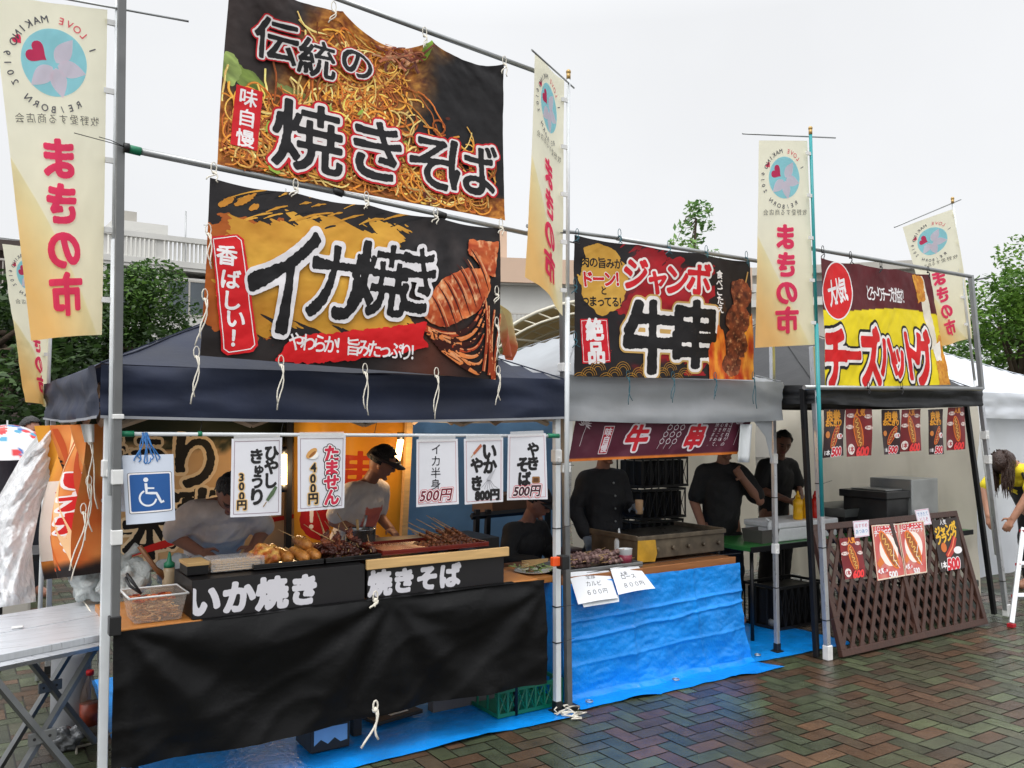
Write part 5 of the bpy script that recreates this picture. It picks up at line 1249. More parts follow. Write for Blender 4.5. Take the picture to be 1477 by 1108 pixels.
def s1(P):
    frame(P, (130, 90, 110))
    for ch, px, py in (('ひ', 391, 653), ('や', 391, 673), ('し', 389, 693)): P.t(ch, px, py, 24, BLACK, .05, brush=.02, sx=.95)
    for ch, px, py, e in (('き', 369, 658, 23), ('ゅ', 372, 676, 18), ('う', 370, 694, 22), ('り', 369, 716, 26)): P.t(ch, px, py, e, BLACK, .05, brush=.02)
    for ch, px, py in (('3', 347, 688), ('0', 347, 701), ('0', 347, 715), ('円', 347, 728)): P.t(ch, px, py, 15, BLACK, .05, [(.13, (228, 190, 130))])
    a, c = P.m(398, 702), P.m(384, 722); P.line([P.m(383, 724), P.m(378, 731)], .004, (150, 120, 80)); P.line([a, ((a[0] + c[0]) / 2 + .002, (a[1] + c[1]) / 2), c], [.012, .02, .014], (86, 108, 76))
price('price_paper', 'price paper for chilled cucumber at 300 yen with a cucumber on a stick', (334, 633), (407, 631), (406, 743), (331, 746), s1)
def s2(P):
    frame(P, (130, 90, 110))
    for k, ch in enumerate('たません'): P.t(ch, 478, 654 + 21 * k, 25, (206, 40, 70), .05, [(.16, (40, 20, 30)), (.11, WHITE)])
    for ch, px, py in (('4', 451, 674), ('0', 450, 690), ('0', 450, 704), ('円', 450, 719)): P.t(ch, px, py, 17, BLACK, .05, [(.13, (228, 190, 130))])
    x, y = P.m(450, 655); P.ell(x, y - .004, .028, .020, (250, 248, 244)); P.ell(x - .006, y + .004, .032, .016, (214, 160, 92), .7); P.ell(x - .002, y - .001, .022, .006, (150, 92, 40), .7)
price('price_paper', 'price paper for egg crackers at 400 yen in red letters', (429, 629), (499, 628), (498, 733), (428, 738), s2)
def s3(P):
    frame(P, (190, 110, 120))
    for k, ch in enumerate('イカ半身'): P.t(ch, 629, 648 + 17 * k, 17, (34, 32, 40), .005)
    P.t('500円', 630, 714, 20, (120, 30, 50), .03, [(.13, (206, 60, 80)), (.09, WHITE)], shear=.2, sp=1.05)
price('price_paper', 'price paper for half a squid at 500 yen with thin lettering', (601, 634), (660, 633), (661, 727), (602, 732), s3)
def s4(P):
    frame(P, (190, 80, 90))
    for ch, px, py, e in (('い', 706, 651, 26), ('か', 707, 672, 24), ('や', 688, 671, 23), ('き', 688, 697, 23)): P.t(ch, px, py, e, BLACK, .06, brush=.02)
    P.t('800円', 704, 714, 17, BLACK, .08, sp=1.0)
    P.line([P.m(679, 660), P.m(694, 641)], .004, (190, 150, 100)); P.line([P.m(683, 655), P.m(694, 642)], [.014, .017], (184, 104, 76))
    for k in range(6):
        a = k * .5 - 1.3; P.line([P.m(706, 690), P.m(706 + 8 * math.sin(a), 698 + 8 * math.cos(a)), P.m(706 + 13 * math.sin(a + .3), 702 + 6 * math.cos(a))], .0016, (80, 80, 90))
    P.poly([P.m(702, 692), P.m(708, 693), P.m(716, 676), P.m(708, 683)], (190, 190, 196), cell=.002)
price('price_paper', 'price paper for grilled squid at 800 yen with a skewer and a squid drawing', (669, 633), (726, 631), (727, 724), (670, 728), s4)
def s5(P):
    frame(P, (190, 90, 110))
    for ch, px, py, e in (('や', 769, 648, 21), ('き', 769, 668, 22), ('そ', 755, 670, 23), ('ば', 757, 691, 22)): P.t(ch, px, py, e, BLACK, .06, brush=.02)
    P.t('500円', 761, 708, 18, (70, 24, 40), .04, [(.15, (206, 60, 80)), (.10, WHITE)], shear=.2)
    x, y = P.m(773, 692); P.rect(x, y, .048, .034, (150, 104, 56), r=.006, rough=.002); P.rect(x, y, .036, .022, (96, 60, 30), r=.004, rough=.004)
price('price_paper', 'price paper for fried noodles at 500 yen nearest the tall middle pole', (733, 627), (787, 625), (789, 720), (733, 722), s5)
# wheelchair sign in a plastic bag on blue strings
def wsign(P):
    x, y = P.m(216, 710); P.rect(x, y, .172, .168, (60, 60, 70), r=.008, cell=.003); P.rect(x, y, .168, .164, WHITE, r=.007, cell=.003); P.rect(x, y, .156, .152, (26, 84, 150), r=.006, cell=.003)
    W_ = (226, 230, 236)
    def at(px, py): return P.m(px, py)
    x0, y0 = at(209, 692); P.ell(x0, y0, .0095, .0095, W_, cell=.002)
    P.line([at(209, 697), at(210, 711), at(224, 711), at(231, 724), at(235, 722)], .0105, W_); P.line([at(210, 704), at(221, 704)], .007, W_)
    cx, cy = at(212, 718); P.line([(cx + .032 * math.cos(a), cy + .032 * math.sin(a)) for a in np.linspace(2.0, 6.1, 22)], .0075, W_)
sg = price('wheelchair_sign', 'wheelchair symbol sign in a white plastic bag hung by the white pole on blue cords', (176, 657), (250, 655), (252, 750), (182, 757), wsign, 3.875, sleeve=False, base=(206, 214, 228), bend=.02)
sg['category'] = 'sign'
b = MB()
for k in range(9):
    a, c = PY(208 + rnd.uniform(-4, 4), 624, 3.89), PY(194 + 4.6 * k, 660 + rnd.uniform(-3, 6), 3.868); md = a.lerp(c, .5) + Vector((rnd.uniform(-.012, .012), rnd.uniform(-.01, .01), 0)); b.tube([a, md, c, c + Vector((rnd.uniform(-.01, .01), 0, -.01))], .0028, 5)
b.build('cord', mat('blue_plastic_cord', (40, 110, 176), rough=.35), sg)
b = MB(); b.sheet(lambda u, v: PY(171 + 70 * u, 660 + 78 * v, 3.90 + .02 * math.sin(4 * u + 3 * v)), 6, 6); b.build('bag', glassy('bag_film', (190, 205, 225), .15, .3), sg)
# ---- back banners and lamps
def cuc_base(x, y):
    k = fbm(x * 9, y * 30 + x * 4, 6); c = mixc_((186, 150, 104), (208, 172, 126), fbm(x * 4, y * 4, 2))
    e = np.clip((np.abs(y - .42) - .36) / .05 + (k - .5) * 3, 0, 1)[:, None]
    return c * (1 - e) + np.array([30, 40, 26]) * e
P, w = printed((112, 604), (478, 602), (474, 790), (124, 838), 6.15, base=cuc_base, cell=.02, disp=lambda u, v: .05 * (fbm(u * 3, v * 2, 43) - .5))
OC = [(.09, (226, 204, 166))]
for ch, px, py, e in (('き', 150, 655, 60), ('ゅ', 178, 660, 44), ('う', 205, 660, 64), ('り', 268, 665, 84), ('一', 158, 770, 64), ('本', 206, 772, 74), ('漬', 262, 745, 78), ('け', 302, 735, 74)): P.t(ch, px, py, e, (26, 24, 22), .035, OC, brush=.025)
P.line([P.m(165, 806), P.m(220, 788), P.m(300, 764), P.m(420, 745)], [.02, .05, .045, .03], (196, 40, 34))
tag(P.build('cucumber_banner', w), 'tan banner with black brush lettering for pickled cucumber at the back of the navy stall', 'banner')
P, w = printed((424, 604), (590, 604), (575, 792), (424, 790), 5.95, base=lambda x, y: mixc_((206, 132, 34), (240, 178, 52), fbm(x * 3, y * 3, 3)), cell=.02, disp=lambda u, v: .08 * np.sin(u * 9) * (.6 + .4 * v))
x, y = P.m(452, 748); P.ell(x, y, .12, .15, (170, 30, 36), 0, .15); P.t('！', 452, 748, 34, WHITE, .03); P.t('串', 520, 680, 60, (190, 60, 20), .03, brush=.02)
tag(P.build('orange_banner', w), 'orange banner with a red spot hung behind the man in the cap', 'banner')
def lamp(label, top, bot, Y, power):
    a, c = PY(*top, Y), PY(*bot, Y); t = thing('work_lamp', label, 'lamp', c); b = MB(); b.cyl(c, a, .022, n=12); b.build('tube', mat('lamp_glow', (255, 214, 150), emit=((255, 196, 120), 14)), t)
    b = MB(); b.cyl(a, a + Vector((0, 0, .05)), .026); b.cyl(c - Vector((0, 0, .05)), c, .026); b.build('lamp_cap', BLKP, t)
    ld = bpy.data.lights.new('lamp_light', 'POINT'); ld.energy = power; ld.color = (1, .72, .42); ld.shadow_soft_size = .05; lo = bpy.data.objects.new('lamp_light', ld); COL.objects.link(lo); lo.parent = t; lo.location = a.lerp(c, .5) - t.location + Vector((0, -.08, 0))
lamp('glowing tube lamp between the cucumber and egg cracker price papers', (409, 655), (409, 699), 5.7, 7)
lamp('glowing tube lamp by the face of the man in the cap', (578, 634), (573, 664), 5.62, 5)
b = MB(); b.bar(PY(417, 600, 5.75), PY(414, 860, 5.75), .04); tag(b.build('tent_prop', BLKM), 'black upright prop behind the gap between the two leftmost price papers', 'prop')
b = MB(); b.bar(PY(590, 606, 5.75), PY(578, 850, 5.75), .045); tag(b.build('wooden_post', PINE), 'pale wooden post at the edge of the orange banner', 'post')
# ================================================================== beef skewer stall
S2 = folding_table('serving_table', 'brown edged serving table of the beef skewer stall behind the blue tarpaulin cover', 3.02, 4.46, 4.12, 4.75, .70, BROWNW, legs='', edge=mat('warm_wood_edge', (150, 96, 54), rough=.4, var=.15, stretch=(1, 9, 9)), th=.04)
def cover(u, v):
    x = 3.0 + u * (1.48 + .16 * v ** 3); k = max(0, (v - .8) / .2)
    y = 4.09 - .03 * v - .17 * k * (.9 + .3 * u) + .02 * noise3((u * 4, v * 3, 5)) + .018 * noise3((u * 9, v * 8, 9)) * v; z = max(.006, .665 * (1 - v / .84)) + .004 * abs(noise3((u * 8, v * 8, 3)))
    y -= .014 * math.exp(-abs(u - .36 + .02 * v) / .008) + .012 * math.exp(-abs(u - .7 - .03 * v) / .008) + .016 * math.exp(-abs(v - .28 + .05 * u) / .007); y -= .012 * math.exp(-((v - .42 + .10 * u - .02 * noise3((u * 6, 0, 2))) / .012) ** 2) + .006 * math.exp(-((v - .60 + .06 * u) / .010) ** 2) + .012 * abs(noise3((u * 7 + v * 3, v * 6, 12))) + .006 * abs(noise3((u * 19, v * 17, 15)))
    return Vector((x, y, z + .02 * k * max(0, noise3((u * 6, 0, 4)))))
b = MB(); b.sheet(cover, 170, 120)
def side(u, v): p = cover(0, v); return p + Vector((-.03 * u * v, u * .5, .0))
b.sheet(side, 14, 60); tag(b.build('tarpaulin_cover', BLUE), 'blue tarpaulin draped over the front of the beef skewer table down to the paving', 'tarpaulin')
b = MB()
for px, py in ((850, 1017), (975, 985), (1093, 949)): q = PZ(px, py); b.tube([q + Vector((.02 * math.cos(a), .02 * math.sin(a), .022)) for a in np.linspace(0, 6.3, 12)], .004, 5)
tag(b.build('tarpaulin_eyelet', STEEL), 'metal eyelets along the lower edge of the draped blue tarpaulin', 'eyelet')
def fl2(u, v):
    x = 2.95 + u * 2.6; y = 4.1 - .12 * u + v * 1.8; return Vector((x, y, .004 + wr(x, y, 7)))
tarp('ground_tarpaulin', 'blue tarpaulin spread on the paving between the beef and hotdog stalls', fl2, 80, 50)
# plank and leek plate at the left
b = MB(); q = PY(742, 834, 4.3); b.box((2.78, 4.2, .665), (3.3, 4.62, .70)); tag(b.build('wooden_plank', VENEER, bevel=.003), 'wooden plank shelf bridging the noodle stall and the beef stall', 'plank')
t = thing('leek_plate', 'pale plate of cut leeks with chopsticks on the plank beside the middle pole', 'plate', (2.98, 4.36, .70)); b = MB(); b.lathe((2.98, 4.36, .701), [(.06, 0), (.11, .012), (.115, .016), (.105, .013), (.05, .006)], 26); b.build('dish', TAPE, t)
b = MB(); rr = random.Random(8)
for k in range(46):
    a = rr.uniform(0, 6.28); p = Vector((2.98 + rr.gauss(0, .045), 4.36 + rr.gauss(0, .04), .715 + rr.random() * .035)); b.tube([p, p + Vector((.05 * math.cos(a), .05 * math.sin(a), rr.uniform(-.01, .012)))], .005, 6, col=rr.choice([(200, 206, 176), (120, 150, 80), (168, 186, 120), (150, 110, 80)]))
b.build('leeks', FOOD, t, attr=True)
b = MB()
for k in range(5): b.cyl((2.84 + .02 * k, 4.27 + .03 * k, .755 + .004 * k), (3.07 + .015 * k, 4.33 + .02 * k, .765), .003, n=6)
b.build('chopsticks', PINE, t)
# heap of raw skewers on a tray
q0, q1 = xat(798, 4.3), xat(905, 4.3)
tray('grey metal tray of raw beef skewers behind the two white menu papers', q0, q1, 4.16, 4.5, .702, STEEL, .03, 'skewer_tray')
MEATR = mat('raw_beef', attr='Col', rough=.4, var=.3, vs=40, bump=.4, bs=60)
def raw_skewer():
    t = thing('raw_skewer', '', 'skewer'); b = MB(); b.cyl((0, -.03, 0), (0, .25, 0), .002, .0018, 6); b.build('stick', STICK, t); b = MB(); r_ = random.Random(2)
    for k in range(6): b.ball((r_.uniform(-.003, .003), .02 + .027 * k, 0), (.018, .017, .011), n=9, jit=.35, seed=k, col=r_.choice([(120, 92, 88), (98, 70, 68), (140, 112, 104)]))
    b.build('meat', MEATR, t, attr=True); return t
pr = raw_skewer()
for i in range(44):
    o = pr if i == 0 else copy_tree(pr); o.location = (RNG.uniform(q0 + .05, q1 - .2), 4.2 + RNG.uniform(0, .16), .718 + .055 * RNG.random() + .01); o.rotation_euler = (R(RNG.uniform(0, 9)), RNG.uniform(0, 3), R(-70 + RNG.uniform(-14, 14))); tag(o, 'raw beef skewer in the heap on the grey tray', 'skewer', 'raw beef skewers heaped on the tray')
# cup, bottle, griddle
q = PY(905, 812, 4.22); t = thing('paper_cup', 'white paper cup with a maroon band between the raw skewers and the griddle', 'cup', (q.x, 4.24, .702)); b = MB(); b.lathe((q.x, 4.24, .702), [(.036, 0), (.044, .105), (.046, .108), (.041, .104), (.034, .01)], 24); b.build('cup_body', WPAINT, t); b = MB(); b.lathe((q.x, 4.24, .702), [(.0385, .018), (.0435, .07)], 24); b.build('printed_band', mat('maroon_print', (130, 40, 60), rough=.5), t)
q = PY(893, 800, 4.45); t = thing('squeeze_bottle', 'small white squeeze bottle behind the paper cup', 'bottle', (q.x, 4.45, .702)); b = MB(); b.lathe((q.x, 4.45, .702), [(.03, 0), (.032, .02), (.032, .12), (.02, .15), (.012, .155)], 18); b.build('bottle_body', WPAINT, t); b = MB(); b.lathe((q.x, 4.45, .857), [(.012, 0), (.004, .05)], 12); b.build('nozzle', WPAINT, t)
gx0, gx1 = xat(922, 4.22), xat(1046, 4.22)
t = thing('griddle', 'stained steel gas griddle with five knobs on the beef skewer table', 'griddle', ((gx0 + gx1) / 2, 4.4, .70)); GRD = mat('greasy_steel', (98, 88, 74), rough=.5, metal=.5, var=.4, vs=12, dirt=.8)
b = MB(); b.box((gx0, 4.24, .725), (gx1, 4.72, .845)); b.box((gx0 - .01, 4.23, .8455), (gx1 + .01, 4.245, .875)); b.box((gx0 - .01, 4.245, .8455), (gx0 + .005, 4.73, .88)); b.box((gx1 - .005, 4.245, .8455), (gx1 + .01, 4.73, .88)); b.build('griddle_body', GRD, t, bevel=.004)
b = MB(); b.box((gx0 + .006, 4.246, .8462), (gx1 - .006, 4.72, .853)); b.build('hot_plate', mat('burnt_iron', (40, 36, 32), rough=.3, metal=.4, var=.4, vs=9), t)
for k in range(5):
    x = gx0 + .16 + (gx1 - gx0 - .22) * k / 4; b = MB(); b.cyl((x, 4.217, .785), (x, 4.239, .785), .012, .014); b.build('knob', GRD, t)
for x in (gx0 + .03, gx1 - .03):
    b = MB(); b.cyl((x, 4.27, .701), (x, 4.27, .7245), .014); b.build('foot', BLKP, t)
b = MB(); b.add([(gx0 - .012, 4.235, .715), (gx0 + .13, 4.226, .71), (gx0 + .15, 4.226, .76), (gx0 + .135, 4.226, .848), (gx0 - .012, 4.226, .852)], [(0, 1, 2, 3, 4)]); b.build('yellow_guard', mat('greasy_yellow_sheet', (196, 150, 46), rough=.35, var=.3, vs=10, dirt=.4), t, thick=.004)
# white menu papers on the front
def menu(name, label, tl, tr, br, bl, rows, Y):
    P, w = printed(tl, tr, br, bl, Y, base=(232, 234, 238), cell=.02, disp=lambda u, v: .01 * np.sin(u * 3 + v))
    for s_, px, py, e in rows: P.t(s_, px, py, e, (60, 60, 66), .0)
    return tag(P.build(name, w, PAPER, toward=(0, -1, .3)), label, 'menu paper')
menu('menu_paper', 'white menu paper with two lines of small writing, next to the middle pole', (819, 827), (879, 822), (891, 863), (834, 872), [('全部', 850, 833, 8), ('カルビ', 855, 843, 9), ('６００円', 860, 855, 9)], [4.14, 4.13, 4.0, 4.0])
menu('menu_paper', 'white menu paper with two lines of small writing, next to the griddle', (879, 821), (922, 816), (945, 849), (892, 858), [('大串', 898, 829, 7), ('ロース', 905, 833, 9), ('８００円', 913, 844, 9)], [4.13, 4.13, 4.0, 4.0])
b = MB(); b.tube([PY(815, 830, 4.13), PY(870, 823, 4.12), PY(925, 814, 4.12), PY(1010, 803, 4.11), PY(1068, 798, 4.1)], .002, 5); tag(b.build('black_wire', BLKTIE), 'thin black wire strung along the edge of the beef skewer table', 'wire')
b = MB()
b.add([PY(838, 866, 4.02), PY(892, 858, 4.02), PY(893, 868, 4.0), PY(842, 876, 4.0)], [(0, 1, 2, 3)]); tag(b.build('paper_slip', WPAINT, thick=.001), 'white paper slip sticking out under the menu paper next to the middle pole', 'paper')
# maroon shop curtain
def nor_base(x, y):
    c = np.tile(np.array([[88, 34, 52.]]), (len(x), 1)); t = (y < .022)[:, None]
    return np.where(t, np.array([[214, 120, 44.]]), c) + ((fbm(x * 9, y * 9, 3) - .5) * 12)[:, None]
QN = ((831, 606), (1087, 601), (1064, 655), (820, 666))
P, wN = printed(*QN, 4.1, base=nor_base, cell=.011, disp=lambda u, v: .035 * (fbm(u * 5, v * 1.2, 53) - .5) + .02 * (fbm(u * 13, v, 55) - .5) * (1 - v))
wh = (226, 214, 220)
for px, py, s_ in ((842, 622, 1), (1064, 620, 1), (1052, 612, .7)):
    for k in range(9):
        a = k * .42 - .4; x, y = P.m(px, py - 8); P.line([(x + .006 * math.cos(a), y + .006 * math.sin(a)), (x + .028 * s_ * math.cos(a), y + .028 * s_ * math.sin(a)), (x + .05 * s_ * math.cos(a - .15), y + .05 * s_ * math.sin(a - .15))], [.002, .009 * s_, .001], wh)
    P.line([P.m(px + 2, py - 8), P.m(px - 8, py + 22)], .003, wh)
x, y = P.m(868, 635); P.rect(x, y, .075, .19, wh, r=.003); P.rect(x, y, .066, .18, (176, 36, 54), r=.002)
P.t('味自慢', 868, 635, 12.5, wh, .04, vert=True, sp=.95)
P.t('牛', 910, 632, 40, (204, 34, 48), .05, [(.12, wh)], brush=.02); P.t('串', 994, 630, 40, (204, 34, 48), .05, [(.12, wh)], brush=.02)
for k in range(3):                       # line drawing of skewers
    ox = 942 + 9 * k; P.line([P.m(ox - 5, 648), P.m(ox + 16, 608 + 2 * k)], .0024, wh)
    for q_ in range(3): x, y = P.m(ox + 2 + 5.5 * q_, 637 - 10 * q_); P.ell(x, y, .019, .019, wh, cell=.003); P.ell(x, y, .015, .015, (88, 34, 52), cell=.003)
for k, s_ in enumerate(('こだわりの', '食材と味、', '心をこめて', '焼きます。')): P.t(s_, 1043 - 7.5 * k, 627, 7.2, wh, .0, vert=True, sp=1.05)
tag(P.build('shop_curtain', wN), 'maroon shop curtain with red lettering and an orange hem under the pale grey tent', 'shop curtain')
b = MB(); b.sheet(lambda u, v: PY(1068 + 17 * u - 4 * v, 612 + 55 * v, 4.06 + .015 * math.sin(5 * u)), 6, 6); tag(b.build('blank_paper', WPAINT, thick=.001), 'blank white paper hanging at the right end of the maroon shop curtain', 'paper')
# black crates stacked behind
for k in range(3): crate('stacked_crate', ['lowest', 'middle', 'topmost'][k] + ' black crate of the stack against the back wall behind the griddle', xat(905, 5.75) + .02 * k, xat(968, 5.75) + .03 * k, 5.6, 5.95, .5 + .27 * k, .76 + .27 * k, BLKP, 6, 'black crates stacked against the back wall')
b = MB(); b.box((xat(905, 5.7), 5.55, .0), (xat(972, 5.7), 6.0, .498)); tag(b.build('equipment_box', BLKBOX, bevel=.01), 'black equipment box under the stack of black crates', 'box')
q = PY(950, 668, 5.7); b = MB(); b.lathe((q.x, 5.75, 1.302), [(.07, 0), (.07, .1), (.05, .12), (.02, .125)], 16); tag(b.build('black_canister', BLKP), 'black canister on the topmost black crate', 'canister')
# low shelf and carton at the back of the noodle stall, right side
t = thing('storage_rack', 'black metal rack at the back between the noodle stall and the beef stall', 'rack', PY(700, 760, 5.5)); b = MB()
for px in (688, 704): b.bar(PY(px, 735, 5.5), PY(px - 6, 900, 5.5), .035)
b.bar(PY(680, 745, 5.5), PY(790, 735, 5.5), .035); b.bar(PY(790, 735, 5.5), PY(790, 880, 5.5), .035); b.build('rack_frame', BLKM, t)
b = MB(); a, c = PY(705, 742, 5.6), PY(757, 712, 5.6); b.box((a.x, 5.55, a.z), (c.x, 5.85, c.z)); tag(b.build('cardboard_carton', mat('cardboard', (112, 84, 66), rough=.8, var=.15), bevel=.004), 'cardboard carton on the black metal rack below the price papers', 'carton')
q = PY(822, 745, 5.3); b = MB(); b.lathe((q.x, 5.3, 0), [(.13, 0), (.15, .02), (.15, .62), (.16, .64), (.05, .66)], 24); tag(b.build('dark_red_bin', mat('dark_red_plastic', (70, 24, 30), rough=.4)), 'dark red bin beside the person holding a glass', 'bin')
t = thing('ratchet_strap', 'orange and black clamp on the middle pole beside the leek plate', 'clamp', PY(801, 810, 3.9)); b = MB(); b.cbox(PY(801, 810, 3.875), (.05, .03, .05)); b.build('orange_lever', mat('orange_plastic', (230, 84, 30), rough=.4), t, bevel=.005); b = MB(); b.cbox(PY(812, 811, 3.868), (.05, .06, .075)); b.build('black_body', BLKP, t, bevel=.005)
b = MB(); c = PZ(818, 1030)
for k in range(4): b.tube([c + Vector((rnd.uniform(-.04, .06) + .05 * math.cos(3 * t_ + k), rnd.uniform(-.03, .03) - .08 * t_ + .04 * math.sin(4 * t_ + k), .012 + .03 * abs(math.sin(5 * t_ + k)) * (1 - t_))) for t_ in np.linspace(0, 1, 12)], .004, 6)
tag(b.build('tie_rope', CORD), 'loose white rope tied round the foot of the middle pole', 'rope')

# ================================================================== cheese hotdog stall
GREENT = mat('green_table_top', (44, 112, 52), rough=.4, var=.1)
folding_table('folding_table', 'green topped folding table carrying the foam box, left of the lattice', 4.88, 5.95, 4.35, 4.95, .70, GREENT, 'fb', edge=BLKM)
folding_table('folding_table', 'green topped folding table carrying the fryer, right of the lattice', 6.02, 7.16, 4.0, 4.6, .71, GREENT, 'fb', edge=BLKM)
FOAM = mat('foam_box', (226, 228, 230), rough=.7, var=.04, vs=40, bump=.1, bs=120)
f0, f1 = xat(1121, 4.42), xat(1205, 4.42)
t = thing('foam_box', 'white foam box under the yellow mustard bottles', 'box', ((f0 + f1) / 2, 4.5, .702)); b = MB(); b.box((f0, 4.42, .702), (f1, 4.75, .80)); b.build('tub', FOAM, t, bevel=.01); b = MB(); b.box((f0 - .008, 4.412, .8005), (f1 + .008, 4.758, .845)); b.build('lid', FOAM, t, bevel=.01)
def squeeze(label, px, c, h=.2, name='mustard_bottle', cat='bottle', Y=4.5, z=.845):
    q = PY(px, 740, Y); t = thing(name, label, cat, (q.x, Y, z)); b = MB(); b.lathe((q.x, Y, z), [(.034, 0), (.038, .01), (.038, h * .35), (.034, h * .45), (.038, h * .55), (.038, h * .72), (.022, h * .82), (.016, h * .84)], 22); b.build('bottle_body', mat(name + '_plastic', c, rough=.3, var=.06), t)
    b = MB(); b.lathe((q.x, Y, z + h * .842), [(.02, 0), (.02, .02), (.012, .026), (.008, .045), (.005, .055)], 16); b.build('cap', mat(name + '_cap', c, rough=.35), t)
squeeze('yellow mustard bottle on the foam box, the one farther from the ketchup', 1151, (236, 178, 20)); squeeze('yellow mustard bottle on the foam box, the one touching the ketchup', 1164, (236, 178, 20))
squeeze('red ketchup bottle beside the mustard bottles on the foam box', 1176, (190, 30, 24), .19, 'ketchup_bottle')
t = thing('spray_bottle', 'small tub with a white spray head at the left end of the green table', 'bottle', PY(1101, 800, 4.5)); q = PY(1101, 800, 4.5); b = MB(); tub(q.x - .1, q.x + .09, 4.42, 4.62, .702, .80, .012).build('tub', mat('grey_tub', (92, 88, 84), rough=.4), t, thick=.003); b.tube([(q.x + .07, 4.5, .72), (q.x + .075, 4.5, .85)], [.03, .014], 10); b.tube([(q.x + .075, 4.5, .85), (q.x + .03, 4.5, .875)], [.012, .008], 8); b.build('spray_head', WPAINT, t)
tr0, tr1 = xat(1185, 4.6), xat(1262, 4.6)
t = thing('food_tray', 'steel tray set behind the foam box below the hanging posters', 'tray', (tr0, 4.7, .703)); b = MB(); tub(tr0 + .02, tr1, 4.4, 4.9, .84, .905, .02).build('pan', STEEL, t, thick=.004)
b = MB(); b.box((tr0 + .03, 4.42, .71), (tr1 - .02, 4.88, .838)); b.build('stand', BLKM, t, bevel=.004)
y_ = 4.25; e0, e1, e2 = xat(1222, 4.5), xat(1284, 4.3), xat(1330, 4.25)
DSTEEL = mat('dark_dull_steel', (62, 62, 62), rough=.4, metal=.5, var=.25, vs=6, dirt=.3)
t = thing('deep_fryer', 'steel deep fryer with a tall boxy hood at the right of the hotdog stall', 'fryer', (e1, 4.3, .712)); b = MB(); zt_ = PY(1305, 690, 4.25).z; b.box((e1, 4.12, .712), (e2, 4.5, zt_)); b.build('fryer_hood', mat('brushed_grey_steel', (186, 188, 186), rough=.35, metal=.6, var=.15, vs=5, dirt=.2), t, bevel=.008)
b = MB(); zz = PY(1250, 706, 4.4).z; b.box((e0, 4.15, .712), (e1 - .003, 4.55, zz - .06)); b.box((e0 - .03, 4.13, zz - .058), (e1 - .003, 4.57, zz)); b.build('fryer_tank', DSTEEL, t, bevel=.006)
b = MB(); b.box((e0 + .03, 4.18, zz + .001), (e1 - .03, 4.5, zz + .012)); b.build('fryer_lid', STEEL, t, bevel=.004)
for k in range(2): b = MB(); b.cyl((e0 + .1 + .15 * k, 4.125, .8), (e0 + .1 + .15 * k, 4.149, .8), .02); b.build('knob', BLKP, t)
# lattice screen leaning against the tables
A, B_, C_, D_ = PZ(1213, 951), PZ(1423, 902), PY(1386, 745, 4.02), PY(1190, 766, 3.98)
U = (B_ - A); Lw = U.length; U.normalize(); Vv = ((D_ - A) + (C_ - B_)) / 2; Vv -= U * Vv.dot(U) * .999; Lh = .9; Vv.normalize(); Nn = U.cross(Vv).normalized()
M_ = Matrix(((U.x, Vv.x, Nn.x, A.x), (U.y, Vv.y, Nn.y, A.y), (U.z, Vv.z, Nn.z, A.z + .012), (0, 0, 0, 1)))
LAT = mat('brown_painted_wood', (68, 43, 34), rough=.45, var=.2, vs=14, bump=.15, bs=60)
t = thing('lattice_screen', 'brown wooden lattice screen leaning in front of the hotdog stall with posters on it', 'screen', A); b = MB()
for x0, x1, y0, y1 in ((0, Lw, 0, .045), (0, Lw, Lh - .045, Lh), (0, .045, .0452, Lh - .0452), (Lw - .045, Lw, .0452, Lh - .0452), (Lw / 2 - .022, Lw / 2 + .022, .0452, Lh - .0452)): b.box((x0, y0, -.018), (x1, y1, .018), 0, M_)
b.build('frame', LAT, t, bevel=.003)
b = MB(); sp, wd = .104, .033
for sgn, zz_ in ((1, .003), (-1, -.0085)):
    k = -int(Lh / sp) - 2
    while k * sp < Lw + Lh:
        x = k * sp; k += 1
        a0, a1 = (x, 0), (x + sgn * Lh * .62, Lh)
        if sgn < 0: a0, a1 = (x, 0), (x - Lh * .62, Lh)
        t0, t1 = 0., 1.; dx = a1[0] - a0[0]
        lo, hi = sorted(((0.03 - a0[0]) / dx, (Lw - .03 - a0[0]) / dx)); t0, t1 = max(.03, lo), min(.97, hi)
        if t1 - t0 < .04: continue
        p, q = Vector((a0[0] + dx * t0, Lh * t0, zz_)), Vector((a0[0] + dx * t1, Lh * t1, zz_)); d_ = (q - p).normalized(); n_ = Vector((-d_.y, d_.x, 0)) * wd / 2; h_ = Vector((0, 0, .005))
        b.add([M_ @ v for v in (p - n_ - h_, q - n_ - h_, q + n_ - h_, p + n_ - h_, p - n_ + h_, q - n_ + h_, q + n_ + h_, p + n_ + h_)], [(3, 2, 1, 0), (4, 5, 6, 7), (0, 1, 5, 4), (1, 2, 6, 5), (2, 3, 7, 6), (3, 0, 4, 7)])
b.build('lattice', LAT, t)
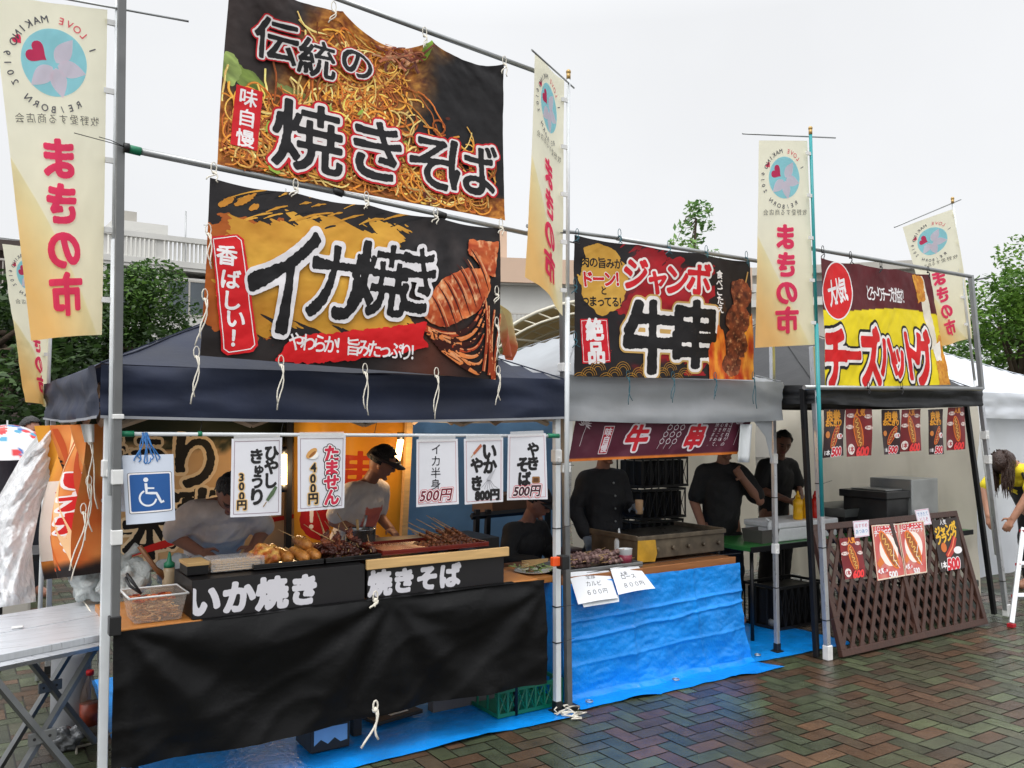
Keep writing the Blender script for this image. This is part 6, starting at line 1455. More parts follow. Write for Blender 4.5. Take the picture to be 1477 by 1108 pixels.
# posters
def hotdog(P, cx, cy, s_, ang, c=((120, 52, 22), (206, 122, 56))):
    ca, sa = math.cos(ang), math.sin(ang)
    P.ell(cx, cy, .42 * s_, .15 * s_, (236, 120, 40), ang, .1); P.ell(cx, cy, .38 * s_, .12 * s_, lambda X, Y: mixc_(*c, fbm(X * 60 / s_ * .3, Y * 60 / s_ * .3, 3)), ang, .1)
    pts = []
    for q in np.linspace(-1, 1, 24): a, b_ = .33 * s_ * q, .05 * s_ * math.sin(q * 17); pts.append((cx + a * ca - b_ * sa, cy + a * sa + b_ * ca))
    P.line(pts, .016 * s_, (250, 210, 110))
def poster(kind, label, tl, tr, br, bl, Y, fr=False, warpfn=None, cat='poster', group=None):
    P, w = printed(tl, tr, br, bl, Y, base={'a': lambda x, y: mixc_((34, 24, 26), (66, 26, 28), fbm(x * 12, y * 12, 3)), 'b': lambda x, y: mixc_((96, 18, 26), (150, 34, 36), fbm(x * 9, y * 9, 5)), 'c': lambda x, y: mixc_((188, 40, 44), (226, 170, 150), fbm(x * 14, y * 8, 7))}[kind], cell=.012, disp=lambda u, v: .008 * np.sin(u * 4 + v * 3 + tl[0]))
    W, H = P.w, P.h; s_ = W / .2
    if kind == 'a':
        hotdog(P, W * .55, H * .42, W * .95, 1.0, ((120, 30, 20), (190, 70, 40)))
        for k, ch in enumerate('肉巻'): P.text(ch, W * (.3 + .35 * k), H * .86, W * .34, (236, 160, 40), .05)
        for k, ch in enumerate('おにぎり'): P.text(ch, W * (.17 + .21 * k), H * .71, W * .23, (236, 160, 40), .06)
        P.ell(W * .8, H * .42, W * .16, H * .06, WHITE); P.text('人気', W * .8, H * .42, W * .13, (190, 30, 40), .03); P.ell(W * .17, H * .47, W * .1, W * .1, (214, 130, 60))
        P.text('1本', W * .16, H * .1, W * .17, WHITE, .03); P.text('500', W * .6, H * .11, W * .34, (206, 30, 50), .06, [(.12, WHITE)], shear=.15)
    elif kind == 'b':
        hotdog(P, W * .5, H * .5, W * 1.05, 1.9)
        for x, y in ((.2, .86), (.82, .84), (.86, .6), (.16, .62)): P.ell(W * x, H * y, W * .15, H * .045, (232, 214, 206)); P.text('チーズ', W * x, H * y, W * .1, (150, 30, 40), .02, sp=.8)
        P.text('人気', W * .5, H * .93, W * .2, (240, 150, 50), .05); P.ell(W * .2, H * .15, W * .15, W * .13, (232, 220, 214)); P.text('1本', W * .2, H * .15, W * .16, (170, 30, 44), .04); P.text('600', W * .66, H * .1, W * .32, (236, 60, 60), .06, [(.12, (60, 10, 16))], shear=.15)
    else:
        P.text('CHEESE', W * .5, H * .93, W * .24, (214, 40, 50), .04, [(.1, WHITE)], sp=.9); P.text('チーズハット', W * .5, H * .84, W * .15, WHITE, .03)
        P.ell(W * .52, H * .52, W * .34, H * .3, (250, 236, 226), .3); hotdog(P, W * .52, H * .52, W * 1.2, 2.1); P.line([(W * .72, H * .62), (W * .62, H * .35), (W * .82, H * .16)], .006, WHITE)
        P.ell(W * .22, H * .16, W * .16, H * .05, WHITE); P.text('人気', W * .22, H * .16, W * .14, (200, 30, 40), .03); P.text('500', W * .55, H * .07, W * .2, WHITE, .05); P.poly([(W * .05, H * .3), (W * .2, H * .42), (W * .3, H * .3), (W * .12, H * .22)], (220, 120, 50))
    if fr: P.rect(W / 2, H / 2, W - .004, H - .004, (226, 214, 190), .002, frame=.008, cell=.004)
    return tag(P.build('poster', w, PAPER, toward=(0, -1, .1)), label, cat, group)
hp = [('a', (1187, 590), (1219, 590), (1217, 657), (1187, 661), 'dark onigiri poster, leftmost of the six hung under the black tent'), ('b', (1221, 590), (1257, 590), (1257, 657), (1220, 659), 'maroon hotdog poster hung beside the leftmost onigiri poster'),
      ('a', (1272, 591), (1298, 591), (1297, 655), (1275, 656), 'dark onigiri poster in the middle pair under the black tent'), ('b', (1299, 591), (1329, 590), (1328, 650), (1299, 652), 'maroon hotdog poster in the middle pair under the black tent'),
      ('a', (1337, 591), (1361, 590), (1361, 655), (1341, 656), 'dark onigiri poster in the pair nearest the right pole'), ('b', (1367, 588), (1392, 587), (1391, 648), (1366, 650), 'maroon hotdog poster in the pair nearest the right pole')]
for k, tl, tr, br, bl, lab in hp: poster(k, lab, tl, tr, br, bl, 3.83, group='posters hung in a row under the black tent')
def onl(px, py, off=.022):               # point on the lattice screen's own face
    d_ = ray(px, py); n_ = Nn if Nn.y < 0 else -Nn; O_ = A + n_ * off; o_ = Vector((0, 0, EYE)); return o_ + d_ * ((O_ - o_).dot(n_) / d_.dot(n_))
def onY(q4): return [onl(*p).y for p in q4]
for kind, q4, lab, fr_ in (('b', ((1210, 777), (1241, 774), (1248, 832), (1220, 836)), 'small maroon hotdog poster, leftmost on the lattice screen', 0), ('c', ((1255, 758), (1296, 755), (1305, 831), (1267, 838)), 'red cheese hotdog poster of the framed pair, the one nearer the small maroon poster', 1),
                       ('c', ((1296, 755), (1331, 751), (1338, 826), (1305, 831)), 'red cheese hotdog poster of the framed pair, the one nearer the black frankfurter poster', 1)):
    poster(kind, lab, *q4, onY(q4), fr_)
def frank(P):
    W, H = P.w, P.h
    for k, (s_, y) in enumerate((('ジャンボ', .8), ('フランク', .64))): P.text(s_, W * .45, H * y, W * .24, (232, 180, 40), .06, rot=.12, sp=.9)
    P.line([(W * .35, H * .25), (W * .6, H * .4), (W * .78, H * .62)], [W * .16, W * .2, W * .15], (178, 44, 34)); P.line([(W * .38, H * .28), (W * .62, H * .43), (W * .76, H * .62)], W * .04, (240, 130, 90))
    P.ell(W * .82, H * .36, W * .17, H * .07, WHITE); P.ell(W * .28, H * .45, W * .11, W * .11, (210, 110, 40)); P.text('1本', W * .16, H * .12, W * .17, WHITE, .04); P.text('500', W * .56, H * .12, W * .34, (206, 30, 44), .07, [(.12, WHITE)], shear=.15); P.text('人気', W * .4, H * .94, W * .13, WHITE, .02)
q4 = ((1344, 751), (1380, 746), (1392, 819), (1357, 825)); P, w = printed(*q4, onY(q4), base=lambda x, y: mixc_((34, 26, 24), (56, 40, 34), fbm(x * 12, y * 12, 5)), cell=.015); frank(P); tag(P.build('poster', w, PAPER, toward=(0, -1, .1)), 'black jumbo frankfurter poster, rightmost on the lattice screen', 'poster')
def card(label, q4, rows):
    P, w = printed(*q4, onY(q4), base=(232, 232, 240), cell=.02); W, H = P.w, P.h
    P.rect(W / 2, H / 2, W - .008, H - .008, (220, 120, 150), .01, frame=.003, cell=.002)
    for s_, x, y, e, c in rows: P.text(s_, W * x, H * y, W * e, c, .0)
    tag(P.build('white_card', w, PAPER, toward=(0, -1, .1)), label, 'card')
card('small white handwritten card above the gap left of the framed cheese posters', ((1230, 752), (1253, 750), (1254, 773), (1233, 776)), [('おすすめ', .5, .7, .2, (200, 90, 120)), ('あつあつ', .5, .35, .2, (90, 140, 190))])
card('small white handwritten card beside the black frankfurter poster', ((1319, 736), (1339, 733), (1344, 756), (1325, 759)), [('できたて', .5, .7, .2, (90, 140, 190)), ('どうぞ', .5, .35, .22, (200, 90, 120))])
# under the tables
crate('milk_crate', 'black lattice milk crate on the blue tarpaulin under the green table', xat(1105, 4.6), xat(1172, 4.6), 4.5, 4.85, .012, .34, BLKP, 7)
crate('milk_crate', 'black lattice milk crate behind the lattice screen with blue bottles showing', 6.0, 6.55, 4.15, 4.5, .012, .30, BLKP, 6)
b = MB(); c = xat(1105, 4.6)
for k in range(9):
    p = Vector((c + .06 + .04 * k, 4.6 + .04 * (k % 3), .06)); b.ball(p, (.05, .05, .05), n=10, jit=.4, seed=k)
tag(b.build('crumpled_wrappers', mat('grey_wrapper', (110, 112, 112), rough=.35, var=.4, vs=30)), 'crumpled grey wrappers inside the black milk crate under the green table', 'wrappers')
for k, x in enumerate((6.08, 6.22, 6.36)): b = MB(); b.lathe((x, 4.25, .024), [(.04, 0), (.042, .02), (.042, .15), (.018, .2), (.016, .24)], 14); tag(b.build('blue_bottle', mat('blue_bottle', (30, 84, 160), rough=.25)), 'blue bottle seen through the lower right of the lattice screen', 'bottle', 'blue bottles behind the lattice screen')
k0 = PZ(1418, 888); t = thing('storage_chest', 'dark grey storage chest on the paving at the foot of the right pole', 'chest', (7.0, 4.1, 0)); b = MB(); b.box((6.75, 3.98, .0), (7.18, 4.3, .24)); b.build('chest_body', mat('grey_green_plastic', (64, 68, 64), rough=.5, var=.12), t, bevel=.012); b = MB(); b.box((6.735, 3.965, .2405), (7.195, 4.315, .30)); b.build('lid', MATS['grey_green_plastic'], t, bevel=.012)
# ladder
t = thing('step_ladder', 'white step ladder with red trim and feet cut by the right edge', 'ladder', PZ(1459, 905))
l0 = PZ(1459, 905); top = PY(1476, 762, l0.y + .15); sd = (top - l0); off = Vector((.36, -.22, 0))
for k in range(2):
    b = MB(); b.bar(l0 + off * k + Vector((0, 0, .03)), top + off * k, .035); b.build('rail', WPAINT, t, bevel=.004); b = MB(); b.cbox(l0 + off * k + Vector((0, 0, .016)), (.05, .05, .03)); b.build('foot', mat('red_rubber', (170, 30, 40), rough=.5), t, bevel=.004)
for z in (.3, .62, .97): b = MB(); p = l0 + sd * (z); b.bar(p, p + off, .04); b.build('step', ALU, t, bevel=.004); b = MB(); b.cbox(p, (.042, .042, .02)); b.build('red_trim', MATS['red_rubber'], t)
# ================================================================== left of the navy stall
ta = thing('folding_aluminium_table', 'aluminium slat table on crossed legs at the left edge, beside the white pole', 'table', (.2, 4.2, 0))
zt2 = .72
fA, fB = PZ(0, 944, zt2), PZ(150, 914, zt2); bA_, bB_ = PZ(0, 889, zt2), PZ(147, 862, zt2)
Ux = (fB - fA).normalized(); fA = fA - Ux * .9; bA_ = bA_ - Ux * .9; dW = (bB_ - fB)
SLAT = mat('wet_aluminium_slat', (206, 210, 216), rough=.3, metal=.35, var=.1, vs=5, stretch=(1, 40, 1), bump=.1, bs=10, dirt=.12)
for s0, s1, in ((0, .48), (.5, .985)):
    b = MB(); V = []
    for z in (-.03, 0):
        for p in (fA + dW * s0, fB + dW * s0, fB + dW * s1, fA + dW * s1): V.append(p + Vector((0, 0, z)))
    b.add(V, [(3, 2, 1, 0), (4, 5, 6, 7), (0, 1, 5, 4), (1, 2, 6, 5), (2, 3, 7, 6), (3, 0, 4, 7)]); b.build('slat', SLAT, ta, bevel=.003)
b = MB(); b.bar(fA + Vector((0, .01, -.045)), fB + Vector((0, .01, -.045)), .03); b.bar(fA + dW * .97 + Vector((0, 0, -.045)), fB + dW * .97 + Vector((0, 0, -.045)), .03); b.build('rail', ALU, ta)
LEGM = mat('dull_aluminium', (128, 130, 130), rough=.4, metal=.6, var=.15, vs=9, dirt=.2)
for dp in (.04, .93):
    o_ = dW * dp; L0 = fB - Ux * 1.5; 
    for k in range(3):
        x0, x1 = .02 + .45 * k, .02 + .45 * (k + 1)
        for zz0, zz1, off in ((.02, .68, 0), (.68, .02, .03)):
            p = fB - Ux * x0 + o_; q = fB - Ux * x1 + o_; b = MB(); w_ = dW.normalized() * off
            b.bar(Vector((p.x, p.y, zz0)) + w_, Vector((q.x, q.y, zz1)) + w_, .024); b.build('leg', LEGM, ta)
    for k in range(3):
        c = fB - Ux * (.02 + .45 * (k + .5)) + o_; b = MB(); b.cbox((c.x, c.y, .35), (.11, .012, .05), rz=math.atan2(Ux.y, Ux.x)); hb = b.build('hub_plate', LEGM, ta, bevel=.003)
        b = MB()
        for q in (-.03, 0, .03): b.cyl(Vector((c.x, c.y, .35)) + Ux * q - dW.normalized() * .01, Vector((c.x, c.y, .35)) + Ux * q + dW.normalized() * .01, .006, n=8)
        b.build('rivet', BLKP, hb)
b = MB(); q = PZ(118, 866, zt2); string(b, q + Vector((0, -.05, .01)), .05, .004); b.tube([q + Vector((0, 0, .01)), q + Vector((.0, -.2, .006)), q + Vector((.01, -.5, -.02)), q + Vector((.01, -.51, -.2))], .004, 5)
tag(b.build('white_rope', CORD), 'white cord tied round the slats of the aluminium table', 'cord')
b = MB(); q = PZ(25, 907, zt2); b.cbox(q + Vector((0, 0, .006)), (.045, .02, .01)); tag(b.build('eraser_lump', TAPE, bevel=.004), 'small pale lump lying on the aluminium table', 'scrap')
# things seen between the crossed legs
q = PZ(103, 1062); b = MB(); b.lathe((q.x, q.y + .06, .0), [(.085, 0), (.095, .02), (.095, .40), (.08, .43), (.02, .44)], 28); tag(b.build('grey_canister', mat('pale_grey_plastic', (150, 152, 156), rough=.4, var=.12)), 'pale grey canister standing under the aluminium table', 'canister')
q = PZ(128, 1062); t = thing('drink_bottle', 'plastic drink bottle with a red cap and a red label under the aluminium table', 'bottle', (q.x, q.y, 0)); b = MB(); b.lathe((q.x, q.y, .002), [(.04, 0), (.045, .015), (.045, .2), (.035, .25), (.016, .29), (.016, .31)], 24); b.build('bottle_body', glassy('pet_bottle', (120, 100, 84), .1, .6), t)
b = MB(); b.lathe((q.x, q.y, .06), [(.046, 0), (.046, .11)], 24); b.build('label_band', mat('red_yellow_label', (140, 60, 40), rough=.4, var=.5, vs=25), t); b = MB(); b.lathe((q.x, q.y, .311), [(.019, 0), (.019, .022), (.016, .024)], 16); b.build('cap', mat('red_cap', (196, 30, 36)), t)
bag('crumpled_wrap', 'crumpled silvery wrap on the paving under the aluminium table', PZ(97, 1080) + Vector((0, 0, .05)), (.07, .06, .06), mat('silver_wrap', (120, 122, 124), rough=.25, metal=.4, bump=.8, bs=30), 31, 'wrap', False)
b = MB(); q0_, q1_ = PZ(110, 1090), PZ(140, 1074); b.tube([q0_ + Vector((0, 0, .01)), (q0_ + q1_) / 2 + Vector((-.04, .04, .01)), q1_ + Vector((0, 0, .01)), q1_ + Vector((.2, .25, .01))], .006, 6); tag(b.build('power_cable', mat('pale_cable', (176, 170, 156), rough=.5)), 'pale cable on the paving under the aluminium table', 'cable')
# white plastic sheet
PLAST = mat('white_plastic_sheet', (244, 246, 248), rough=.2, var=.06, vs=6, bump=.3, bs=40, trans=.35, crinkle=.9, cs=9)
ctl = [((62, 616), (88, 622)), ((30, 660), (84, 650)), ((-4, 720), (74, 690)), ((-18, 780), (58, 730)), ((-22, 830), (46, 790)), ((-24, 880), (52, 868))]
def wsheet(u, v):
    f = v * (len(ctl) - 1); i = min(int(f), len(ctl) - 2); f -= i
    a = [ctl[i][0][k] * (1 - f) + ctl[i + 1][0][k] * f for k in (0, 1)]; c = [ctl[i][1][k] * (1 - f) + ctl[i + 1][1][k] * f for k in (0, 1)]
    px, py = a[0] + (c[0] - a[0]) * u, a[1] + (c[1] - a[1]) * u
    y = 5.35 - .45 * v + .10 * noise3((u * 2.2 + v * 2, v * 4, 3)) + .05 * noise3((u * 4 + v, v * 12 + u * 2, 8)) + .02 * noise3((u * 9, v * 30, 5)) - .18 * math.sin(math.pi * u)
    return PY(px, py, y)
b = MB(); b.sheet(wsheet, 46, 70); tag(b.build('plastic_sheet', PLAST), 'white translucent plastic sheet sweeping down from the tent corner at the left edge', 'sheet')
# bunched squid banner down the left side of the tent
def sb_base(x, y):
    k = fbm(x * 14, y * 5, 3); c = mixc_((206, 96, 40), (236, 170, 96), np.clip(k * 1.6 - .3, 0, 1)); d = np.clip(1 - np.abs(x - .12) / .07, 0, 1)[:, None]; g_ = np.clip((.1 - x) * 12 + (k - .5), 0, 1)[:, None]
    c = c * (1 - d * .5) + np.array([224, 166, 50]) * d * .5; c = c * (1 - g_) + np.array([216, 150, 44]) * g_
    e = np.clip((.10 - y) / .05 + (k - .5) * 2, 0, 1)[:, None]; return c * (1 - e) + np.array([34, 28, 28]) * e
cs = [PX(86, 612, .5), PX(143, 618, .5), PX(133, 826, .5), PX(97, 834, .5)]
cs = [PY(86, 613, 5.2), PY(141, 612, 4.5), PY(133, 828, 4.45), PY(96, 832, 5.1)]
P = Print(.62, .86, sb_base, .012)
P.rect(.12, .32, .13, .44, (236, 226, 214), r=.01, rough=.004); P.text('屋台の味！', .14, .34, .085, (206, 30, 36), .03, vert=True); P.text('いか焼き', .43, .36, .12, (206, 34, 34), .05, [(.12, WHITE)], vert=True); P.text('香ばしい', .25, .5, .09, (24, 22, 22), .04, vert=True)
for k in range(5): P.line([(.30 + .03 * k + .02 * math.sin(4 * t_ + k), .84 - .8 * t_) for t_ in np.linspace(0, 1, 20)], [.014 + .01 * math.sin(6 * t_ + k) for t_ in np.linspace(0, 1, 20)], ((196, 84, 40), (240, 200, 150))[k % 2])
so = P.build('side_banner', quad(cs[3], cs[2], cs[1], cs[0], disp=lambda u, v: .09 * np.sin(u * 13 + 1.5 * v) + .04 * np.sin(u * 27 - v * 4)), toward=(-.3, -1, 0)); tag(so, 'orange squid banner hanging in bunched folds at the left corner of the navy tent', 'banner')
for px, py, ln in ((130, 640, .3), (128, 700, .25), (120, 740, .3)):
    b = MB(); string(b, PY(px, py, 4.42), ln, .003, 2, swing=.05); b.build('tie_cord', CORD, so)
b = MB(); b.sheet(lambda u, v: PY(116 + 20 * u + 6 * v * (1 - u), 612 + 26 * v, 4.4 + .02 * math.sin(6 * u)), 5, 5); b.build('white_corner_rag', TAPE, so)
# spotted umbrella and its holder, further off
um = thing('umbrella', 'white umbrella with red and blue spots at the far left behind the plastic sheet', 'umbrella', PY(14, 690, 9.0))
c = PY(10, 632, 9.0); b = MB(); n_ = 24
def umb(u, v):
    a = u * 2 * math.pi; r_ = .5 * v * (1 - .05 * abs(math.sin(a * 4))); return c + Vector((r_ * math.cos(a), r_ * math.sin(a), .12 - .30 * v * v))
b.sheet(umb, 32, 12)
rr = random.Random(3); cen = [(rr.uniform(0, 1), rr.uniform(.15, 1), rr.choice([(226, 60, 66), (86, 170, 206), (236, 90, 84), (70, 120, 190)])) for _ in range(90)]
b = MB(); b.sheet(umb, 150, 40)
for i in range(len(b.v)):
    u, v = (i % 151) / 150, (i // 151) / 40; col = (236, 234, 236)
    for cu_, cv_, cc in cen:
        if ((u - cu_) * v * 6) ** 2 + ((v - cv_) * 1.0) ** 2 * 1.4 < .0045: col = cc
    b.c[i] = col
b.build('umbrella_canopy', mat('umbrella_cloth', attr='Col', rough=.5, trans=.3, var=.04), um, attr=True)
b = MB(); b.cyl(c + Vector((0, 0, .16)), c + Vector((.03, 0, -.75)), .008); b.build('shaft', STEEL, um)
b = MB(); b.box((-2.6, 7.5, 0), (.55, 7.9, .62)); tag(b.build('planter_wall', CONC2, bevel=.02), 'low concrete planter wall at the far left behind the plastic sheet', 'wall')
b = MB(); b.box((.25, 6.5, .70), (1.9, 7.0, .74)); 
for x in (.3, 1.85): b.box((x - .02, 6.55, 0), (x + .02, 6.6, .6995))
tag(b.build('trestle_table', BLKM), 'dark trestle table beyond the back of the navy stall, seen under the side banner', 'table')
# ================================================================== people
def skin_mesh(nodes, edges, root=None, sub=2):
    """Closed tapered limbs between joints (elliptical in section where the radius is a pair), to be fused by remesh()."""
    V, F = [], []
    def put(V2, F2):
        k = len(V); V.extend(V2); F.extend([tuple(k + i for i in f) for f in F2])
    for k, (p, r) in nodes.items():
        rx, ry = r if isinstance(r, tuple) else (r, r); m = MB(); m.ball(p, (rx, ry, (rx + ry) / 2 if rx < .1 else ry * .8), n=14); put([Vector(v) for v in m.v], m.f)
    n = 14
    for a, b in edges:
        (pa, ra), (pb, rb) = nodes[a], nodes[b]; ra = ra if isinstance(ra, tuple) else (ra, ra); rb = rb if isinstance(rb, tuple) else (rb, rb)
        pa, pb = Vector(pa), Vector(pb); t_ = (pb - pa).normalized(); ax = Vector((1, 0, 0)) - t_ * t_.x
        ax = ax.normalized() if ax.length > .2 else t_.orthogonal().normalized(); ay = t_.cross(ax)
        if max(ra[0], rb[0]) > .1 and min(ra[0], rb[0]) < .08: ra, rb = [(min(q[0], .085), min(q[1], .08)) for q in (ra, rb)]   # limb roots stay slim inside the trunk
        V2 = []
        for p, r in ((pa, ra), (pb, rb)): V2 += [p + ax * (r[0] * math.cos(2 * math.pi * j / n)) + ay * (r[1] * math.sin(2 * math.pi * j / n)) for j in range(n)]
        put(V2, [(j, (j + 1) % n, n + (j + 1) % n, n + j) for j in range(n)] + [tuple(range(n))[::-1], tuple(range(n, 2 * n))])
    return V, F
def remesh(V, F, vox, smooth=4):
    me = bpy.data.meshes.new('r'); me.from_pydata([tuple(v) for v in V], [], F); o = bpy.data.objects.new('r', me); COL.objects.link(o)
    m = o.modifiers.new('r', 'REMESH'); m.mode = 'VOXEL'; m.voxel_size = vox; s = o.modifiers.new('s', 'SMOOTH'); s.factor = .5; s.iterations = smooth
    dg = bpy.context.evaluated_depsgraph_get(); dg.update(); q = o.evaluated_get(dg).to_mesh()
    V = [v.co.copy() for v in q.vertices]; F = [tuple(p.vertices) for p in q.polygons]
    bpy.data.objects.remove(o); bpy.data.meshes.remove(me)
    return V, F
ARMS = {'lel': (-.22, -.03, 1.06), 'lwr': (-.21, .08, .84), 'rel': (.22, -.03, 1.06), 'rwr': (.21, .08, .84)}
def person(label, at, face, lean=0, arms=None, head=(0, 0), skin=(150, 104, 84), hair=((14, 11, 11), 'short'), shirt=None, sleeve='short', trousers=None, extras=None, seated=False, scale=1., grip=.9, head_at=None):
    """at: feet position; face: direction faced, degrees. Local frame: x to the person's right, y forward."""
    Rz = Matrix.Rotation(R(face - 90), 4, 'Z')
    hipz = .48 if seated else .86
    Lm = Matrix.Translation((0, 0, hipz)) @ Matrix.Rotation(R(-lean), 4, 'X') @ Matrix.Translation((0, 0, -.86))
    hp, hy = head; Hm = Lm @ Matrix.Translation((0, .004, 1.44)) @ Matrix.Rotation(R(hy), 4, 'Z') @ Matrix.Rotation(R(-hp), 4, 'X')
    if head_at is not None:
        hc_ = Hm @ Vector((0, .02, .115)); scale = head_at[2] / hc_.z; q_ = Vector(head_at) - Rz @ (hc_ * scale); at = (q_.x, q_.y, 0); print(label[:40], 'scale', round(scale, 3))
    t = thing('person', label, 'person', at)
    T = Matrix.Translation(Vector(at)) @ Rz @ Matrix.Scale(scale, 4)
    A_ = dict(ARMS); A_.update(arms or {})
    up = {'pel': ((0, 0, .88), (.135, .10)), 'wai': ((0, .005, 1.02), (.14, .10)), 'che': ((0, .0, 1.2), (.16, .115)), 'nk': ((0, -.012, 1.355), (.06, .06)), 'nk2': ((0, .01, 1.47), (.05, .05)),
          'lsh': ((-.165, -.01, 1.305), (.062, .062)), 'rsh': ((.165, -.01, 1.305), (.062, .062))}
    N = {k: (Lm @ Vector(p), r) for k, (p, r) in up.items()}
    for k, r in (('lel', .044), ('lwr', .031), ('rel', .044), ('rwr', .031)): N[k] = (Lm @ Vector(A_[k]) if not (arms and k in arms) else Vector(A_[k]), (r, r))
    E_ = [('pel', 'wai'), ('wai', 'che'), ('che', 'nk'), ('nk', 'nk2'), ('nk', 'lsh'), ('nk', 'rsh'), ('che', 'lsh'), ('lsh', 'lel'), ('lel', 'lwr'), ('che', 'rsh'), ('rsh', 'rel'), ('rel', 'rwr')]
    N['cro'] = (Vector((0, .0 if not seated else .02, hipz - .05)), (.125, .10))
    for s_, n in ((-1, 'l'), (1, 'r')):
        hx = .095 * s_
        lg = {'hip': ((hx, 0 if not seated else .12, hipz - (.15 if not seated else .02)), .09), 'kne': ((hx * 1.1, .03 if not seated else .42, .46), .062), 'ank': ((hx * 1.1, -.02 if not seated else .40, .085), .043), 'toe': ((hx * 1.3, .13 if not seated else .55, .04), .042)}
        for k, (p, r) in lg.items(): N[n + k] = (Vector(p), (r, r))
        E_ += [('pel', 'cro'), ('cro', n + 'hip'), ('wai', n + 'hip'), (n + 'hip', n + 'kne'), (n + 'kne', n + 'ank'), (n + 'ank', n + 'toe')]
    V, F = skin_mesh(N, E_, 'pel')
    def addm(V2, F2): 
        k = len(V); V.extend(V2); F.extend([tuple(k + i for i in f) for f in F2])
    # head
    if True:
        hb = MB(); hb.ball((0, .02, .115), (.078, .096, .118), n=28)
        for i, v in enumerate(hb.v):
            x, y, z = v; q = max(0, (.115 - z) / .118); x *= 1 - .28 * q; y = .02 + (y - .02) * (1 - .18 * q) + .012 * q * (y > .02)
            hb.v[i] = (x, y, z)
        hb.ball((0, .118, .098), (.013, .018, .018), n=10); hb.tube([(0, .112, .135), (0, .124, .1)], [.008, .012], 8)
        for s_ in (-1, 1): hb.ball((s_ * .078, .015, .11), (.01, .02, .03), n=10); hb.ball((s_ * .03, .104, .137), (.026, .012, .008), n=10)
        hb.ball((0, .1, .058), (.026, .014, .010), n=10); hb.ball((0, .088, .015), (.026, .022, .016), n=10)
        addm([Hm @ Vector(v) for v in hb.v], hb.f)
    # hands
    for n, s_ in (('l', -1), ('r', 1)):
        el, wr_ = N[n + 'el'][0], N[n + 'wr'][0]; d_ = (wr_ - el).normalized(); side = Vector((-s_, .5, 0)); side = (side - d_ * side.dot(d_)).normalized(); pal = d_.cross(side) * -s_
        h = {'w': (wr_ - d_ * .02, (.03, .024)), 'p': (wr_ + d_ * .05, (.036, .017)), 'k': (wr_ + d_ * .082, (.038, .013))}; he = [('w', 'p'), ('p', 'k')]
        V2, F2 = skin_mesh(h, he, 'w', 1); addm(V2, F2)
        for i in range(4):
            o = wr_ + d_ * .078 + side * (.03 - .02 * i); ln = (.072, .08, .075, .058)[i]; c1, c2 = grip * .55, grip * 1.3
            p1 = o + (d_ * math.cos(c1 * .5) + pal * math.sin(c1 * .5)) * ln * .45; p2 = p1 + (d_ * math.cos(c1 + .2) + pal * math.sin(c1 + .2)) * ln * .33; p3 = p2 + (d_ * math.cos(c2) + pal * math.sin(c2)) * ln * .3
            fb = MB(); fb.tube([o - d_ * .02, p1, p2, p3], [.0095, .0088, .008, .006], 8); fb.ball(p3, .0065, n=8); addm([Vector(v) for v in fb.v], fb.f)
        o = wr_ + d_ * .022 + side * .03; p1 = o + (side * .8 + d_ * .5 + pal * .2).normalized() * .04; p2 = p1 + (side * .2 + d_ * .8 + pal * .5).normalized() * .032
        fb = MB(); fb.tube([o - side * .02, o, p1, p2], [.012, .0125, .0105, .008], 8); fb.ball(p2, .008, n=8); addm([Vector(v) for v in fb.v], fb.f)
    V, F = remesh(V, F, .0065)
    b = MB(); Hi = Hm.inverted()
    cols = []
    gl = (extras or {}).get('gloves')
    for v in V:
        c_ = np.array(skin, float); q = Hi @ v
        if -.05 < q.z < .3 and abs(q.x) < .12 and abs(q.y) < .16 and (v - (Hm @ Vector((0, .02, .11)))).length < .2:
            if q.y > .06:
                for s_ in (-1, 1):
                    dx, dz = (q.x - s_ * .031) / .015, (q.z - .122) / .0055
                    if dx * dx + dz * dz < 1: c_ = np.array((30, 22, 20.))
                    dx, dz = (q.x - s_ * .033) / .022, (q.z - .143) / .005
                    if dx * dx + dz * dz < 1: c_ = c_ * .35
                if (q.x / .026) ** 2 + ((q.z - .056) / .009) ** 2 < 1: c_ = np.array((140, 74, 70.))
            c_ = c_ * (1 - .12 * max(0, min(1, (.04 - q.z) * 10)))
        elif gl and min((v - N['lwr'][0]).length, (v - N['rwr'][0]).length) < .2 and ((v - N['lwr'][0]).dot((N['lwr'][0] - N['lel'][0]).normalized()) > -.03 if (v - N['lwr'][0]).length < (v - N['rwr'][0]).length else (v - N['rwr'][0]).dot((N['rwr'][0] - N['rel'][0]).normalized()) > -.03): c_ = np.array(gl, float)
        cols.append(tuple(c_))
    b.add([T @ v for v in V], F, 0, True); b.c = cols; b.build('body', SKIN, t, attr=True)
    # clothes
    def cloth(name, ns, es, root, grow, c_, seed, attr=False, cut=None, rough=.75):
        Nn_ = {k: (N[k][0] if k in N and k != 'nk' else ns[k][0], tuple(q + grow + (.014 if k in ('pel', 'wai', 'che', 'cro') and name == 'shirt' else 0) for q in (ns[k][1] if isinstance(ns[k][1], tuple) else (ns[k][1],) * 2))) for k in ns}
        V2, F2 = remesh(*skin_mesh(Nn_, es, root, 2), .012, 8); b = MB(); b.add(V2, F2, 0, True)
        me = bpy.data.meshes.new('c'); me.from_pydata([tuple(v) for v in V2], [], F2); me.update(); nn = [v.normal.copy() for v in me.vertices]; bpy.data.meshes.remove(me)
        b.v = [tuple(T @ (v + n * (.010 * noise3((v.x * 9, v.y * 9, v.z * 6 + seed)) + .007 * noise3((v.x * 22 + v.z * 9, v.y * 22, v.z * 15 + seed))))) for v, n in zip(V2, nn)]
        if attr: b.c = [attr(v, Lm.inverted() @ v) for v in V2]
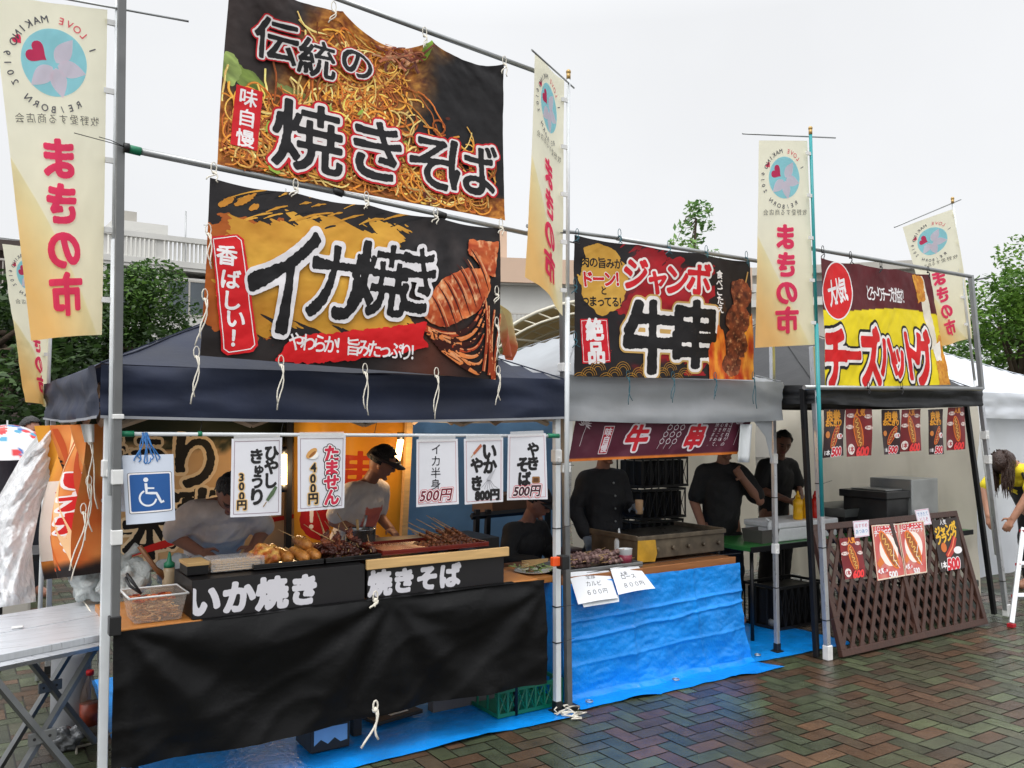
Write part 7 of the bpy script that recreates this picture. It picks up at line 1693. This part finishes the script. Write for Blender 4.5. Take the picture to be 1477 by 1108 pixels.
        return b.build(name, mat(name + '_%d%d%d' % c_, c_, rough=rough, var=.18, vs=9, bump=.2, bs=60) if not attr else mat(name + '_printed', attr='Col', rough=.8, var=.1, vs=9, bump=.2, bs=60), t, attr=bool(attr))
    if shirt:
        ns = {k: N[k] for k in ('pel', 'wai', 'che', 'lsh', 'rsh')}; ns['nk'] = (N['nk'][0], (.052, .052)); ns['cro'] = N['cro']; ns['nk'] = (N['nk'][0] - Vector((0, 0, .03)), (.07, .06)); es = [('cro', 'pel'), ('pel', 'wai'), ('wai', 'che'), ('che', 'nk'), ('che', 'lsh'), ('che', 'rsh'), ('nk', 'lsh'), ('nk', 'rsh')]
        if sleeve == 'apron': pass
        for n in 'lr':
            sh, el, wr_ = N[n + 'sh'][0], N[n + 'el'][0], N[n + 'wr'][0]
            if sleeve == 'short': ns[n + 'cuff'] = (sh.lerp(el, .8), (.062, .062)); es.append((n + 'sh', n + 'cuff'))
            else: ns[n + 'el'] = N[n + 'el']; ns[n + 'cuff'] = (el.lerp(wr_, .86), (.034, .034)); es += [(n + 'sh', n + 'el'), (n + 'el', n + 'cuff')]
        pr_ = (extras or {}).get('print')
        def pcol(v, l):
            if pr_ and l.y > .02:
                for (x0, z0, x1, z1, cc) in pr_:
                    if x0 < l.x < x1 and z0 < l.z < z1: return cc
            return shirt
        cloth('shirt', ns, es, 'pel', .017, shirt, 3, attr=pcol if pr_ else False)
    if trousers:
        ns = {'pel': ((0, 0, 0), (.135, .10)), 'cro': ((0, 0, 0), (.125, .10))}; es = [('pel', 'cro')]
        for n in 'lr':
            for k, r in (('hip', .095), ('kne', .075), ('ank', .06)): ns[n + k] = ((0, 0, 0), (r, r))
            es += [('cro', n + 'hip'), (n + 'hip', n + 'kne'), (n + 'kne', n + 'ank')]
        cloth('trousers', ns, es, 'pel', .014, trousers, 8)
    # hair / cap
    hc, hs = hair
    hb = MB(); hb.ball((0, .012, .125), (.088, .108, .122), n=32)
    for i, v in enumerate(hb.v):
        v = Vector(v); k = .006 + .009 * noise3(v * 34) + .005 * noise3(v * 80); d_ = (v - Vector((0, .012, .12))).normalized(); hb.v[i] = tuple(v + d_ * k)
    lo = {'short': .105, 'long': -.03}[hs if hs in ('short', 'long') else 'short']
    keep = [f for f in hb.f if all((hb.v[i][2] > lo + max(0, (hb.v[i][1] - .0)) * (1.05 if hs != 'long' else 1.2)) for i in f)]
    hb.f = keep; hb.m = [0] * len(keep); hb.sm = [True] * len(keep); hb.v = [tuple(T @ (Hm @ Vector(v))) for v in hb.v]
    hb.build('hair', mat('hair_%d' % hc[0], hc, rough=.45, var=.35, vs=60, bump=.6, bs=90), t, thick=.006)
    if hs == 'long':                     # loose locks falling from the scalp
        lk = MB(); rr_ = random.Random(6)
        for k in range(300):
            a = rr_.uniform(-2.7, 2.7) + math.pi; z0 = rr_.uniform(.10, .21); q = T @ (Hm @ Vector((.092 * math.sin(a), .012 + .11 * math.cos(a), z0))); ln = rr_.uniform(.10, .26) ; sw = rr_.uniform(-.03, .03)
            pts = [q + Vector((sw * u * u + .006 * math.sin(9 * u + k), sw * .7 * u * u, -ln * u)) for u in np.linspace(0, 1, 7)]; lk.tube(pts, [.0045, .0055, .0055, .005, .004, .003, .001], 5)
        lk.build('hair_locks', MATS['hair_%d' % hc[0]], t)
    ex = extras or {}
    if 'visor' in ex:
        vb = MB(); vb.tube([T @ (Hm @ Vector((.094 * math.sin(a), .014 + .114 * math.cos(a), .165))) for a in np.linspace(-2.6, 2.6, 22)], .012, 8); o = vb.build('visor_band', mat('visor_cloth', ex['visor'], rough=.6), t)
        pk = MB(); pk.sheet(lambda u, v: T @ (Hm @ Vector(((u - .5) * .165 * (1 - .35 * v * v), .11 + .085 * v - .05 * (2 * u - 1) ** 2, .165 - .02 * v - .012 * (2 * u - 1) ** 2))), 10, 6); pk.build('peak', MATS['visor_cloth'], o, thick=.005)
    if 'cap' in ex:
        cb_ = MB(); cb_.ball((0, .014, .145), (.092, .112, .105), n=28); cb_.f = [f for f in cb_.f if all(cb_.v[i][2] > .15 for i in f)]; cb_.m = [0] * len(cb_.f); cb_.sm = [True] * len(cb_.f)
        cb_.v = [tuple(T @ (Hm @ Vector(v))) for v in cb_.v]; o = cb_.build('cap', mat('cap_cloth_%d' % ex['cap'][0], ex['cap'], rough=.7), t, thick=.005)
        pk = MB(); pk.sheet(lambda u, v: T @ (Hm @ Vector(((u - .5) * .15 * (1 - .35 * v * v), .112 + .075 * v - .05 * (2 * u - 1) ** 2, .163 - .02 * v - .012 * (2 * u - 1) ** 2))), 10, 6); pk.build('peak', MATS['cap_cloth_%d' % ex['cap'][0]], o, thick=.004)
    if 'apron' in ex:
        ab = MB()
        def ap(u, v):
            w = .13 + .07 * min(1, v * 1.6); p = Vector(((2 * u - 1) * w, .14 - .05 * (2 * u - 1) ** 2, 1.25 - .7 * v)); return T @ (Lm @ p if v < .55 else Lm @ p)
        ab.sheet(ap, 12, 24)
        for s_ in (-1, 1): ab.tube([T @ (Lm @ Vector(p)) for p in ((s_ * .11, .12, 1.24), (s_ * .10, .07, 1.37), (s_ * .09, -.06, 1.37), (s_ * .02, -.135, 1.2), (-s_ * .12, -.115, 1.0))], .011, 6)
        ab.build('apron', mat('apron_cloth', ex['apron'], rough=.8), t, thick=.004)
    if 'buttons' in ex:
        for z in (.98, 1.08, 1.18, 1.28):
            bb = MB(); p = Lm @ Vector((0.0, .148 + (.004 if z < 1.2 else -.015), z)); bb.ball(T @ p, (.009, .009, .009), n=8); bb.build('button', STEEL, t)
    if 'spots' in ex:
        ns_ = MB()
        for x, z in ((.03, 1.2), (-.05, 1.26), (.08, 1.28), (.0, 1.1)):
            for k in range(5):
                a = k * 1.2566; p = Lm @ Vector((x + .022 * math.cos(a), -.137, z + .022 * math.sin(a))); ns_.ball(T @ p, (.014, .014, .014), n=8)
        ns_.build('flower_print', BLKP, t)
    return t, N, T, Lm
def feet(px, Y, dy=0): p = PY(px, 606, Y); return (p.x, Y, 0)
# bowed cook behind the cucumber price paper
person('cook in a pale T-shirt bowing forward behind the cucumber price paper', None, 268, lean=50, head=(10, -8), head_at=PY(335, 712, 4.8), shirt=(214, 202, 192), sleeve='short', trousers=(40, 42, 50), scale=.97,
       arms={'lel': (-.27, .22, 1.02), 'lwr': (-.16, .38, .93), 'rel': (.27, .22, 1.02), 'rwr': (.14, .38, .93)})
# man in a cap, in profile
person('man in a dark sun visor and pale T-shirt looking down beside the orange banner', None, 296, lean=24, head=(6, 38), head_at=PY(551, 668, 5.3), skin=(168, 112, 84), shirt=(218, 204, 192), sleeve='short', trousers=(40, 42, 50), scale=.955,
       arms={'lel': (-.24, .08, 1.08), 'lwr': (-.14, .3, .98), 'rel': (.24, .08, 1.07), 'rwr': (.14, .32, .96)}, hair=((30, 23, 20), 'short'), extras={'visor': (58, 46, 42), 'print': [(-.10, 1.08, .10, 1.24, (214, 108, 88))]})
# seated person in black
person('person in black with a dark cap sitting low beside the middle pole', None, 285, lean=14, head=(12, 18), head_at=PY(776, 726, 5.1), skin=(140, 98, 82), shirt=(22, 22, 24), sleeve='long', trousers=(24, 24, 28), seated=True, scale=1.0,
       arms={'lel': (-.26, .12, .72), 'lwr': (-.1, .36, .70), 'rel': (.27, .14, .72), 'rwr': (.12, .36, .70)}, extras={'cap': (26, 26, 30)})
# person with a glass
pd, ND, TD, LD = person('person in a dark buttoned jacket and grey gloves holding up a glass', None, 268, head=(10, 0), head_at=PY(875, 647, 4.95), shirt=(28, 28, 31), sleeve='long', trousers=(24, 24, 28), grip=1.2,
       arms={'rel': (.26, -.04, 1.08), 'rwr': (.25, .1, .87), 'lel': (-.25, .0, 1.04), 'lwr': (-.13, .24, 1.09)}, extras={'buttons': 1, 'gloves': (112, 122, 134)})
gp = TD @ (ND['lwr'][0] + (ND['lwr'][0] - ND['lel'][0]).normalized() * .085 + Vector((.01, .03, .0)))
t = thing('drinking_glass', 'clear glass catching warm light in the gloved hand of the person in the buttoned jacket', 'glass', gp); b = MB(); b.lathe(gp - Vector((0, 0, .05)), [(.022, 0), (.026, .005), (.029, .095), (.028, .1), (.026, .095), (.022, .012)], 24); b.build('glass_body', glassy('clear_glass', (236, 196, 150), .05, .5), t)
b = MB(); b.lathe(gp - Vector((0, 0, .044)), [(.020, .004), (.0235, .04)], 20); b.build('amber_drink', mat('amber_drink', (206, 140, 70), rough=.1), t)
# person with a hand to the face
person('person in a black T-shirt with one hand raised to the face beside the griddle', None, 245, lean=6, head=(6, 10), head_at=PY(1047, 642, 4.9), skin=(150, 106, 86), shirt=(24, 24, 26), sleeve='short', trousers=(26, 26, 30), scale=1.03, grip=1.3,
       arms={'rel': (.24, -.02, 1.05), 'rwr': (.22, .14, .83), 'lel': (-.30, .12, 1.06), 'lwr': (-.10, .22, 1.27)})
person('person in a black T-shirt with cropped hair standing at the back of the hotdog stall', None, 262, lean=10, head=(14, -25), head_at=PY(1129, 640, 5.35), skin=(128, 88, 70), shirt=(24, 24, 26), sleeve='short', trousers=(26, 26, 30), scale=1.0,
       arms={'lel': (-.25, .08, 1.08), 'lwr': (-.1, .28, 1.0), 'rel': (.26, .08, 1.08), 'rwr': (.1, .3, .98)})
person('person in a yellow T-shirt and black apron bending down at the right edge', None, 175, lean=48, head=(30, 0), head_at=PY(1448, 668, 4.3), skin=(176, 128, 104), hair=((52, 32, 24), 'long'), shirt=(226, 206, 40), sleeve='short', trousers=(24, 24, 28), scale=1.0,
       arms={'lel': (-.22, .52, .98), 'lwr': (-.12, .62, .74), 'rel': (.22, .52, .98), 'rwr': (.12, .62, .74)}, extras={'apron': (26, 26, 28), 'spots': 1})
person('person in dark clothes holding the spotted umbrella at the far left', feet(40, 9.1), 300, head=(10, 0), shirt=(60, 58, 66), sleeve='long', trousers=(30, 34, 44), scale=.98, arms={'rel': (.24, .05, 1.05), 'rwr': (.05, .22, 1.2)})
